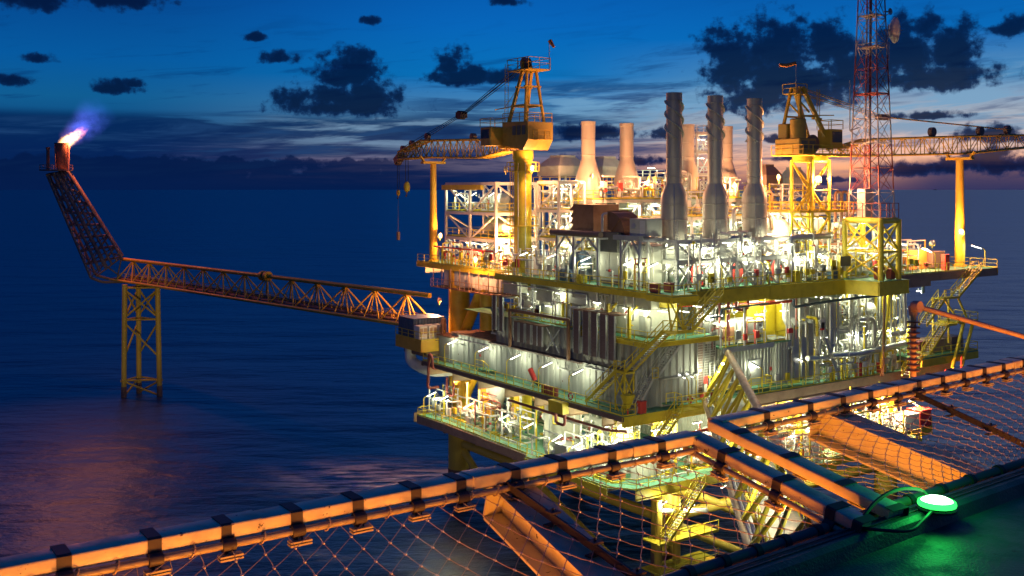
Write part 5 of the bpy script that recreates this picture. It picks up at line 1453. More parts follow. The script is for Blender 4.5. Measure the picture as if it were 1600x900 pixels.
pipe([(21.9, .3, ZU), (21.9, .3, 36.4), (29.8, .4, 36.4), (31, 3, 36.4)], .34, 'silver', 'fat silver pipe bending over the deck left of mast tower', 14)
pipe([(39.4, 1.6, ZU), (39.4, 1.6, 37.6), (32, 1.6, 37.6)], .34, 'silver', 'fat silver pipe dropping right of the mast tower', 14)
pipe([(22, 9, 34), (22, 9, 39.4), (24.6, 9, 39.4), (24.6, 9, 33)], .3, 'silver', 'silver hooped pipe right of the farthest spiral stack', 12)
for k, (x, y) in enumerate(((23.5, 6.6), (25.2, 6.8), (39.2, 7.4), (40.8, 7.6))):
    pipe([(x, y, 35), (x, y, 41.6), (x + 1.2, y, 41.6), (x + 1.2, y, 37)], .2, 'rust', 'brown hooped vent pipe near the right crane', 9, False)
pipe([(31, 6.4, 37.8), (33.6, 6.2, 35.6), (36, 6, 34.4), (39, 6, 33)], .22, 'orange', 'orange hose-like pipe sloping behind the mast tower', 8, False); pipe([(28, 6, 33.4), (32, 6, 35.0), (39.5, 6, 34.8)], .18, 'orange', 'orange pipe crossing behind the mast tower', 8, False)
# right end of the upper deck
crate(50, 4, ZU, 4.6, 2.4, 2.6, 'orange', 'orange-lit cargo basket at the right end of upper deck', 'basket', 'cargo_basket'); crate(54.2, 3.4, ZU, 2.8, 2.2, 2.3, 'dark', 'dark container beside the orange cargo basket', 'container', 'container')
crate(52.4, .2, ZU, 1.0, .6, 2.1, 'red', 'red cabinet at the railing near right boom post', 'cabinet', 'fire_cabinet'); crate(57.0, 4.4, ZU, 1.6, 1.4, 1.6, 'red', 'red tank box beyond the dark container')
equip('pump', 47.5, 6, ZU, 'at right end of deck', 0); equip('manifold', 56, 8, ZU, 'at right end of deck', 0)

# ------------------------------------------------------------------ right-hand outside stairs
t1 = stair((51.2, -1.9, 28.1), (56.4, -1.9, ZU), 1.1, 'uppermost yellow outside flight at the right end below the boom post', (0, 1))
lp = thing('stair_landing', 'yellow landing between the outside flights at the right end', 'landing', (50, -2, 28))
MB().box(47.6, 51.3, -2.6, -1.0, 27.95, 28.08).build('landing_plate', 'yellow', lp)
for p, q in (((48, -2.5, 27.9), (51.5, -2.5, 24.6)), ((51, -2.5, 27.9), (53.2, -2.5, 24.9)), ((51.2, -1, 28), (51.2, -1, 22)), ((47.8, -1, 28), (47.8, -1, 22))): MB().bar(p, q, .2).build('strut', 'yellow', lp)
railing([(47.8, -2.6, 28.08), (51.2, -2.6, 28.08)], None, parent=lp)
stair((44.2, -1.9, 24.9), (48.4, -1.9, 28.1), 1.1, 'second yellow outside flight at the right end', (0, 1)); stair((43.2, -3.0, 21.6), (47.2, -3.0, 24.9), 1.1, 'third yellow outside flight at the right end', (0, 1)); stair((40.6, -2.0, 18.9), (43.8, -2.0, 21.6), 1.1, 'lowest yellow outside flight at the right end', (0, 1))
lp = thing('stair_landing', 'small yellow lower landing on the right outside stairs', 'landing', (44, -2, 24.8)); MB().box(46.8, 49, -3.6, -1, 24.75, 24.88).box(42.5, 44.3, -3.6, -1, 21.5, 21.6).build('landing_plate', 'yellow', lp)
railing([(49, -1, 24.88), (49, -3.6, 24.88), (47, -3.6, 24.88)], None, parent=lp)
t = thing('side_platform', 'small yellow railed side platform beyond the right outside stairs', 'platform', (54, -1, 24.5)); MB().box(51.8, 55.6, -2.4, 1, 24.6, 24.75).build('plate', 'yellow', t)
railing([(52, -2.4, 24.75), (55.6, -2.4, 24.75), (55.6, 1, 24.75)], None, parent=t)
for p, q in (((53, -2, 24.6), (50.5, -2, 19)), ((55.2, -2, 24.6), (52.6, -2, 19))): MB().tube(p, q, .22, 10).build('strut', 'yellow', t)
t = thing('laydown_platform', 'low cantilever platform with boxes at the far right end', 'platform', (52, 0, 20.6)); MB().box(44.5, 57, -1.6, 5, 20.5, 20.66).build('plate', 'green', t); MB().box(44.5, 57, -1.65, -1.45, 19.6, 20.5).build('fascia', 'yellow', t)
railing([(45, -1.5, 20.66), (57, -1.5, 20.66), (57, 4.6, 20.66)], None, parent=t)
crate(50.5, 1.2, 20.66, 3.4, 2.2, 1.7, 'girder', 'brown box on the low right platform, left one'); crate(54.6, 1, 20.66, 2.6, 2.2, 1.8, 'dark', 'dark box on the low right platform, right one'); crate(46.8, .4, 20.66, 1.4, 1.2, 1.8, 'maroon', 'reddish box on the low right platform, nearest to stairs')
pipe([(52.5, -2, 20.4), (52.5, -2, 17.6), (49, -2, 17.6), (49, -2, 19)], .12, 'red', 'red fire pipe hanging under the low right platform', 8, False)

# ------------------------------------------------------------------ left face of the mid levels
# equipment room: lower corrugated wall, ledge, upper sooty wall
er = thing('equipment_room', 'long grey corrugated equipment room along the left walkway', 'building', (0, 20, ZM))
MB().corr((0, 38.6), (0, 1.6), ZM, 22.8, 1.1, .14).build('wall', 'grey', er); MB().corr((0, 2.2), (9.6, 2.2), ZM, 26, 1.0, .12).build('wall', 'grey', er)
MB().corr((.55, 28.8), (.55, 2.2), 22.8, 26.1, 1.1, .14).build('upper_wall', 'soot', er)
MB().corr((0, 38.6), (7, 38.6), ZM, 22.8, 1.0, .12).box(0, .1, 38.5, 38.6, ZM, 22.8).build('wall', 'grey', er)
MB().box(-.15, 14, 28.8, 38.7, 22.8, 22.95).build('roof', 'rust', er)
MB().box(-.55, .5, 10.5, 29, 22.66, 22.82).build('ledge', 'dark', er)
for k in range(10): MB().bar((-.05, 11.2 + k * 1.9, 21.7), (-.5, 11.2 + k * 1.9, 22.66), .09).build('ledge_bracket', 'galv', er)
MB().tube((-.28, 38, 22.2), (-.28, 29.4, 22.2), .07, 7).tube((-.28, 10, 22.4), (-.28, 2, 22.4), .07, 7).build('conduit', 'galv', er)
for k, y in enumerate((36.2, 29.8, 13.6)):
    d_ = MB().box(-.20, -.15, y - .65, y + .65, ZM + .1, ZM + 2.5).build('door', 'galv', er); MB().box(-.24, -.2, y + .4, y + .5, ZM + 1.1, ZM + 1.3).build('handle', 'dark', d_)
    MB().box(-.6, -.14, y - .9, y + .9, ZM + 2.6, ZM + 2.68).build('rain_hood', 'galv', er)
MB().box(-.2, -.15, 31.3, 31.6, ZM + 1.6, ZM + 1.9).build('alarm_box', 'red', er)
t = thing('end_cabin', 'grey cabin at left end of the walkway with a lit doorway', 'cabin', (-.6, 39.4, ZM)); MB().bbox(-1.0, 3.6, 36.9, 40.4, ZM + .02, 22.4, .05).build('body', 'grey', t); MB().box(-1.05, -1.0, 37.6, 38.9, ZM + .15, 21.4).build('door', 'galv', t); MB().box(-1.3, 3.8, 36.7, 40.6, 22.4, 22.5).build('roof', 'rust', t)
t = thing('lit_store', 'brightly lit open store hut beside the end cabin', 'hut', (-1, 41.4, ZM)); MB().box(0.6, .7, 40.5, 43, ZM, 21.6).box(-.9, .7, 42.9, 43, ZM, 21.6).build('wall', 'white', t); MB().box(-1.4, .9, 40.4, 43.1, 21.6, 21.7).build('roof', 'dark', t)
for k in range(3): MB().box(.35, .6, 40.8 + k * .7, 41.3 + k * .7, 20 + .3 * k, 20.6 + .3 * k).build('hanging_gear', ('red', 'orange', 'white')[k], t)
ceil_lamp((-.2, 41.8, 21.4), 1.57, 'strip lamp in the lit store hut at left end')
sl = thing('step_platform', 'small green step platform with yellow handrail at wall door', 'steps', (-.9, 29.5, ZM)); MB().box(-1.5, -.2, 27.6, 30.6, ZM + .3, ZM + .42).build('plate', 'green', sl); MB().bar((-1.4, 27.7, ZM + .2), (-1.4, 26.2, ZM), .1, .1).build('step', 'galv', sl); railing([(-1.5, 30.6, ZM + .42), (-1.5, 28.6, ZM + .42), (-1.5, 27.4, ZM + .0)], None, parent=sl, toe=False)
railing([(-2.9, 41.3, ZM), (-2.9, .5, ZM)], 'yellow railing of the green walkway along the grey corrugated room'); railing([(-2.9, .5, ZM), (-1.2, .5, ZM)], 'short yellow railing at the walkway near corner'); railing([(4.6, .5, ZM), (12.5, .5, ZM)], 'yellow railing of mid deck left of the footbridge'); railing([(15.2, .5, ZM), (39.5, .5, ZM)], 'yellow railing of mid deck right of the footbridge')
railing([(-2.9, 41.3, ZM), (3, 41.3, ZM)], 'short yellow railing at the left end of the green walkway')
for k, y in enumerate((36.0, 28.6, 21.6, 15.2, 9.6)): post_lamp((-2.75, y, ZM), 0, 'lit lamp leaning inward on walkway before grey wall', 2.7)
def wall_of_trays(name, pts, z0, z1, w, m, lab):
    for k, (x, y) in enumerate(pts):
        t = thing('cable_tray', lab, 'cable tray', (x, y, z0), 'vertical cable trays')
        MB().path([(x + 1.6, y, z1), (x, y, z1), (x, y, z0)], .01, 4) if 0 else None
        b_ = MB(); b_.box(x - .06, x + .06, y - w / 2, y + w / 2, z0, z1)
        for q in range(int((z1 - z0) / .4)): b_.box(x - .09, x - .06, y - w / 2, y + w / 2, z0 + .4 * q, z0 + .4 * q + .08)
        b_.build('cables', m, t)
        MB().box(x - .12, x + .12, y - w / 2 - .05, y - w / 2, z0, z1).box(x - .12, x + .12, y + w / 2, y + w / 2 + .05, z0, z1).build('side_rails', 'galv', t)
        MB().box(x - .06, x + 2.2, y - w / 2, y + w / 2, z1, z1 + .12).build('top_run', 'rust', t)
wall_of_trays('a', [(-.9, 27.0), (-.9, 25.5)], 24.6, 28.8, .75, 'dark', 'tall dark cable tray above the left part of grey room')
wall_of_trays('b', [(-.7, 22.6), (-.7, 21.3), (-.7, 20), (-.7, 18.7), (-.7, 17.7)], 23.7, 26.0, .85, 'dark', 'short dark cable tray on the sooty wall')
wall_of_trays('c', [(-.9, 10.6), (-.9, 8.9), (-.9, 7.5), (-.9, 6.0), (-.9, 4.6)], 23.9, 28.6, .95, 'dark', 'tall dark cable tray in front of the mezzanine')
t = thing('tray_rack', 'rusty frame over the short cable trays on the sooty wall', 'rack', (-.4, 19, 23)); 
for y in (24.2, 12.6): MB().bar((-.5, y, 22.8), (-.5, y, 27.4), .3).build('post', 'rust', t)
MB().bar((-.5, 24.4, 27.3), (-.5, 12.4, 27.3), .25, .3).build('beam', 'rust', t); MB().bar((-.5, 24, 26.5), (1.8, 20, 26.5), .12).bar((-.6, 16.6, 23.4), (-.6, 14.2, 26), .1).bar((-.6, 14.2, 23.4), (-.6, 16.6, 26), .1).build('brace', 'galv', t)
# white cabins on the mezzanine and boxes hung from the deck above
for k, (y0, y1, z0, z1, x0, m_) in enumerate(((23.5, 27.5, ZZ, 29.4, 3.2, 'white'), (17.8, 22.4, ZZ, 29.8, 2.6, 'cream'), (13, 16.6, ZZ, 29.2, 2.0, 'white'), (2.6, 9.6, ZZ + .2, 29.2, 2.4, 'cream'))):
    t = thing('white_cabin', 'pale cabin on the mezzanine behind the cable trays', 'cabin', (x0, y0, z0), 'pale cabins on the mezzanine')
    MB().bbox(x0, x0 + 4, y0, y1, z0, z1, .05).build('body', m_, t); MB().box(x0 - .04, x0, y0 + .4, y0 + 1.4, z0 + .1, z0 + 2.1).build('door', 'grey', t); MB().lathe((x0 - .02, y1 - .8, z0 + 1.6), [(.45, 0), (.45, -.1), (.3, -.12), (.06, -.04)], 14, 'x').build('fan', 'galv', t)
for k, (y0, y1, z0) in enumerate(((25.4, 28.5, 28.9), (17.4, 22.0, 28.5), (9.6, 16.6, 28.9), (1.5, 8.6, 29.4))):
    single(MB().bbox(1.4 + .4 * (k % 2), 3.0, y0, y1, z0, 31.1, .04), 'duct_box', 'cream', 'cream duct box hung under the upper deck left edge', 'duct', 'cream duct boxes under the upper deck')
pipe([(.8, 28, 30.2), (.8, 11, 30.2), (.8, 11, 29)], .09, 'galv', 'thin grey pipe under the upper deck left edge', 7, False)
railing([(.15, 12.3, ZZ), (.15, .2, ZZ), (4, .2, ZZ)], 'yellow railing of the mezzanine at near corner'); railing([(1.0, 25, ZZ), (1.0, 12.6, ZZ)], 'yellow railing of the mezzanine behind dark trays')
for k, y in enumerate((3.4, 6.8)): single(MB().bar((.5, y, ZZ), (.5, y, 29.6), .28).bar((.5, y, 28.6), (1.6, y, 29.6), .2), 'yellow_post', 'yellow', 'yellow post on the mezzanine edge', 'post', 'yellow posts on the mezzanine')
for k, (x, y, z) in enumerate(((1.6, 27.2, 29.2), (1.0, 16.2, 29.9), (2.2, 14.0, 29.6), (1.4, 9.8, 29.4), (2.6, 22.8, 29.5), (1.6, 5.0, 29.2), (1.8, 2.4, 29.2), (3.2, 11.4, 28.2), (1.7, 19.2, 28.1), (6, .9, 29.0), (8, .9, 29.4), (3, 1.0, 29.2))): ceil_lamp((x, y, z), 1.57, 'lit strip lamp under the upper deck left edge', .55)
for (x, y, k, q) in ((2.0, 11.4, 'pump', 1), (1.6, 24.6, 'pump', 1), (4.5, 32, 'manifold', 1), (8, 34.5, 'hvessel', 0)): equip(k, x, y, ZZ if y < 28 else 22.95, 'behind the cable trays', q)
# left cantilever platform with containers
t = thing('laydown_platform', 'ochre cantilever platform at the left end carrying a dark container', 'platform', (0, 44, 22)); MB().box(-3.6, 3.4, 40.6, 47.8, 21.6, 21.75).build('plate', 'ochre', t); MB().box(-3.65, -3.5, 40.6, 47.8, 20.2, 21.6).box(-3.5, 3.4, 40.55, 40.7, 20.2, 21.6).build('fascia', 'ochre', t); MB().box(-2.6, 2.6, 40.9, 47.2, 19.4, 20.2).build('support', 'dark', t)
railing([(-3.6, 47.8, 21.75), (-3.6, 40.6, 21.75), (0, 40.6, 21.75)], None, parent=t)
t = thing('container', 'dark blue shipping container on the left cantilever platform', 'container', (-1, 46, 21.8)); MB().corr((-3.3, 47.6), (-3.3, 43.2), 21.8, 24.3, .5, .07).corr((-3.3, 43.2), (1.6, 43.2), 21.8, 24.3, .5, .07).box(-3.28, 1.6, 43.22, 47.6, 24.3, 24.38).build('body', 'navy', t); MB().box(-3.28, 1.6, 43.25, 47.6, 21.75, 21.85).build('base', 'dark', t)
for k in range(3):
    y = 42.3 - .0 * k; x = -2.9 + k * 1.5
    t = thing('cargo_basket', 'orange-lit white cargo box in front of the dark container', 'box', (x, y, 21.75), 'cargo boxes on the left platform')
    MB().bbox(x - .6, x + .65, 41.3, 42.8, 21.8, 23.6, .03).build('body', 'white', t); MB().box(x - .5, x - .05, 41.27, 41.3, 22.5, 23.3).box(x + .1, x + .55, 41.27, 41.3, 22.5, 23.3).build('panel', 'girder', t)
pipe([(-2.4, 45.8, 20.2), (-2.4, 45.8, 18.2), (-1.4, 42, 17.2), (2, 41.4, 17.2)], .75, 'white', 'fat white pipe elbow under the left platform', 16, False, 2.2)
pipe([(.2, 40.9, 22.3), (.2, 40.9, 24.4), (-.6, 40.2, 24.4), (-.6, 40.2, 22.5)], .22, 'rust', 'rusty gooseneck vent on the end cabin roof', 9, False); pipe([(-1.6, 38.2, 18.4), (-3.3, 38.2, 18.4), (-3.3, 38.2, 19.9), (-3.3, 39.0, 20.3), (-3.3, 39.4, 15.6), (-1.6, 39.4, 15.6)], .2, 'maroon', 'dark red gooseneck pipe over the left walkway edge', 9, False)
pipe([(-3.1, 11.2, 18.4), (-3.3, 11.2, 18.0), (-3.3, 11.2, 16.4), (-3.3, 9.6, 16.4), (-3.3, 9.6, 18.2)], .16, 'maroon', 'dark red U-shaped pipe under the walkway edge', 9, False)
lf = thing('survival_suit_chute', 'red and black life-raft launcher leaning at grey wall', 'life raft', (-1, 18, ZM))
MB().tube((-1.2, 19.0, ZM + 1.9), (-1.2, 17.9, ZM + .7), .34, 14, .28).build('canister', 'red', lf); MB().tube((-1.2, 17.9, ZM + .7), (-1.2, 17.2, ZM + .4), .24, 10).build('nose', 'black', lf); MB().bar((-1.2, 18.6, ZM), (-1.2, 17.4, ZM + 1.0), .12).bar((-1.5, 18.4, ZM), (-.9, 18.4, ZM + 1.2), .1).build('cradle', 'white', lf)
def drum(x, y, z, lab, m='maroon'):
    t = thing('barrel', lab, 'barrel', (x, y, z)); MB().lathe((x, y, z), [(.3, 0), (.3, .3), (.32, .32), (.3, .34), (.3, .6), (.32, .62), (.3, .64), (.3, .95), (.26, .95)], 16).build('shell', m, t); MB().lathe((x, y, z + .93), [(.27, 0), (.27, .03)], 16).build('lid', m, t)
for k in range(4): drum(-2.4 + .0 * k, 12.4 + .75 * k, ZM, 'dark red barrel at the walkway railing')
def buoy(x, y, z, lab, ax='x'):
    t = thing('life_buoy', lab, 'life buoy', (x, y, z)); b_ = MB(); n_ = 16; vs = []
    for i in range(n_):
        a = 2 * math.pi * i / n_
        for k in range(6):
            c_ = 2 * math.pi * k / 6; r = .34 + .08 * math.cos(c_); o = .08 * math.sin(c_)
            vs.append((x + o, y + math.cos(a) * r, z + math.sin(a) * r) if ax == 'x' else (x + math.cos(a) * r, y + o, z + math.sin(a) * r))
    b_.add(vs, [(i * 6 + k, i * 6 + (k + 1) % 6, ((i + 1) % n_) * 6 + (k + 1) % 6, ((i + 1) % n_) * 6 + k) for i in range(n_) for k in range(6)], True); b_.build('ring', 'red', t)
    for a in (.8, 2.4, 3.9, 5.5):
        p = (x, y + math.cos(a) * .34, z + math.sin(a) * .34) if ax == 'x' else (x + math.cos(a) * .34, y, z + math.sin(a) * .34)
        MB().lathe(p, [(.02, -.07), (.1, -.06), (.1, .06), (.02, .07)], 8).build('band', 'white', t)
buoy(-2.98, 9.0, ZM + .65, 'red and white life buoy on the walkway railing before the corner'); buoy(6.4, .42, ZM + .65, 'red life buoy on the mid deck railing left of footbridge', 'y')
crate(-3.4, 10.6, 17.6, .9, 2.6, 1.3, 'yellow', 'yellow box fixed below the walkway edge near the corner')

# zigzag stairs at the near corner
stair((1.2, -4.6, 28.0), (5.6, -4.6, ZU), 1.15, 'yellow top flight of the corner zigzag stairs', (0, 1)); stair((-1.0, 1.7, 23.2), (-1.0, -4.0, 28.0), 1.15, 'yellow middle flight of the corner zigzag stairs', (1, 0)); stair((-1.0, 8.2, ZM), (-1.0, 3.1, 23.1), 1.15, 'lower yellow flight reaching the green walkway', (1, 0))
lp = thing('stair_landing', 'upper yellow landing of the corner zigzag stairs', 'landing', (0, -4.6, 28)); MB().prism([(-1.7, -4.0), (-1.7, -4.4), (-.9, -5.3), (1.3, -5.3), (1.3, -4.0)], 27.85, 28.0).build('landing_plate', 'yellow', lp)
railing([(-1.7, -4.1, 28), (-.9, -5.3, 28), (1.2, -5.3, 28)], None, parent=lp)
for p, q in (((-.6, -4.1, 28), (-.6, -3.6, 31)), ((1.0, -4.1, 28), (1.0, -3.8, 31)), ((-.6, -4.1, 28), (1.0, -3.9, 31)), ((1.0, -4.1, 28), (-.6, -3.9, 31))): MB().bar(p, q, .12).build('hanger', 'yellow', lp)
lp = thing('stair_landing', 'lower yellow landing on a braced trestle by grey wall', 'landing', (-1, 2.4, 23)); MB().box(-1.7, -.3, 1.6, 3.3, 22.95, 23.1).build('landing_plate', 'yellow', lp); railing([(-1.7, 1.6, 23.1), (-1.7, 3.3, 23.1)], None, parent=lp)
tx = [(-1.6, 1.7), (-1.6, 3.2), (-.4, 3.2), (-.4, 1.7)]
for x, y in tx: MB().bar((x, y, ZM - 1.6), (x, y, 22.95), .12).build('post', 'yellow', lp)
for (a, b_) in zip(tx, tx[1:] + tx[:1]):
    for z in (ZM - 1.5, ZM + 1.4): MB().bar((*a, z), (*b_, z + 2.3), .09).bar((*b_, z), (*a, z + 2.3), .09).build('brace', 'yellow', lp)
stair((1.9, 1.15, 22.4), (5.6, 1.15, 25.9), 1.0, 'grey upper flight of inner stairs beside the corrugated corner', (0, 1), m='galv'); stair((-1.2, 1.1, ZM), (1.3, 1.1, 22.3), 1.0, 'grey lower flight of inner stairs beside the corrugated corner', (0, 1), m='galv')
lp = thing('stair_landing', 'small grey landing of the inner stairs', 'landing', (1.6, 1.1, 22.3)); MB().box(1.2, 2.0, .6, 1.7, 22.25, 22.35).build('landing_plate', 'galv', lp); railing([(1.2, .6, 22.35), (2.0, .6, 22.35)], None, parent=lp)
lp = thing('stair_landing', 'yellow railed top landing of the inner stairs', 'landing', (6.5, .8, 25.9)); MB().box(5.5, 8.4, .2, 2.1, 25.8, 25.93).build('landing_plate', 'galv', lp); railing([(5.6, .25, 25.93), (8.4, .25, 25.93), (8.4, 2, 25.93)], None, parent=lp)
stair((-1.6, -.9, 14.4), (3.4, -.9, ZM - .1), 1.1, 'yellow flight leading down from mid deck to lower deck', (0, 1))
lp = thing('stair_landing', 'yellow platform at head of the flight to the lower deck', 'landing', (4, -.6, ZM)); MB().box(3.3, 6.2, -1.6, .4, ZM - .16, ZM - .04).build('landing_plate', 'yellow', lp); railing([(3.4, -1.6, ZM), (6.2, -1.6, ZM), (6.2, .3, ZM)], None, parent=lp)
t = thing('corner_hut', 'small grey corrugated hut with flat roof at the near corner', 'hut', (5.8, 2, ZM)); MB().corr((3.6, 1.7), (8.4, 1.7), ZM, 21.9, 1.0, .1).corr((3.6, 3.4), (3.6, 1.7), ZM, 21.9, 1.0, .1).build('wall', 'grey', t); MB().box(3.3, 8.6, 1.3, 3.6, 21.9, 22.0).build('roof', 'galv', t)
sp_ = thing('step_platform', 'small green step platform with yellow rail at near corner hut', 'steps', (4, 1, ZM)); MB().box(3.4, 5.6, .9, 1.6, ZM + .35, ZM + .45).build('plate', 'green', sp_); railing([(3.4, .9, ZM + .45), (4.6, .9, ZM + .45), (5.6, .9, ZM + .1)], None, parent=sp_, toe=False)
for k, (px, py) in enumerate(((1076, 590), (1088, 588))):
    p = ony(px, 640, .62); post_lamp((p.x, .62, ZM), 1.57, 'lit lamp on a post by the near corner of mid deck', 2.7)
t = thing('funnel_chute', 'yellow funnel chute at foot of the inner stairs', 'funnel', (-1.6, .8, ZM)); MB().add([(-2.4, .5, 21), (-1.2, .5, 21), (-1.2, 1.5, 21), (-2.4, 1.5, 21), (-2.0, .9, 19.6), (-1.6, .9, 19.6), (-1.6, 1.1, 19.6), (-2.0, 1.1, 19.6)], [(0, 4, 5, 1), (1, 5, 6, 2), (2, 6, 7, 3), (3, 7, 4, 0), (0, 1, 2, 3)]).build('hopper', 'yellow', t); MB().tube((-1.8, 1, 19.7), (-1.8, 1, ZM), .1, 8).build('spout', 'red', t)
crate(-.4, .5, ZM, .8, .7, 1.3, 'red', 'red ribbed locker on mid deck below the zigzag stairs')
for k in range(2): single(MB().tube((10.2 + 1.5 * k, 2.6 + .4 * k, ZM), (10.2 + 1.5 * k, 2.6 + .4 * k, ZM + 2.5), .8, 20, .74), 'red_tank', 'red', 'red upright tank behind the footbridge head', 'tank', 'red tanks behind the footbridge')

# ------------------------------------------------------------------ right face of the mid levels
wall_trays = [(9.4, 'dark'), (10.4, 'louver'), (11.3, 'louver'), (23.6, 'galv'), (24.8, 'galv'), (26.2, 'galv'), (27.4, 'galv')]
for k, (x, m_) in enumerate(wall_trays):
    z0, z1 = (19.6, 29.6)
    t = thing('cable_tray', ('tall grey cable tray left of the air conditioned room' if k < 3 else 'tall silver cable tray right of the corrugated container'), 'cable tray', (x, 2.0, z0), 'tall cable trays on the right face')
    MB().path([(x, 2.6, z1), (x, 2.2, 28), (x, 2.2, 26.4), (x, 1.8, 25.8), (x, 1.8, z0)], .01, 3)
    b_ = MB()
    prof = [(2.3, z1), (2.3, 26.8), (1.75, 26.0), (1.75, z0)] if k >= 3 else [(2.0, z1), (2.0, z0)]
    for (ya, za), (yb, zb) in zip(prof, prof[1:]): b_.bar((x, ya, za), (x, yb, zb), .8, .1, up=(0, 1, 0))
    b_.build('cables', m_, t)
    b_ = MB()
    for e in (-.43, .43):
        for (ya, za), (yb, zb) in zip(prof, prof[1:]): b_.bar((x + e, ya, za), (x + e, yb, zb), .06, .2, up=(0, 1, 0))
    for q in range(22): b_.bar((x - .42, 1.68 if k >= 3 else 1.92, z0 + .3 + q * .27), (x + .42, 1.68 if k >= 3 else 1.92, z0 + .3 + q * .27), .03)
    b_.build('side_rails', 'galv', t)
t = thing('container_room', 'grey corrugated container room with the fan unit on its roof', 'container', (16, 3, ZM)); MB().corr((12.6, 2.4), (21.4, 2.4), ZM + .5, 24.3, .55, .12).corr((12.6, 6), (12.6, 2.4), ZM + .5, 24.3, .55, .12).build('wall', 'grey', t)
MB().corr((21.4, 1.6), (23.2, 1.6), ZM + .5, 24.6, .5, .1).corr((21.4, 2.6), (21.4, 1.6), ZM + .5, 24.6, .5, .1).box(20.6, 23.3, 1.4, 4, 24.6, 24.75).build('side_wall', 'grey', t)
d_ = MB().box(17.4, 19.3, 2.2, 2.27, ZM + .5, ZM + 3.5).build('door', 'galv', t); MB().box(17.5, 17.6, 2.12, 2.2, ZM + 1.7, ZM + 2).build('handle', 'dark', d_); MB().box(20.9, 21.2, 2.2, 2.27, ZM + 2, ZM + 2.4).build('alarm_box', 'red', t)
MB().box(12.2, 23.4, 1.3, 8, 24.3, 24.5).build('roof', 'green', t); MB().box(12.2, 20.5, 1.25, 1.4, 23.9, 24.45).build('fascia', 'galv', t)
railing([(12.3, 1.4, 24.5), (22.9, 1.4, 24.5)], 'yellow railing on the container room roof round the fan unit')
sl = thing('step_platform', 'grey steps with yellow rails at container room door', 'steps', (18, 1.4, ZM)); MB().box(16.6, 20, 1.2, 2.2, ZM + .45, ZM + .55).build('plate', 'green', sl)
for k in range(4): MB().box(16.0 - .3 * k, 16.6, 1.2, 2.1, ZM + .35 - .1 * k, ZM + .4 - .1 * k).build('step', 'galv', sl)
railing([(15.4, 1.2, ZM), (16.6, 1.2, ZM + .55), (20, 1.2, ZM + .55), (20, 2.1, ZM + .55)], None, parent=sl, toe=False)
ac = thing('fan_unit', 'white box with four round fans on the container room roof', 'air conditioner', (17, 2.4, 24.5)); MB().bbox(15.8, 19.6, 2.0, 4.6, 24.62, 27.1, .06).build('casing', 'white', ac)
for x in (16.5, 18.9):
    for z in (25.2, 26.45):
        f_ = MB().lathe((x, 1.99, z), [(.5, 0), (.5, -.08), (.44, -.08), (.42, -.02)], 18, 'y').build('fan', 'galv', ac); MB().lathe((x, 1.985, z), [(.42, 0), (.1, -.02), (.01, -.03)], 16, 'y').build('grille', 'louver', f_)
ac2 = thing('louvred_cabinet', 'white cabinet with brown louvres left of the fan unit', 'cabinet', (13.8, 2.6, 24.5)); MB().bbox(12.9, 15.2, 2.2, 4.4, 24.6, 27.0, .05).build('casing', 'white', ac2)
for k in range(2): MB().box(13.1 + k * 1.0, 13.95 + k * 1.0, 2.16, 2.2, 25, 26.6).build('louver', 'rust', ac2)
t = thing('yellow_enclosure', 'large yellow machine enclosure behind the silver trays', 'enclosure', (22, 5, 24.5)); MB().bbox(20.5, 26.5, 5.2, 9, 24.5, 29.2, .1).build('body', 'yellow', t); MB().box(21, 23, 5.17, 5.2, 25, 27.4).build('door', 'yellow', t)
for k, (x, y, z) in enumerate(((12.6, 2.4, 27.9), (14, 1.6, 27.4), (14.6, 1.4, 28.8), (18.6, 1.8, 27.7), (17.4, 1.5, 29.3), (22.6, 1.6, 27.9), (10.6, 1.4, 28.2), (20.6, 3.4, 29.3))): ceil_lamp((x, y, z), 0, 'lit strip lamp above the fan unit roof', 1.4)
# process decks right of it
fr_ = frame('process_frame', 'pale steel frame with a mid walkway full of silver pipework', 28.6, 43.5, 1.6, 9, (ZM, 24.6, 30.6), 5, 1, w=.26, plate='galv', rail='white', top_plate=False, braces='y')
for (x, y, z, k, q) in ((31, 3.6, ZM, 'manifold', 0), (35.4, 3.4, ZM, 'pump', 0), (39.6, 3.4, ZM, 'loops', 0), (42.6, 3.6, ZM, 'manifold', 1), (31, 3.8, 24.9, 'loops', 0), (35.2, 3.6, 24.9, 'manifold', 0), (39.5, 3.8, 24.9, 'hvessel', 0), (33.2, 7, 24.9, 'vvessel', 0), (37.4, 6.8, 24.9, 'loops', 0), (41.4, 6.8, 24.9, 'manifold', 0), (33, 7.2, ZM, 'hvessel', 0), (38, 7.2, ZM, 'manifold', 0), (29.4, 4.2, ZM, 'vvessel', 0), (46.4, 3.4, ZM, 'manifold', 1), (46.2, 6.8, 24.2, 'loops', 0), (48.5, 4, ZM, 'vvessel', 0)):
    equip(k, x, y, z, 'in right process bay', q, 1 if k in ('manifold', 'loops', 'pump') else 0)
def py_(lst, y): return [ony(a, b_, y) for a, b_ in lst]
pipe(py_([(1260, 470), (1297, 468), (1297, 560), (1262, 560)], 1.0), .3, 'silver', 'fat silver pipe dropping right of the silver trays', 12)
pipe(py_([(1340, 500), (1365, 497), (1365, 548), (1340, 562)], .9), .34, 'silver', 'fat shiny silver pipe bending down in process bay middle', 12)
pipe(py_([(1300, 556), (1345, 552), (1415, 537)], .4), .36, 'silver', 'long fat silver header along the process bay front', 14)
pipe(py_([(1412, 445), (1414, 520), (1390, 523)], .2), .3, 'silver', 'silver vertical pipe at right end of process bay', 12)
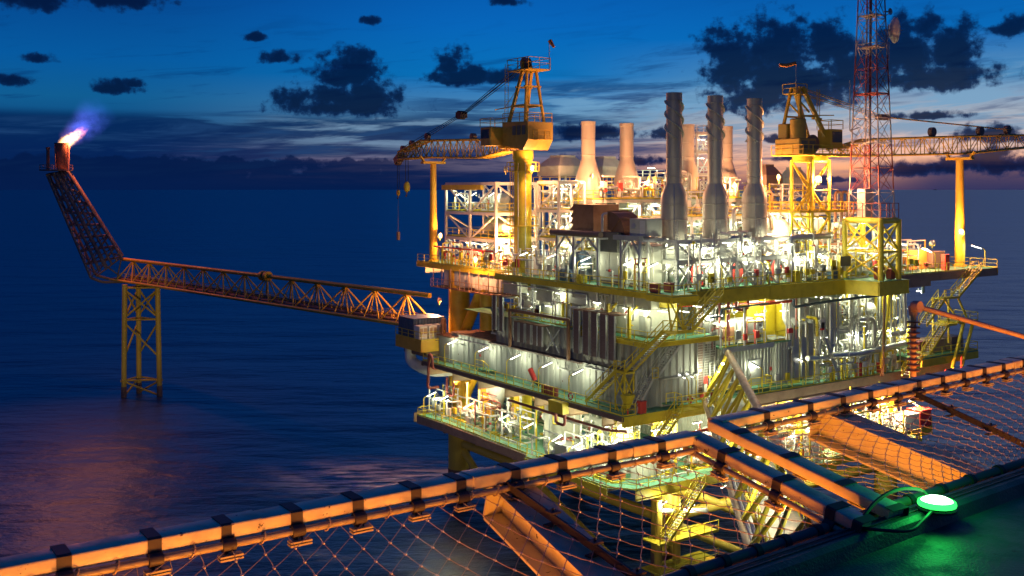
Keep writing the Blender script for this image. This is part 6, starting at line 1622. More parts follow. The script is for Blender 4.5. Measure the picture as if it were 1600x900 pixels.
pipe(py_([(1240, 468), (1240, 480), (1300, 470), (1420, 456)], .3), .16, 'navy', 'dark blue pipe under the upper deck right edge', 9, False); pipe(py_([(1415, 455), (1420, 445), (1442, 441), (1442, 458)], .3), .22, 'navy', 'dark blue hooped pipe below the mast tower right side', 9, False)
pipe(py_([(1110, 497), (1126, 494), (1127, 484), (1200, 474)], 0), .1, 'navy', 'thin blue pipe under the upper deck above the fan unit', 8, False)
pipe(py_([(1188, 476), (1240, 470)], .6), .16, 'red', 'red fire pipe below the deck above yellow enclosure', 8, False); pipe(py_([(1060, 478), (1130, 477), (1220, 470)], 3.2), .12, 'red', 'red pipe high above the container room', 8, False)
pipe(py_([(1200, 455), (1300, 451), (1390, 446)], .5), .12, 'galv', 'thin grey pipe along the upper deck right edge', 7, False)
for k in range(12): pipe([(29 + k * 1.35, 2.2 + (k % 3) * .9, 24.9), (29 + k * 1.35, 2.2 + (k % 3) * .9, 29 + (k % 2)), (29 + k * 1.35, 8, 29 + (k % 2))], .14 + .05 * (k % 3), ('silver', 'white', 'galv')[k % 3], 'silver upright pipe in the upper half of process bay', 9)
for k in range(9): pipe([(30 + k * 1.6, 1.5 + (k % 2) * .8, ZM), (30 + k * 1.6, 1.5 + (k % 2) * .8, 22 + (k % 3) * .6), (30.8 + k * 1.6, 5, 22 + (k % 3) * .6)], .13 + .04 * (k % 3), ('silver', 'white', 'silver')[k % 3], 'silver upright pipe in the lower half of process bay', 9)
stair((31.2, 1.0, ZM), (28.6, 1.0, 24.3), .9, 'grey flight inside the process bay, left one', (0, 1), m='galv', rails=True); stair((36.4, 1.0, 20.4), (39.8, 1.0, 24.6), .9, 'grey flight inside the process bay, right one', (0, 1), m='galv')
for k in range(5):
    x = 30.6 + k * 2.5; t = thing('pipe_portal', 'yellow portal support along process bay front', 'support', (x, .8, ZM), 'yellow portals along the process bay')
    MB().bar((x, .9, ZM), (x, .9, 21.6), .18).build('post', 'yellow', t); MB().bar((x + 1.5, .9, ZM), (x + 1.5, .9, 21.6), .18).build('post', 'yellow', t); MB().bar((x, .9, 21.6), (x + 1.5, .9, 21.6), .2).build('beam', 'yellow', t)
single(MB().path(py_([(1392, 448), (1382, 530), (1376, 575)], -.4), .16, 8), 'hose', 'yellow', 'yellow hanging hose in front of the process bay', 'hose'); single(MB().path(py_([(1382, 448), (1380, 560)], -.5), .14, 8).path(py_([(1380, 560), (1378, 588)], -.5), .2, 8), 'drop_pipe', 'rust', 'rusty drop pipe beside the yellow hanging hose', 'pipe')
crate(35.4, .9, ZM, .6, .5, 1.7, 'red', 'red cabinet on mid deck before process bay, left one', 'cabinet', 'fire_cabinet'); crate(39.6, 1.0, ZM, .6, .5, 1.3, 'red', 'red cabinet on mid deck before process bay, right one', 'cabinet', 'fire_cabinet')
for x in (17.8, 25.2, 30.4): post_lamp((x, .62, ZM), 1.57, 'lit yellow post lamp on mid deck right edge', 2.7)
for k, (x, y, z) in enumerate(((30, 2, 30.0), (33.4, 2.2, 29.8), (36.6, 1.8, 30.0), (40, 2.2, 29.8), (43, 1.8, 29.7), (31.8, 5.5, 29.7), (38, 5.6, 29.7), (42.2, 5.4, 29.6), (31, 2, 24.1), (34.6, 1.4, 24.1), (38.4, 1.6, 24.1), (42, 1.6, 24.1), (33, 5.5, 24), (40, 5.5, 24), (45.5, 1.8, 29.4), (45.5, 1.8, 24), (48, 1, 28.8))): ceil_lamp((x, y, z), 0 if k % 3 else 1.57, 'lit strip lamp in the process bay', 1.6)

# ------------------------------------------------------------------ lower deck
railing([(-1.9, 38, ZL), (-1.9, 18.6, ZL)], 'yellow railing of the lower deck left part'); railing([(4, 43.5, ZL), (-2.5, 43.5, ZL), (-1.95, 38.2, ZL)], 'yellow railing at lower deck far left end'); railing([(-2.9, 17.3, ZL), (-2.9, 3.1, ZL), (-1, .6, ZL), (4, .6, ZL)], 'yellow railing of the lower deck near corner'); railing([(12, .6, ZL), (50, .6, ZL)], 'yellow railing of the lower deck right side')
for (x, y, k, q) in ((1.0, 42.6, 'manifold', 1), (1.2, 37.5, 'pump', 1), (1.4, 33.4, 'manifold', 1), (.8, 27.6, 'pump', 1), (1.0, 24.6, 'manifold', 1), (6.4, 24.5, 'pump', 0), (9, 29, 'hvessel', 1), (8.6, 36, 'vvessel', 0), (9, 41, 'manifold', 1), (7, 12.4, 'manifold', 1), (10, 9, 'pump', 0), (10, 15.5, 'loops', 0), (3.4, 8.6, 'pump', 1), (9.4, 19.5, 'hvessel', 1)): equip(k, x, y, ZL, 'on lower deck left side', q)
for (x, y, k, q) in ((3.4, 3.6, 'cabinets', 0), (10, 3.4, 'pump', 0), (16, 3, 'cabinets', 0), (20, 4.6, 'hvessel', 0), (24, 3, 'pump', 0), (29, 3.4, 'manifold', 0), (33, 3, 'pump', 0), (37, 4, 'hvessel', 0), (41, 3, 'manifold', 0), (45, 3.4, 'pump', 0), (28, 9, 'vvessel', 0), (36, 9, 'loops', 0)): equip(k, x, y, ZL, 'on lower deck right side', q)
def tank(x, y, z, r, h, lab, m='white'):
    t = thing('round_tank', lab, 'tank', (x, y, z)); MB().lathe((x, y, z), [(r * 1.03, 0), (r * 1.03, .1), (r, .12), (r, h), (r * .9, h + .25), (.01, h + .45)], 32).build('shell', m, t); MB().lathe((x - r * .88, y + r * .45, z + 3.6), [(.45, 0), (.45, -.15), (.2, -.2), (.02, -.2)], 14, 'x').build('manhole', 'galv', t); MB().path([(x - r - .2, y - .6, z), (x - r - .2, y - .6, z + h + .3), (x - r * .4, y - .6, z + h + .3)], .09, 7).build('pipe', 'galv', t)
tank(3.6, 19.2, ZL, 2.1, 5.6, 'large cream round tank standing on the lower deck near left column', 'cream')
t = thing('cone_hopper', 'orange-lit white cone hopper under the walkway', 'hopper', (4, 32.5, 15)); MB().lathe((3.4, 32.8, 15), [(.35, -1.6), (1.5, .6), (1.5, 2.2), (1.2, 2.3)], 24).build('shell', 'white', t); MB().tube((3.4, 32.8, 13.4), (3.4, 32.8, ZL), .25, 10).build('spout', 'dark', t)
for k in range(2): crate(-.6 + .3 * k, 12.6 - 3.2 * k, ZL, 2.0, 2.2, 2.3, 'galv', 'pale grey box on lower deck before the cream tank')
for k, (y, lab) in enumerate(((42.6, 0), (39.4, 0), (33.6, 0), (25.4, 0), (20.2, 0), (13.4, 0), (9.8, 0))): post_lamp((-1.8 - (.9 if y < 18 else (.3 if y > 39 else 0)), y, ZL), 0, 'lit yellow post lamp on lower deck left edge', 2.5)
for k, (x, y) in enumerate(((1.4, 35.8), (1, 30), (1.4, 26.5), (6, 22), (1.0, 17.4), (6.4, 14), (7, 8), (1, 6), (9, 33), (8.6, 26), (9.4, 10.5))): ceil_lamp((x, y, 17.0), 1.57, 'lit strip lamp under the mid deck left side', 1.2)
for k, (x, y) in enumerate(((3, 2), (9, 2), (14, 2), (19, 2.2), (24, 2), (29, 2), (34, 2), (40, 2), (46, 2), (22, 7), (32, 7), (40, 7))): ceil_lamp((x, y, 16.6), 0, 'lit strip lamp under the mid deck right side', 2.8)
for k, x in enumerate((31.6, 40.4, 48)): post_lamp((x, .75, ZL), 1.57, 'lit yellow post lamp on lower deck right edge', 2.5)
pipe([(-2.2, 22, 16.9), (-2.2, 4, 16.9), (-1, 2, 16.9)], .16, 'maroon', 'dark red pipe under the walkway near corner', 9); pipe([(2, -.4, 16.4), (14, -.4, 16.4), (14, -.4, 14.6)], .14, 'red', 'red fire pipe under the mid deck front', 8); pipe([(1, -.2, 15.6), (18, -.2, 15.6)], .1, 'red', 'thin red pipe under the mid deck front', 7, False); pipe([(13.4, .2, 13.4), (24, .2, 13.4), (24, .2, ZL)], .3, 'red', 'fat red pipe on the lower deck right of the footbridge', 10, True)
equip('cooler', 20, 2, ZL + .02, 'on lower deck right side', 0); equip('cooler', 13.6, 12, ZU, 'behind nearest spiral stack', 0); equip('cooler', 46.5, 9.6, ZU, 'near right end of deck', 0)
crate(44.6, .8, ZL, 3.0, 2.0, 2.2, 'white', 'white container on the lower deck far right'); crate(48.4, 1.4, ZL, 2.4, 2.0, 2.2, 'red', 'red container on the lower deck far right'); crate(27, 1.2, ZL, 2.2, 1.2, 1.8, 'yellow', 'yellow box on the lower deck right side')
t = thing('boat_landing', 'yellow boat landing frames at the near leg above the sea', 'boat landing', (4, 0, 3))
for x in (2, 4.6): MB().tube((x, .6, -4), (x, .6, 9.8), .42, 12).build('fender', 'leg', t)
for z in (2.6, 5.6): MB().box(0.6, 9, -1.2, 1.6, z, z + .15).build('platform', 'yellow', t); railing([(.6, -1.2, z + .15), (9, -1.2, z + .15)], None, parent=t)
MB().tube((2, .6, 8.6), (9, .6, 7.4), .26, 9).build('brace', 'white', t)
stair((1.5, -.8, 5.7), (7, -.8, ZL - .2), 1.0, 'yellow flight from lower deck to boat landing', (0, 1))

# ------------------------------------------------------------------ footbridge to the platform the camera stands on
s0 = Vector((11.9, .2, ZM)); fdv = Vector((.125 * CN + .992 * SN, -.125 * SN + .992 * CN, 0)).normalized() * -1; sdv = Vector((fdv.y, -fdv.x, 0))
fbz = thing('footbridge', 'triangular yellow-braced footbridge coming from the platform under the nets', 'bridge', s0)
def fb_(s, o, z): return s0 + fdv * s + sdv * o + Vector((0, 0, z))
LBR = 78.0; nb = 15
MB().tube(fb_(-.3, 0, 5.1), fb_(LBR, 0, 5.1), .36, 16).build('top_chord', 'girder', fbz)
for o in (-2.6, 2.6): MB().tube(fb_(-.3, o, 0), fb_(LBR, o, 0), .3, 14).build('bottom_chord', 'girder', fbz)
for i in range(nb):
    a, b_ = LBR * i / nb, LBR * (i + 1) / nb
    for o in (-2.6, 2.6):
        MB().tube(fb_(a, o, 0), fb_((a + b_) / 2, 0, 5.0), .17, 9).build('diagonal', 'yellow', fbz); MB().tube(fb_(b_, o, 0), fb_((a + b_) / 2, 0, 5.0), .17, 9).build('diagonal', 'yellow', fbz)
    MB().bar(fb_(a, -2.6, -.1), fb_(a, 2.6, -.1), .25).build('crossbeam', 'yellow', fbz)
for k in (-1, 1): MB().tube(fb_(-.3, k * 2.6, 0), fb_(-.3, 0, 5.1), .2, 10).build('end_leg', 'yellow', fbz)
q = [fb_(s, o, .12) for s, o in ((0, -1.5), (LBR, -1.5), (LBR, 1.5), (0, 1.5))]
MB().add(q + [p + Vector((0, 0, .08)) for p in q], [(0, 1, 2, 3), (7, 6, 5, 4), (0, 4, 5, 1), (2, 6, 7, 3)]).build('walkway', 'galv', fbz)
for o in (-1.5, 1.5): railing([fb_(0, o, .2), fb_(LBR, o, .2)], None, parent=fbz, step=2.0)
for o in (-2.0, 2.0, 2.3): MB().tube(fb_(0, o, .25), fb_(LBR, o, .25), .14, 8).build('service_pipe', 'white', fbz)
ln = math.atan2(fdv.y, fdv.x)
for k, s in enumerate((1.2, 14, 26, 34, 42, 50)): ceil_lamp(fb_(s, -1.2 if k % 2 else 1.2, 3.4), ln, 'lit strip lamp on the footbridge', 2.2)
for k in range(2):
    p = fb_(-.2 + k * .2, -.6 + 1.2 * k, 3.9); single(MB().lathe(p, [(.02, -.1), (.16, -.06), (.18, .08), (.06, .16)], 12), 'bulkhead_lamp', 'tube', 'small round lit lamp at the footbridge head', 'lamp', 'round lamps at the footbridge head')

# ------------------------------------------------------------------ more lamps: post lamps on the upper deck, strip lamps in the frames, sodium floods
for k, y in enumerate((24.6, 19, 12.6, 5.4, 1.4)): post_lamp((.75, y, ZU), 0, 'lit lamp leaning inward on upper deck left edge', 2.4)
for k, x in enumerate((10, 16.4, 23.6, 28.2)): post_lamp((x, -.7, ZU), 1.57, 'lit lamp leaning inward on upper deck right edge', 2.4)
post_lamp((48.6, -.8, ZU), 1.57, 'lit lamp at the cargo basket on the right end', 2.4); post_lamp((62, .4, ZU), 2.6, 'lit lamp on the outermost railing by the right boom post', 2.4)
for k, y in enumerate((47, 43, 38.4)): post_lamp((5.4, y, 38.9), 0.5, 'lit lamp on top deck of the left open frame', 2.0)
for k, (x, y) in enumerate(((7.2, 46, 0)[:2], (7, 41.5), (7, 37), (9.6, 33), (6.5, 32.6))): ceil_lamp((x, y, 34.3), 1.57, 'lit strip lamp low in the left open frame')
for k, (x, y, z) in enumerate(((12, 22.8, 35.6), (16, 22.8, 35.6), (20, 22.8, 35.6), (24, 22.8, 35.6), (13, 22.8, 39.8), (18, 22.8, 39.8), (22, 22.8, 39.8), (26, 22.8, 39.8), (31, 22.8, 39.8), (36, 22.8, 39.8), (41, 22.8, 39.8), (32, 22.8, 35.6), (38, 22.8, 35.6), (27.4, 27, 43), (30, 32, 43), (29, 31.4, 45), (39.6, 32, 49.4), (39.4, 32, 46.6), (38.6, 32, 43.4), (44, 30, 43), (13, 30, 42.6))): ceil_lamp((x, y, z), 0, 'lit strip lamp in the frames round the plain stacks', 1.4)
for k, (x, y, z) in enumerate(((7.2, 23.8, 42.0), (7.8, 23.8, 38.6), (9.6, 23.8, 38.6), (8, 23.8, 35), (7.4, 15.8, 36.6), (10.4, 15.8, 36.6), (13.6, 15.8, 36.6), (9.4, 15.8, 33.8))): ceil_lamp((x, y, z), 0, 'lit strip lamp in frames right of left crane', 1.4)
for k, (x, y, z) in enumerate(((18, 11.2, 37.8), (22, 11.2, 37.8), (26, 11.2, 37.8), (18, 11.2, 34.6), (23, 11.2, 34.6), (34, 9.2, 38.2), (38, 9.2, 38.2), (43, 9.2, 38.2), (35, 9.2, 34.6), (40, 9.2, 34.6), (45, 9.2, 34.6), (25.4, 1.6, 36.6), (28, 2.6, 36), (34, -1.0, 37.9), (36.6, 1, 37.9), (24, 5, 36.6), (27.2, 1, 34.6), (33.2, .6, 35.4), (36.5, -.4, 34.2), (41.2, 1.5, 35), (44.5, 2, 35.4), (26, 6, 39), (30.5, 6, 37))): ceil_lamp((x, y, z), 0 if k % 2 else 1.57, 'lit strip lamp among equipment right of spiral stacks', 1.3)
FL = [((cx_ - .6, cy0 - 2.9, 44.6), -1.2, 'sodium floodlight on the left crane pedestal, right side', .7), ((cx_ - 1.0, cy0 + 2.6, 44.6), 1.9, 'sodium floodlight on the left crane pedestal, left side', .45), ((6.2, 34.2, 34.9), 2.6, 'sodium floodlight by the left open frame', 2.8), ((5.4, 50.9, 35.2), -1.2, 'sodium floodlight on the left boom post', 1.0),
      ((bx - 1.0, by - 2.0, 43.2), -2.4, 'sodium floodlight on right crane pedestal, left one', 1.4), ((bx + 1.0, by - 2.0, 43.2), -1.0, 'sodium floodlight on right crane pedestal, right one', 1.4), ((bx - 4.6, by + 1, 43.4), 2.6, 'small sodium floodlight left of right crane pedestal', 1.6), ((10.2, 21.6, 43.6), -.6, 'sodium floodlight on the frame beside leftmost plain stack', 2.2), ((58.6, 1.8, 36.2), 3.0, 'sodium floodlight on the right boom post', 1.2),
      ((3.2, 47.6, 26.2), 2.0, 'sodium floodlight where the flare bridge lands', 2.6), ((-1.4, 35.2, 17.3), -1.6, 'sodium floodlight under the left walkway', 1.2), ((14.6, 1.2, 16.4), -1.6, 'sodium floodlight under mid deck near footbridge', 1.2), ((28, 8, 38.2), -1.6, 'sodium floodlight low behind the right crane', 2.2), ((5.2, 20, 15.8), -1.6, 'sodium floodlight beside the cream tank', 1.0), ((40, 1.0, 16), -1.6, 'sodium floodlight under mid deck far right', 3.0), ((28.6, 1.0, 16.2), -1.6, 'sodium floodlight under mid deck below the process bay', 2.0), ((48.6, 1.2, 16), -1.6, 'sodium floodlight at lower deck right end', 2.4), ((50, .6, 35), 1.0, 'sodium floodlight over the cargo basket', 1.4), ((20, 21.6, 43), 1.6, 'sodium floodlight between the left plain stacks', 1.8), ((36, 21.6, 43), 1.6, 'sodium floodlight between the rear plain stacks', 1.6), ((2.0, 36, 32.6), 3.14, 'sodium floodlight over the hanging boxes', 1.0)]
for loc, rz, lab, pw in FL: flood(loc, rz, lab, pw)

# ------------------------------------------------------------------ small pipes and boxes fixed along the faces of the decks
def clutter(n, face, a0, a1, d0, d1, z0, z1, zone, seed, mats=('white', 'silver', 'yellow', 'galv', 'maroon')):
    rng = random.Random(seed)
    W3 = lambda a, d, z: (d, a, z) if face == 'x' else (a, d, z)
    words = {'white': 'white', 'silver': 'silver', 'yellow': 'yellow', 'galv': 'grey', 'maroon': 'dark red', 'cream': 'cream'}
    for i in range(n):
        m_ = rng.choice(mats); a = rng.uniform(a0, a1); d = rng.uniform(d0, d1); r = rng.choice((.06, .08, .1, .13, .17))
        zt = rng.uniform(z0 + .9, z1); k = i % 4; s = rng.choice((-1, 1)) * rng.uniform(.8, 3.4)
        b = min(a1, max(a0, a + s))
        if k == 0: pts = [W3(a, d, z0), W3(a, d, zt), W3(b, d, zt)]
        elif k == 1: pts = [W3(a, d, z1), W3(a, d, zt), W3(b, d, zt), W3(b, d, z1)]
        elif k == 2: pts = [W3(a, d, zt), W3(b, d, zt), W3(b, d, z0)]
        else: pts = [W3(a, d, z0), W3(a, d, zt), W3(a, d1 + .8, zt), W3(b, d1 + .8, zt), W3(b, d1 + .8, z0)]
        pts = [p for j, p in enumerate(pts) if j == 0 or (Vector(p) - Vector(pts[j - 1])).length > .3]
        if len(pts) < 2: continue
        t = pipe(pts, r, m_, words[m_] + ' bent pipe ' + zone, 7)
        if k in (0, 2) and r < .12:
            c_ = Vector(pts[0]).lerp(Vector(pts[1]), .6)
            MB().lathe(tuple(c_), [(.03, -.16), (r * 2.2, -.1), (r * 2.4, 0), (r * 2.2, .1), (.03, .16)], 9).build('valve', rng.choice(('red', 'galv', 'yellow')), t)
        if i % 3 == 0:
            a = rng.uniform(a0, a1); h = rng.uniform(.5, 1.1); zz = z0 + rng.uniform(.5, 1.2); w = rng.uniform(.2, .45)
            m2 = rng.choice(('white', 'cream', 'grey', 'yellow', 'red')); b_ = thing('junction_box', {'white': 'white', 'cream': 'cream', 'grey': 'grey', 'yellow': 'yellow', 'red': 'red'}[m2] + ' junction box on a post ' + zone, 'box', W3(a, d0, z0))
            p, q = W3(a - w, d0 - .12, zz), W3(a + w, d0 + .12, zz + h)
            MB().bbox(min(p[0], q[0]), max(p[0], q[0]), min(p[1], q[1]), max(p[1], q[1]), zz, zz + h, .02).build('box', m2, b_)
            MB().bar(W3(a, d0 + .05, z0), W3(a, d0 + .05, zz), .07).build('post', 'galv', b_)
clutter(26, 'x', 1.5, 28, 1.2, 2.4, ZU, 34.6, 'on the upper deck left edge', 11); clutter(22, 'x', 30, 50, 4.2, 6, ZU, 34.4, 'at upper deck far left', 12, ('white', 'yellow', 'white', 'maroon', 'silver'))
clutter(30, 'y', 4.5, 23, -.2, 1.0, ZU, 37.2, 'before the spiral stack stands', 13, ('white', 'silver', 'white', 'galv', 'yellow')); clutter(26, 'y', 23, 31, -.2, 2.0, ZU, 36.5, 'left of the mast tower', 14, ('white', 'silver', 'white', 'cream')); clutter(16, 'y', 36.5, 49, 0, 2, ZU, 35, 'right of the mast tower', 15, ('white', 'silver', 'yellow'))
clutter(26, 'x', 1, 29, .9, 1.8, ZZ, 31, 'above the sooty wall', 16, ('white', 'silver', 'yellow', 'galv', 'cream')); clutter(24, 'y', 9, 28, .5, 1.8, 24.6, 30.8, 'over the container room', 17, ('white', 'silver', 'yellow', 'galv', 'maroon')); clutter(30, 'y', 28, 48, .7, 1.6, ZM, 30.6, 'across the process bay front', 18, ('white', 'silver', 'silver', 'galv', 'yellow'))
clutter(28, 'x', 3, 43, -.6, 1.4, ZL, 16.4, 'on lower deck left edge', 19, ('white', 'yellow', 'white', 'maroon', 'silver')); clutter(26, 'y', 2, 46, 1.0, 2.2, ZL, 16.6, 'on lower deck right edge', 20, ('white', 'yellow', 'white', 'maroon', 'silver')); clutter(10, 'y', 9, 24, 1.4, 2.0, ZM, 23.6, 'before the container room', 21, ('white', 'silver', 'galv'))
clutter(18, 'y', 11, 27, 22.0, 22.3, 41, 43.6, 'at the foot of left plain stacks', 22, ('white', 'silver', 'yellow')); clutter(14, 'y', 29.5, 45, 22.0, 22.3, 41, 43.6, 'at the foot of rear plain stacks', 23, ('white', 'silver', 'yellow'))
for (x, y, k, q) in ((-.6, 5.4, 'pump', 1), (2.6, 6.6, 'vvessel', 0), (.6, 11.2, 'manifold', 1), (6.4, 3.4, 'manifold', 0), (-.8, 15, 'pump', 1), (13.6, 4, 'loops', 0)): equip(k, x, y, ZL, 'by the lower deck near corner', q)
for k, (x, y, z) in enumerate(((-1.6, 3.4, 15.6), (-1.4, 7.6, 15.6), (1.6, 1.4, 15.6), (5.6, 1.4, 15.6), (2.8, 9.6, 15.6), (8, 1.4, 15.6), (2, -.2, 9.6), (6, -.2, 8.6), (12, 1, 9.4), (20, 1, 9.4), (30, 1, 9.4))): ceil_lamp((x, y, z), .4, 'lit strip lamp at the lower deck near corner and underside', 2.6)
# lower deck bay right of the footbridge
part(MB().prism([(13, -3.8), (25, -3.8), (25, .45), (13, .45)], ZL - .034, ZL - .004), 'lower_deck_plate', 'green'); girder((13, -3.75), (25, -3.75), ZL - 1.0, ZL - .04, 'yellow'); girder((13.05, .4), (13.05, -3.7), ZL - 1.0, ZL - .04, 'yellow'); girder((24.95, -3.7), (24.95, .4), ZL - 1.0, ZL - .04, 'yellow')
railing([(13.1, .3, ZL), (13.1, -3.7, ZL), (24.9, -3.7, ZL), (24.9, .3, ZL)], 'yellow railing of the lower deck bay right of footbridge')
for (x, y, k, q) in ((15.5, -1.6, 'pump', 0), (19.6, -1.8, 'manifold', 0), (23.2, -1.8, 'vvessel', 0), (30, -1.2, 'pump', 0), (38, -1.0, 'manifold', 0)): equip(k, x, y, ZL if x < 26 else ZL - .0, 'in the lower bay right of footbridge', q)
part(MB().prism([(26, -2.6), (43, -2.6), (43, .45), (26, .45)], ZL - .034, ZL - .004), 'lower_deck_plate', 'green'); girder((26, -2.55), (43, -2.55), ZL - .9, ZL - .04, 'yellow')
railing([(26, -2.5, ZL), (43, -2.5, ZL)], 'yellow railing of the lower deck bay far right')
for k, (x, y, z) in enumerate(((15, -2.4, 15), (18.6, -3, 15), (22, -2.6, 15), (28, -1.6, 15), (33, -1.6, 15), (39, -1.6, 15), (16, -1, 9.6), (23, -1, 9.6))): ceil_lamp((x, y, z), .5, 'lit strip lamp in the lower bay right of footbridge', 1.5)
for x in (16.5, 20.5, 30.5, 36): MB().bar((x, -2.6 if x < 26 else -1.6, ZL), (x, -2.6 if x < 26 else -1.6, ZM - .3), .2).build('column', 'yellow', PT)
MB().bar((13, -2.6, 15.4), (25, -2.6, 15.4), .18).build('lamp_beam', 'yellow', PT); MB().bar((26, -1.6, 15.4), (43, -1.6, 15.4), .18).build('lamp_beam', 'yellow', PT)

# ------------------------------------------------------------------ foreground: helideck, kerb, green light, safety net
HO, HI = 1.5, 1.8
zo, zi = CAM.z - HO, CAM.z - HI
ZH = CAM.z - 1.86
def box_bar(t, name, p, q, w, h, m, tilt=0.0, r=.012):
    """rounded rectangular hollow section from p to q (top face centre line), w across, h deep"""
    p = Vector(p); q = Vector(q); d = (q - p).normalized(); s = d.cross(Vector((0, 0, 1))).normalized(); u = s.cross(d).normalized()
    prof = []
    for cx2, cy2, a0 in ((w / 2 - r, -r, 0), (-w / 2 + r, -r, 90), (-w / 2 + r, -h + r, 180), (w / 2 - r, -h + r, 270)):
        for k in range(4):
            a = R(a0 + k * 30); prof.append((cx2 + math.cos(a) * r, cy2 + math.sin(a) * r))
    n = len(prof)
    vs = [o + s * a + u * b_ for o in (p, q) for a, b_ in prof]
    mb = MB(); mb.add(vs, [(i, (i + 1) % n, n + (i + 1) % n, n + i) for i in range(n)], True); mb.add(vs, [tuple(range(n - 1, -1, -1)), tuple(range(n, 2 * n))])
    return mb.build(name, m, t)


# beam centre lines (outer edge of each panel, then its radial edge)
A0, A1 = onz(-130, 903, zo), onz(1083, 675, zo)
B0, B1 = onz(1118, 655, zo), onz(1760, 526, zo)
I0, I1 = onz(900, 955, zi), onz(1690, 693, zi)                 # inner tube line
RA1 = onz(1420, 846, zi + .06); RB1 = onz(1445, 812, zi + .06)
RA1 = onz(1352, 812, zi + .07); RB1 = onz(1402, 793, zi + .07)
def net_panel(name_l, out, radial, inner, clamps, rclamps, mesh_quad, label, mid):
    t = thing('safety_net_frame', label, 'net frame', out[0], 'helideck safety net panels')
    box_bar(t, 'outer_beam', out[0], out[1], .135, .066, 'net_frame')
    box_bar(t, 'radial_beam', radial[0], radial[1], .128, .066, 'net_frame')
    d = (out[1] - out[0]).normalized(); inn = Vector((-d.y, d.x, 0)); inn = inn if inn.dot(CAM - out[0]) > 0 else -inn
    dn = Vector((0, 0, -1))
    o0, o1 = out[0] + inn * .078 + dn * .088, out[1] + inn * .078 + dn * .088
    MB().tube(o0, o1, .017, 10).build('net_tube', 'tube_steel', t)
    rd = (radial[1] - radial[0]).normalized(); rin = Vector((-rd.y, rd.x, 0)); mid_p = (out[0] + out[1]) / 2
    rin = rin if rin.dot(mid_p - radial[0]) > 0 else -rin
    r0_, r1_ = radial[0] + rin * .078 + dn * .088, radial[1] + rin * .078 + dn * .088
    MB().tube(r0_, r1_, .017, 10).build('net_tube', 'tube_steel', t)
    for (p, q, lst, nn) in ((out[0], out[1], clamps, inn), (radial[0], radial[1], rclamps, rin)):
        dd = (q - p).normalized()
        P0, P1 = proj(p), proj(q)
        for px in lst:
            # parameter along the beam whose projection has this column
            lo_, hi_ = 0.0, 1.0
            for _ in range(40):
                m_ = (lo_ + hi_) / 2
                if (proj(p.lerp(q, m_))[0] < px) == (P0[0] < P1[0]): lo_ = m_
                else: hi_ = m_
            c_ = p.lerp(q, lo_)
            s = dd.cross(Vector((0, 0, 1))).normalized(); u = s.cross(dd).normalized()
            if s.dot(nn) < 0: s = -s
            k_ = MB(); w2 = .029; e = .004
            pr = [(-.073, .0), (-.073, e), (.060, e + .001), (.071, -.004), (.072, -.09), (.068, -.09), (.0675, -.004), (.060, .0005)]
            vs = [c_ + s * a + u * b_ + dd * o for o in (-w2, w2) for a, b_ in pr]
            k_.add(vs, [(i, (i + 1) % 8, 8 + (i + 1) % 8, 8 + i) for i in range(8)] + [(0, 1, 2, 7), (7, 2, 3, 6), (3, 4, 5, 6), (15, 10, 9, 8), (14, 11, 10, 15), (14, 13, 12, 11)])
            cl = k_.build('clamp', 'black', t)
            b_ = c_ + s * .078 + dn * .088
            MB().tube(b_ - dd * .03, b_ + dd * .03, .03, 10).box(b_.x - .018, b_.x + .018, b_.y - .018, b_.y + .018, b_.z - .045, b_.z - .02).build('clip', 'black', cl)
            g_ = b_ + dn * .02 + s * .02
            MB().bar(g_ - dd * .05 + dn * .02, g_ + dd * .055 + dn * .02, .045, .008).bar(g_ - dd * .05 + dn * .034, g_ + dd * .055 + dn * .034, .045, .008).tube(g_ + dn * .045, g_ + dn * .005, .008, 6).build('clip_plate', 'tube_steel', cl)
    for k in (.31, .62, .885):
        c_ = out[0].lerp(out[1], k); sl_ = box_bar(t, 'splice_sleeve', c_ - d * .07 + Vector((0, 0, .004)), c_ + d * .07 + Vector((0, 0, .004)), .143, .073, 'net_frame')
    # diamond mesh: two families of wavy wires across the quad
    q00, q10, q11, q01 = mesh_quad
    U = ((q10 - q00).length + (q11 - q01).length) / 2; V = ((q01 - q00).length + (q11 - q10).length) / 2
    pa, pb = .155, .235
    nu, nv = int(U / pa), int(V / pb)
    def S(u_, v_):
        p = q00.lerp(q10, u_).lerp(q01.lerp(q11, u_), v_)
        p.z -= .025 * math.sin(math.pi * min(1, max(0, u_))) * math.sin(math.pi * min(1, max(0, v_))); return p
    w_ = MB(); kn = MB()
    random.seed(len(clamps))
    jit = {}
    def J(i, j):
        if (i, j) not in jit: jit[(i, j)] = (random.uniform(-.022, .022), random.uniform(-.022, .022))
        a, b_ = jit[(i, j)]
        if j <= 0 or j >= 2 * nv: b_ = 0
        return S((i / 2 + a) / nu, min(1.0, max(0.0, (j / 2 + b_) / nv)))
    for i in range(-1, 2 * nu + 2):
        for j in range(0, 2 * nv + 1):
            if (i + j) % 2: continue
            p = J(i, j)
            if not (0 <= i <= 2 * nu): continue
            for di in (-1, 1):
                if j < 2 * nv and 0 <= i + di <= 2 * nu:
                    q = J(i + di, j + 1); m1 = p.lerp(q, .5) + Vector((0, 0, -.008)) + d * (.008 * di)
                    w_.tube(p, m1, .0023, 4, cap=False); w_.tube(m1, q, .0023, 4, cap=False)
            if 0 < j < 2 * nv: kn.tube(p - inn * .010, p + inn * .010, .0045, 6)
    w_.build('net', 'wire', t); kn.build('ferrules', 'galv', t)
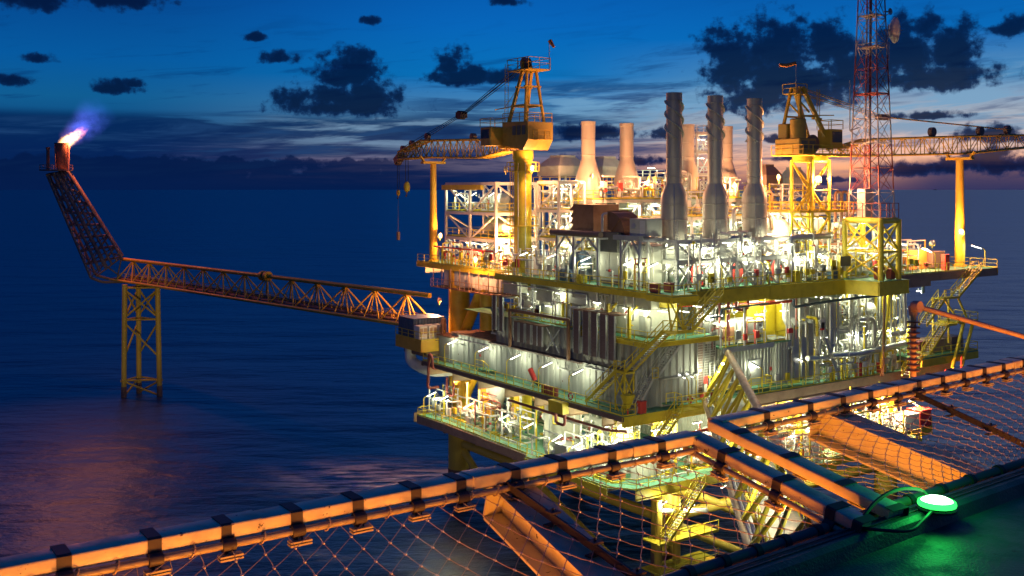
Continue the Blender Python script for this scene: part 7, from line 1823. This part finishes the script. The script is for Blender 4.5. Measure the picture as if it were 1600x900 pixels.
    for (a, b_) in mid:
        a = a + dn * .05; b_ = b_ + dn * .04; dd = (b_ - a).normalized(); s = dd.cross(Vector((0, 0, 1))).normalized()
        ra_ = MB().bar(a, b_, .034, .026); ra_.bar(a + s * .012 + Vector((0, 0, .015)), b_ + s * .012 + Vector((0, 0, .015)), .012, .03)
        r_ = ra_.build('mid_rail', 'black', t)
        for k in (.1, .36, .63, .88):
            c_ = a.lerp(b_, k); MB().box(c_.x - .03, c_.x + .03, c_.y - .03, c_.y + .03, c_.z + .026, c_.z + .036).tube(c_ + Vector((0, 0, -.04)), c_ + Vector((0, 0, .05)), .007, 6).bar(c_ - s * .05 - Vector((0, 0, .03)), c_ + s * .05 - Vector((0, 0, .03)), .04, .008).build('rail_clip', 'black', r_)
    # rope lacing round the tube
    lc = MB(); k = int((o1 - o0).length / .155)
    for i in range(k):
        c_ = o0.lerp(o1, (i + .5) / k); s = d.cross(Vector((0, 0, 1))).normalized()
        ring = [c_ + d * (.012 * math.sin(a)) + s * (.0255 * math.cos(a)) + Vector((0, 0, .0255 * math.sin(a))) for a in [x * math.pi / 4 for x in range(9)]]
        for a, b_ in zip(ring, ring[1:]): lc.tube(a, b_, .0035, 4, cap=False)
    lc.build('lacing', 'wire', t)
    return t


def inl(px): # point on the inner tube line at an image column
    lo_, hi_ = -.5, 1.5
    for _ in range(40):
        m_ = (lo_ + hi_) / 2
        if proj(I0.lerp(I1, m_))[0] < px: lo_ = m_
        else: hi_ = m_
    return I0.lerp(I1, lo_)


dA = (A1 - A0).normalized(); innA = Vector((-dA.y, dA.x, 0)); innA = innA if innA.dot(CAM - A0) > 0 else -innA
netdn = Vector((0, 0, -.1))
ia1, ib0, ib1 = inl(1330), inl(1420), inl(1690)
ia0 = I0 + (I0 - I1).normalized() * 3.6
off = innA * .078 + netdn
net_panel('a', (A0, A1), (A1, RA1), None, [95, 235, 348, 455, 550, 640, 710, 795, 868, 945, 1022], [1140, 1226, 1310, 1395], (A0 + off, A1 + off, ia1, ia0), 'pale square-tube net frame at left with diamond wire net and black clamps',
          [(onz(785, 738, zo - .02), onz(1030, 915, zi))])
net_panel('b', (B0, B1), (B0, RB1), None, [1186, 1254, 1305, 1348, 1388, 1424, 1461, 1494, 1526, 1556, 1588, 1622], [1158, 1235, 1322, 1408], (B0 + off, B1 + off, ib1, ib0), 'pale square-tube net frame at right with diamond wire net and black clamps',
          [(onz(1412, 598, zo - .02), onz(1640, 705, zi))])
# inner tube along the helideck edge
t = thing('edge_tube', 'dark tube with clips along the helideck edge holding the nets', 'tube', I0)
MB().tube(ia0, I1, .03, 12).build('tube', 'dark', t)
for px in (1075, 1130, 1180, 1225, 1275, 1325, 1372, 1420, 1470, 1515, 1560):
    c_ = inl(px); d = (I1 - I0).normalized()
    MB().tube(c_ - d * .02, c_ + d * .02, .04, 12).build('clip', 'black', t)
# helideck: coated deck with a raised kerb parallel to the edge tube
dI = (I1 - I0).normalized(); nI = Vector((dI.y, -dI.x, 0)); nI = nI if nI.dot(CAM - I0) > 0 else -nI
hd = thing('helideck', 'dark helideck corner with raised kerb under the green light', 'helideck', tuple(I0))
def strip(o0, z0, o1, z1, s0=-4, s1=8):
    a = I0 + dI * s0; b_ = I0 + dI * s1
    P_ = [a + nI * o0, b_ + nI * o0, b_ + nI * o1, a + nI * o1]
    Z_ = [z0, z0, z1, z1]
    return [(p.x, p.y, z) for p, z in zip(P_, Z_)]
k_ = MB()
prof = [(.045, zi - .35), (.045, zi - .02), (.075, zi + .012), (.20, zi + .02), (.235, zi + .005), (.26, ZH)]
for (o0, z0), (o1, z1) in zip(prof, prof[1:]): k_.add(strip(o0, z0, o1, z1), [(0, 1, 2, 3)])
k_.build('kerb', 'deckdark', hd)
k_ = MB()
for (o0, z0), (o1, z1) in (((.26, ZH), (14, ZH)), ((.3, ZH - .25), (14, ZH - .25))): k_.add(strip(o0, z0, o1, z1, -8, 12), [(0, 1, 2, 3)])
k_.build('landing_deck', 'deckdark', hd)
k_ = MB()
for e in (.12, .16): k_.bar(I0 + dI * -4 + nI * e + Vector((0, 0, .022 + zi - I0.z)), I0 + dI * 8 + nI * e + Vector((0, 0, .022 + zi - I0.z)), .008, .006)
k_.build('seam', 'deckdark', hd)
# sodium floodlights slung under the helideck edge, shining out along the net frames
for k, (s_, e) in enumerate(((-3.6, .7), (-1.2, .7), (1.2, .7), (3.6, .7), (6.2, .7))):
    p = I0 + dI * s_ + nI * e + Vector((0, 0, -1.05))
    flood(p, math.atan2(-nI.y, -nI.x), 'sodium floodlight slung below the helideck edge', .105, .25, (1, .23, .015))
# green perimeter light
gl = onz(1464, 797, zi + .02)
t = thing('perimeter_light', 'glowing green perimeter light on the helideck kerb', 'perimeter light', gl)
gd = math.atan2(dI.y, dI.x)
MB().lathe(gl, [(.104, 0), (.104, .012), (.094, .018), (.094, .026)], 24).build('base', 'black', t)
MB().lathe(gl, [(.1, .027), (.103, .036), (.099, .05), (.088, .056), (.084, .05), (.084, .027)], 28).build('lens', 'green_lens', t)
MB().lathe(gl, [(.083, .03), (.083, .054), (.06, .067), (.025, .073), (.004, .074)], 24).build('bulb', 'green_bulb', t)
for a in range(6): MB().tube(gl + Vector((math.cos(a * 1.05) * .092, math.sin(a * 1.05) * .092, .02)), gl + Vector((math.cos(a * 1.05) * .092, math.sin(a * 1.05) * .092, .05)), .006, 6).build('bolt', 'galv', t)
point_light(t, (.0, 0, .13), 6, (.03, 1, .12), .05)
# its cable: arcs over the kerb to the edge tube
ga = gl + Vector((0, 0, .02))
cp = [ga + dI * -.06, onz(1445, 765, zi + .1), onz(1405, 762, zi + .14), onz(1370, 780, zi + .12), onz(1345, 812, zi + .06), onz(1335, 822, zi + .0)]
single(MB().path(cp, .011, 8, .12), 'light_cable', 'black', 'dark cable looping from green light over the kerb', 'cable')
cp = [ga + dI * -.07 - nI * -.02, onz(1425, 831, zi + .025), onz(1380, 829, zi + .04), onz(1335, 824, zi + .02), onz(1310, 836, zi - .01)]
single(MB().path(cp, .009, 8, .1), 'light_cable', 'black', 'flexible conduit lying on the kerb left of green light', 'cable')
# cantilever I-beams under the nets
def ibeam(px0, px1, z0, label, w, h):
    p = onz(*px0, z0[0]); q = onz(*px1, z0[1])
    d = (q - p).normalized(); s = d.cross(Vector((0, 0, 1))).normalized(); u = s.cross(d).normalized()
    t = thing('support_beam', label, 'steel beam', p, 'cantilever beams under the nets')
    MB().bar(p, q, w, .016).build('top_flange', 'net_frame', t); MB().bar(p - u * h, q - u * h, w, .016).build('bottom_flange', 'net_frame', t)
    MB().bar(p - u * (h / 2), q - u * (h / 2), .012, h - .02).build('web', 'net_frame', t)
    MB().bar(p + d * .0 - u * .003, p - d * .012 - u * (h), w * .96, .014, up=d).build('end_plate', 'net_frame', t)
    b_ = MB()
    for k in (-.3, .3): b_.tube(p + s * k * w + u * .0 + d * .07, p + s * k * w + u * .05 + d * .07, .018, 8)
    b_.build('bolts', 'galv', t)
ibeam((792, 752), (1040, 985), (zo - .10, zi - .12), 'orange-lit wide I-beam bracket under the left net', .24, .2)
ibeam((1288, 637), (1600, 770), (zo - .10, zi - .12), 'orange-lit wide I-beam bracket under the right net', .24, .22)
# collared post and bar standing beyond the right net
pb_ = onz(1429, 640, zo - .3)
f_ = proj(B0.lerp(B1, .5))[2]
def rl(px, py, f=f_ + .35): return CAM + ray(px, py) * f
t = thing('collared_post', 'rusty orange hinged post with a stack of dark collars', 'post', rl(1427, 588))
MB().tube(rl(1427, 588), rl(1427, 493), .026, 10).build('shaft', 'bar', t)
for k in range(10):
    c_ = rl(1427, 503 + k * 8.4)
    MB().lathe(c_, [(.026, -.005), (.056, -.004), (.056, .004), (.026, .005)], 16).build('collar', 'rust', t)
MB().tube(rl(1427, 493), rl(1426, 478), .036, 10).build('neck', 'bar', t)
single(MB().tube(rl(1424, 476), rl(1640, 537, f_ + .5), .023, 12).lathe(rl(1433, 479, f_ + .3), [(.02, -.03), (.05, -.03), (.05, .03), (.02, .03)], 12, 'y'), 'hinged_bar', 'bar', 'long orange bar sloping right from the collared post', 'bar')

# unseen fill spots on invented poles, added to brighten camera-facing decks and flare tower
for k, (dr, df, dz, tg, w_, col) in enumerate(((-34, 6, -12, (2, 16, 26), 38000, (1, .8, .48)), (-26, 4, -12, (4, 6, 26), 36000, (1, .88, .6)), (14, 2, -9, (30, 0, 26), 34000, (1, .84, .52)), (-40, 4, -14, (-14, 140, 15), 234000, (1, .72, .32)))):
    p = CAM + Vector((CN, -SN, 0)) * dr + Vector((SN, CN, 0)) * df + Vector((0, 0, dz))
    t = thing('added_fill_spot', 'added unseen fill spotlight on a pole outside the frame', 'floodlight', p, 'added fill spotlights outside the frame')
    MB().box(p.x - .3, p.x + .3, p.y - .3, p.y + .1, p.z - .25, p.z + .25).build('housing', 'galv', t); MB().tube((p.x, p.y, -8), p - Vector((0, 0, .25)), .3, 10).build('pole', 'leg', t)
    d = bpy.data.lights.new('fill_spot_light', 'SPOT'); d.energy = w_; d.color = col; d.spot_size = R(34 if k < 3 else 9.5); d.spot_blend = .8; d.shadow_soft_size = .3
    o = bpy.data.objects.new('lamp_light', d); C.objects.link(o); o.parent = t; v = (Vector(tg) - p).normalized(); o.location = v * .6; o.rotation_euler = (-v).to_track_quat('Z', 'Y').to_euler()

# ------------------------------------------------------------------ labels: same words get their place among their kind
ORD = 'first second third fourth fifth sixth seventh eighth ninth tenth eleventh twelfth thirteenth fourteenth fifteenth sixteenth seventeenth eighteenth nineteenth twentieth'.split()
by_label = {}
for o in THINGS: by_label.setdefault(o.get('label'), []).append(o)
for lab, os_ in by_label.items():
    if len(os_) < 2: continue
    os_.sort(key=lambda o: proj(o.location)[0])
    for i, o in enumerate(os_):
        n_ = len(os_); j = n_ - 1 - i
        if i == 0: s_ = 'leftmost'
        elif j == 0: s_ = 'rightmost'
        elif i <= j: s_ = ORD[min(i, 19)] + ' from left'
        else: s_ = ORD[min(j, 19)] + ' from right'
        o['label'] = lab + ', ' + s_
        if 'group' not in o: o['group'] = lab
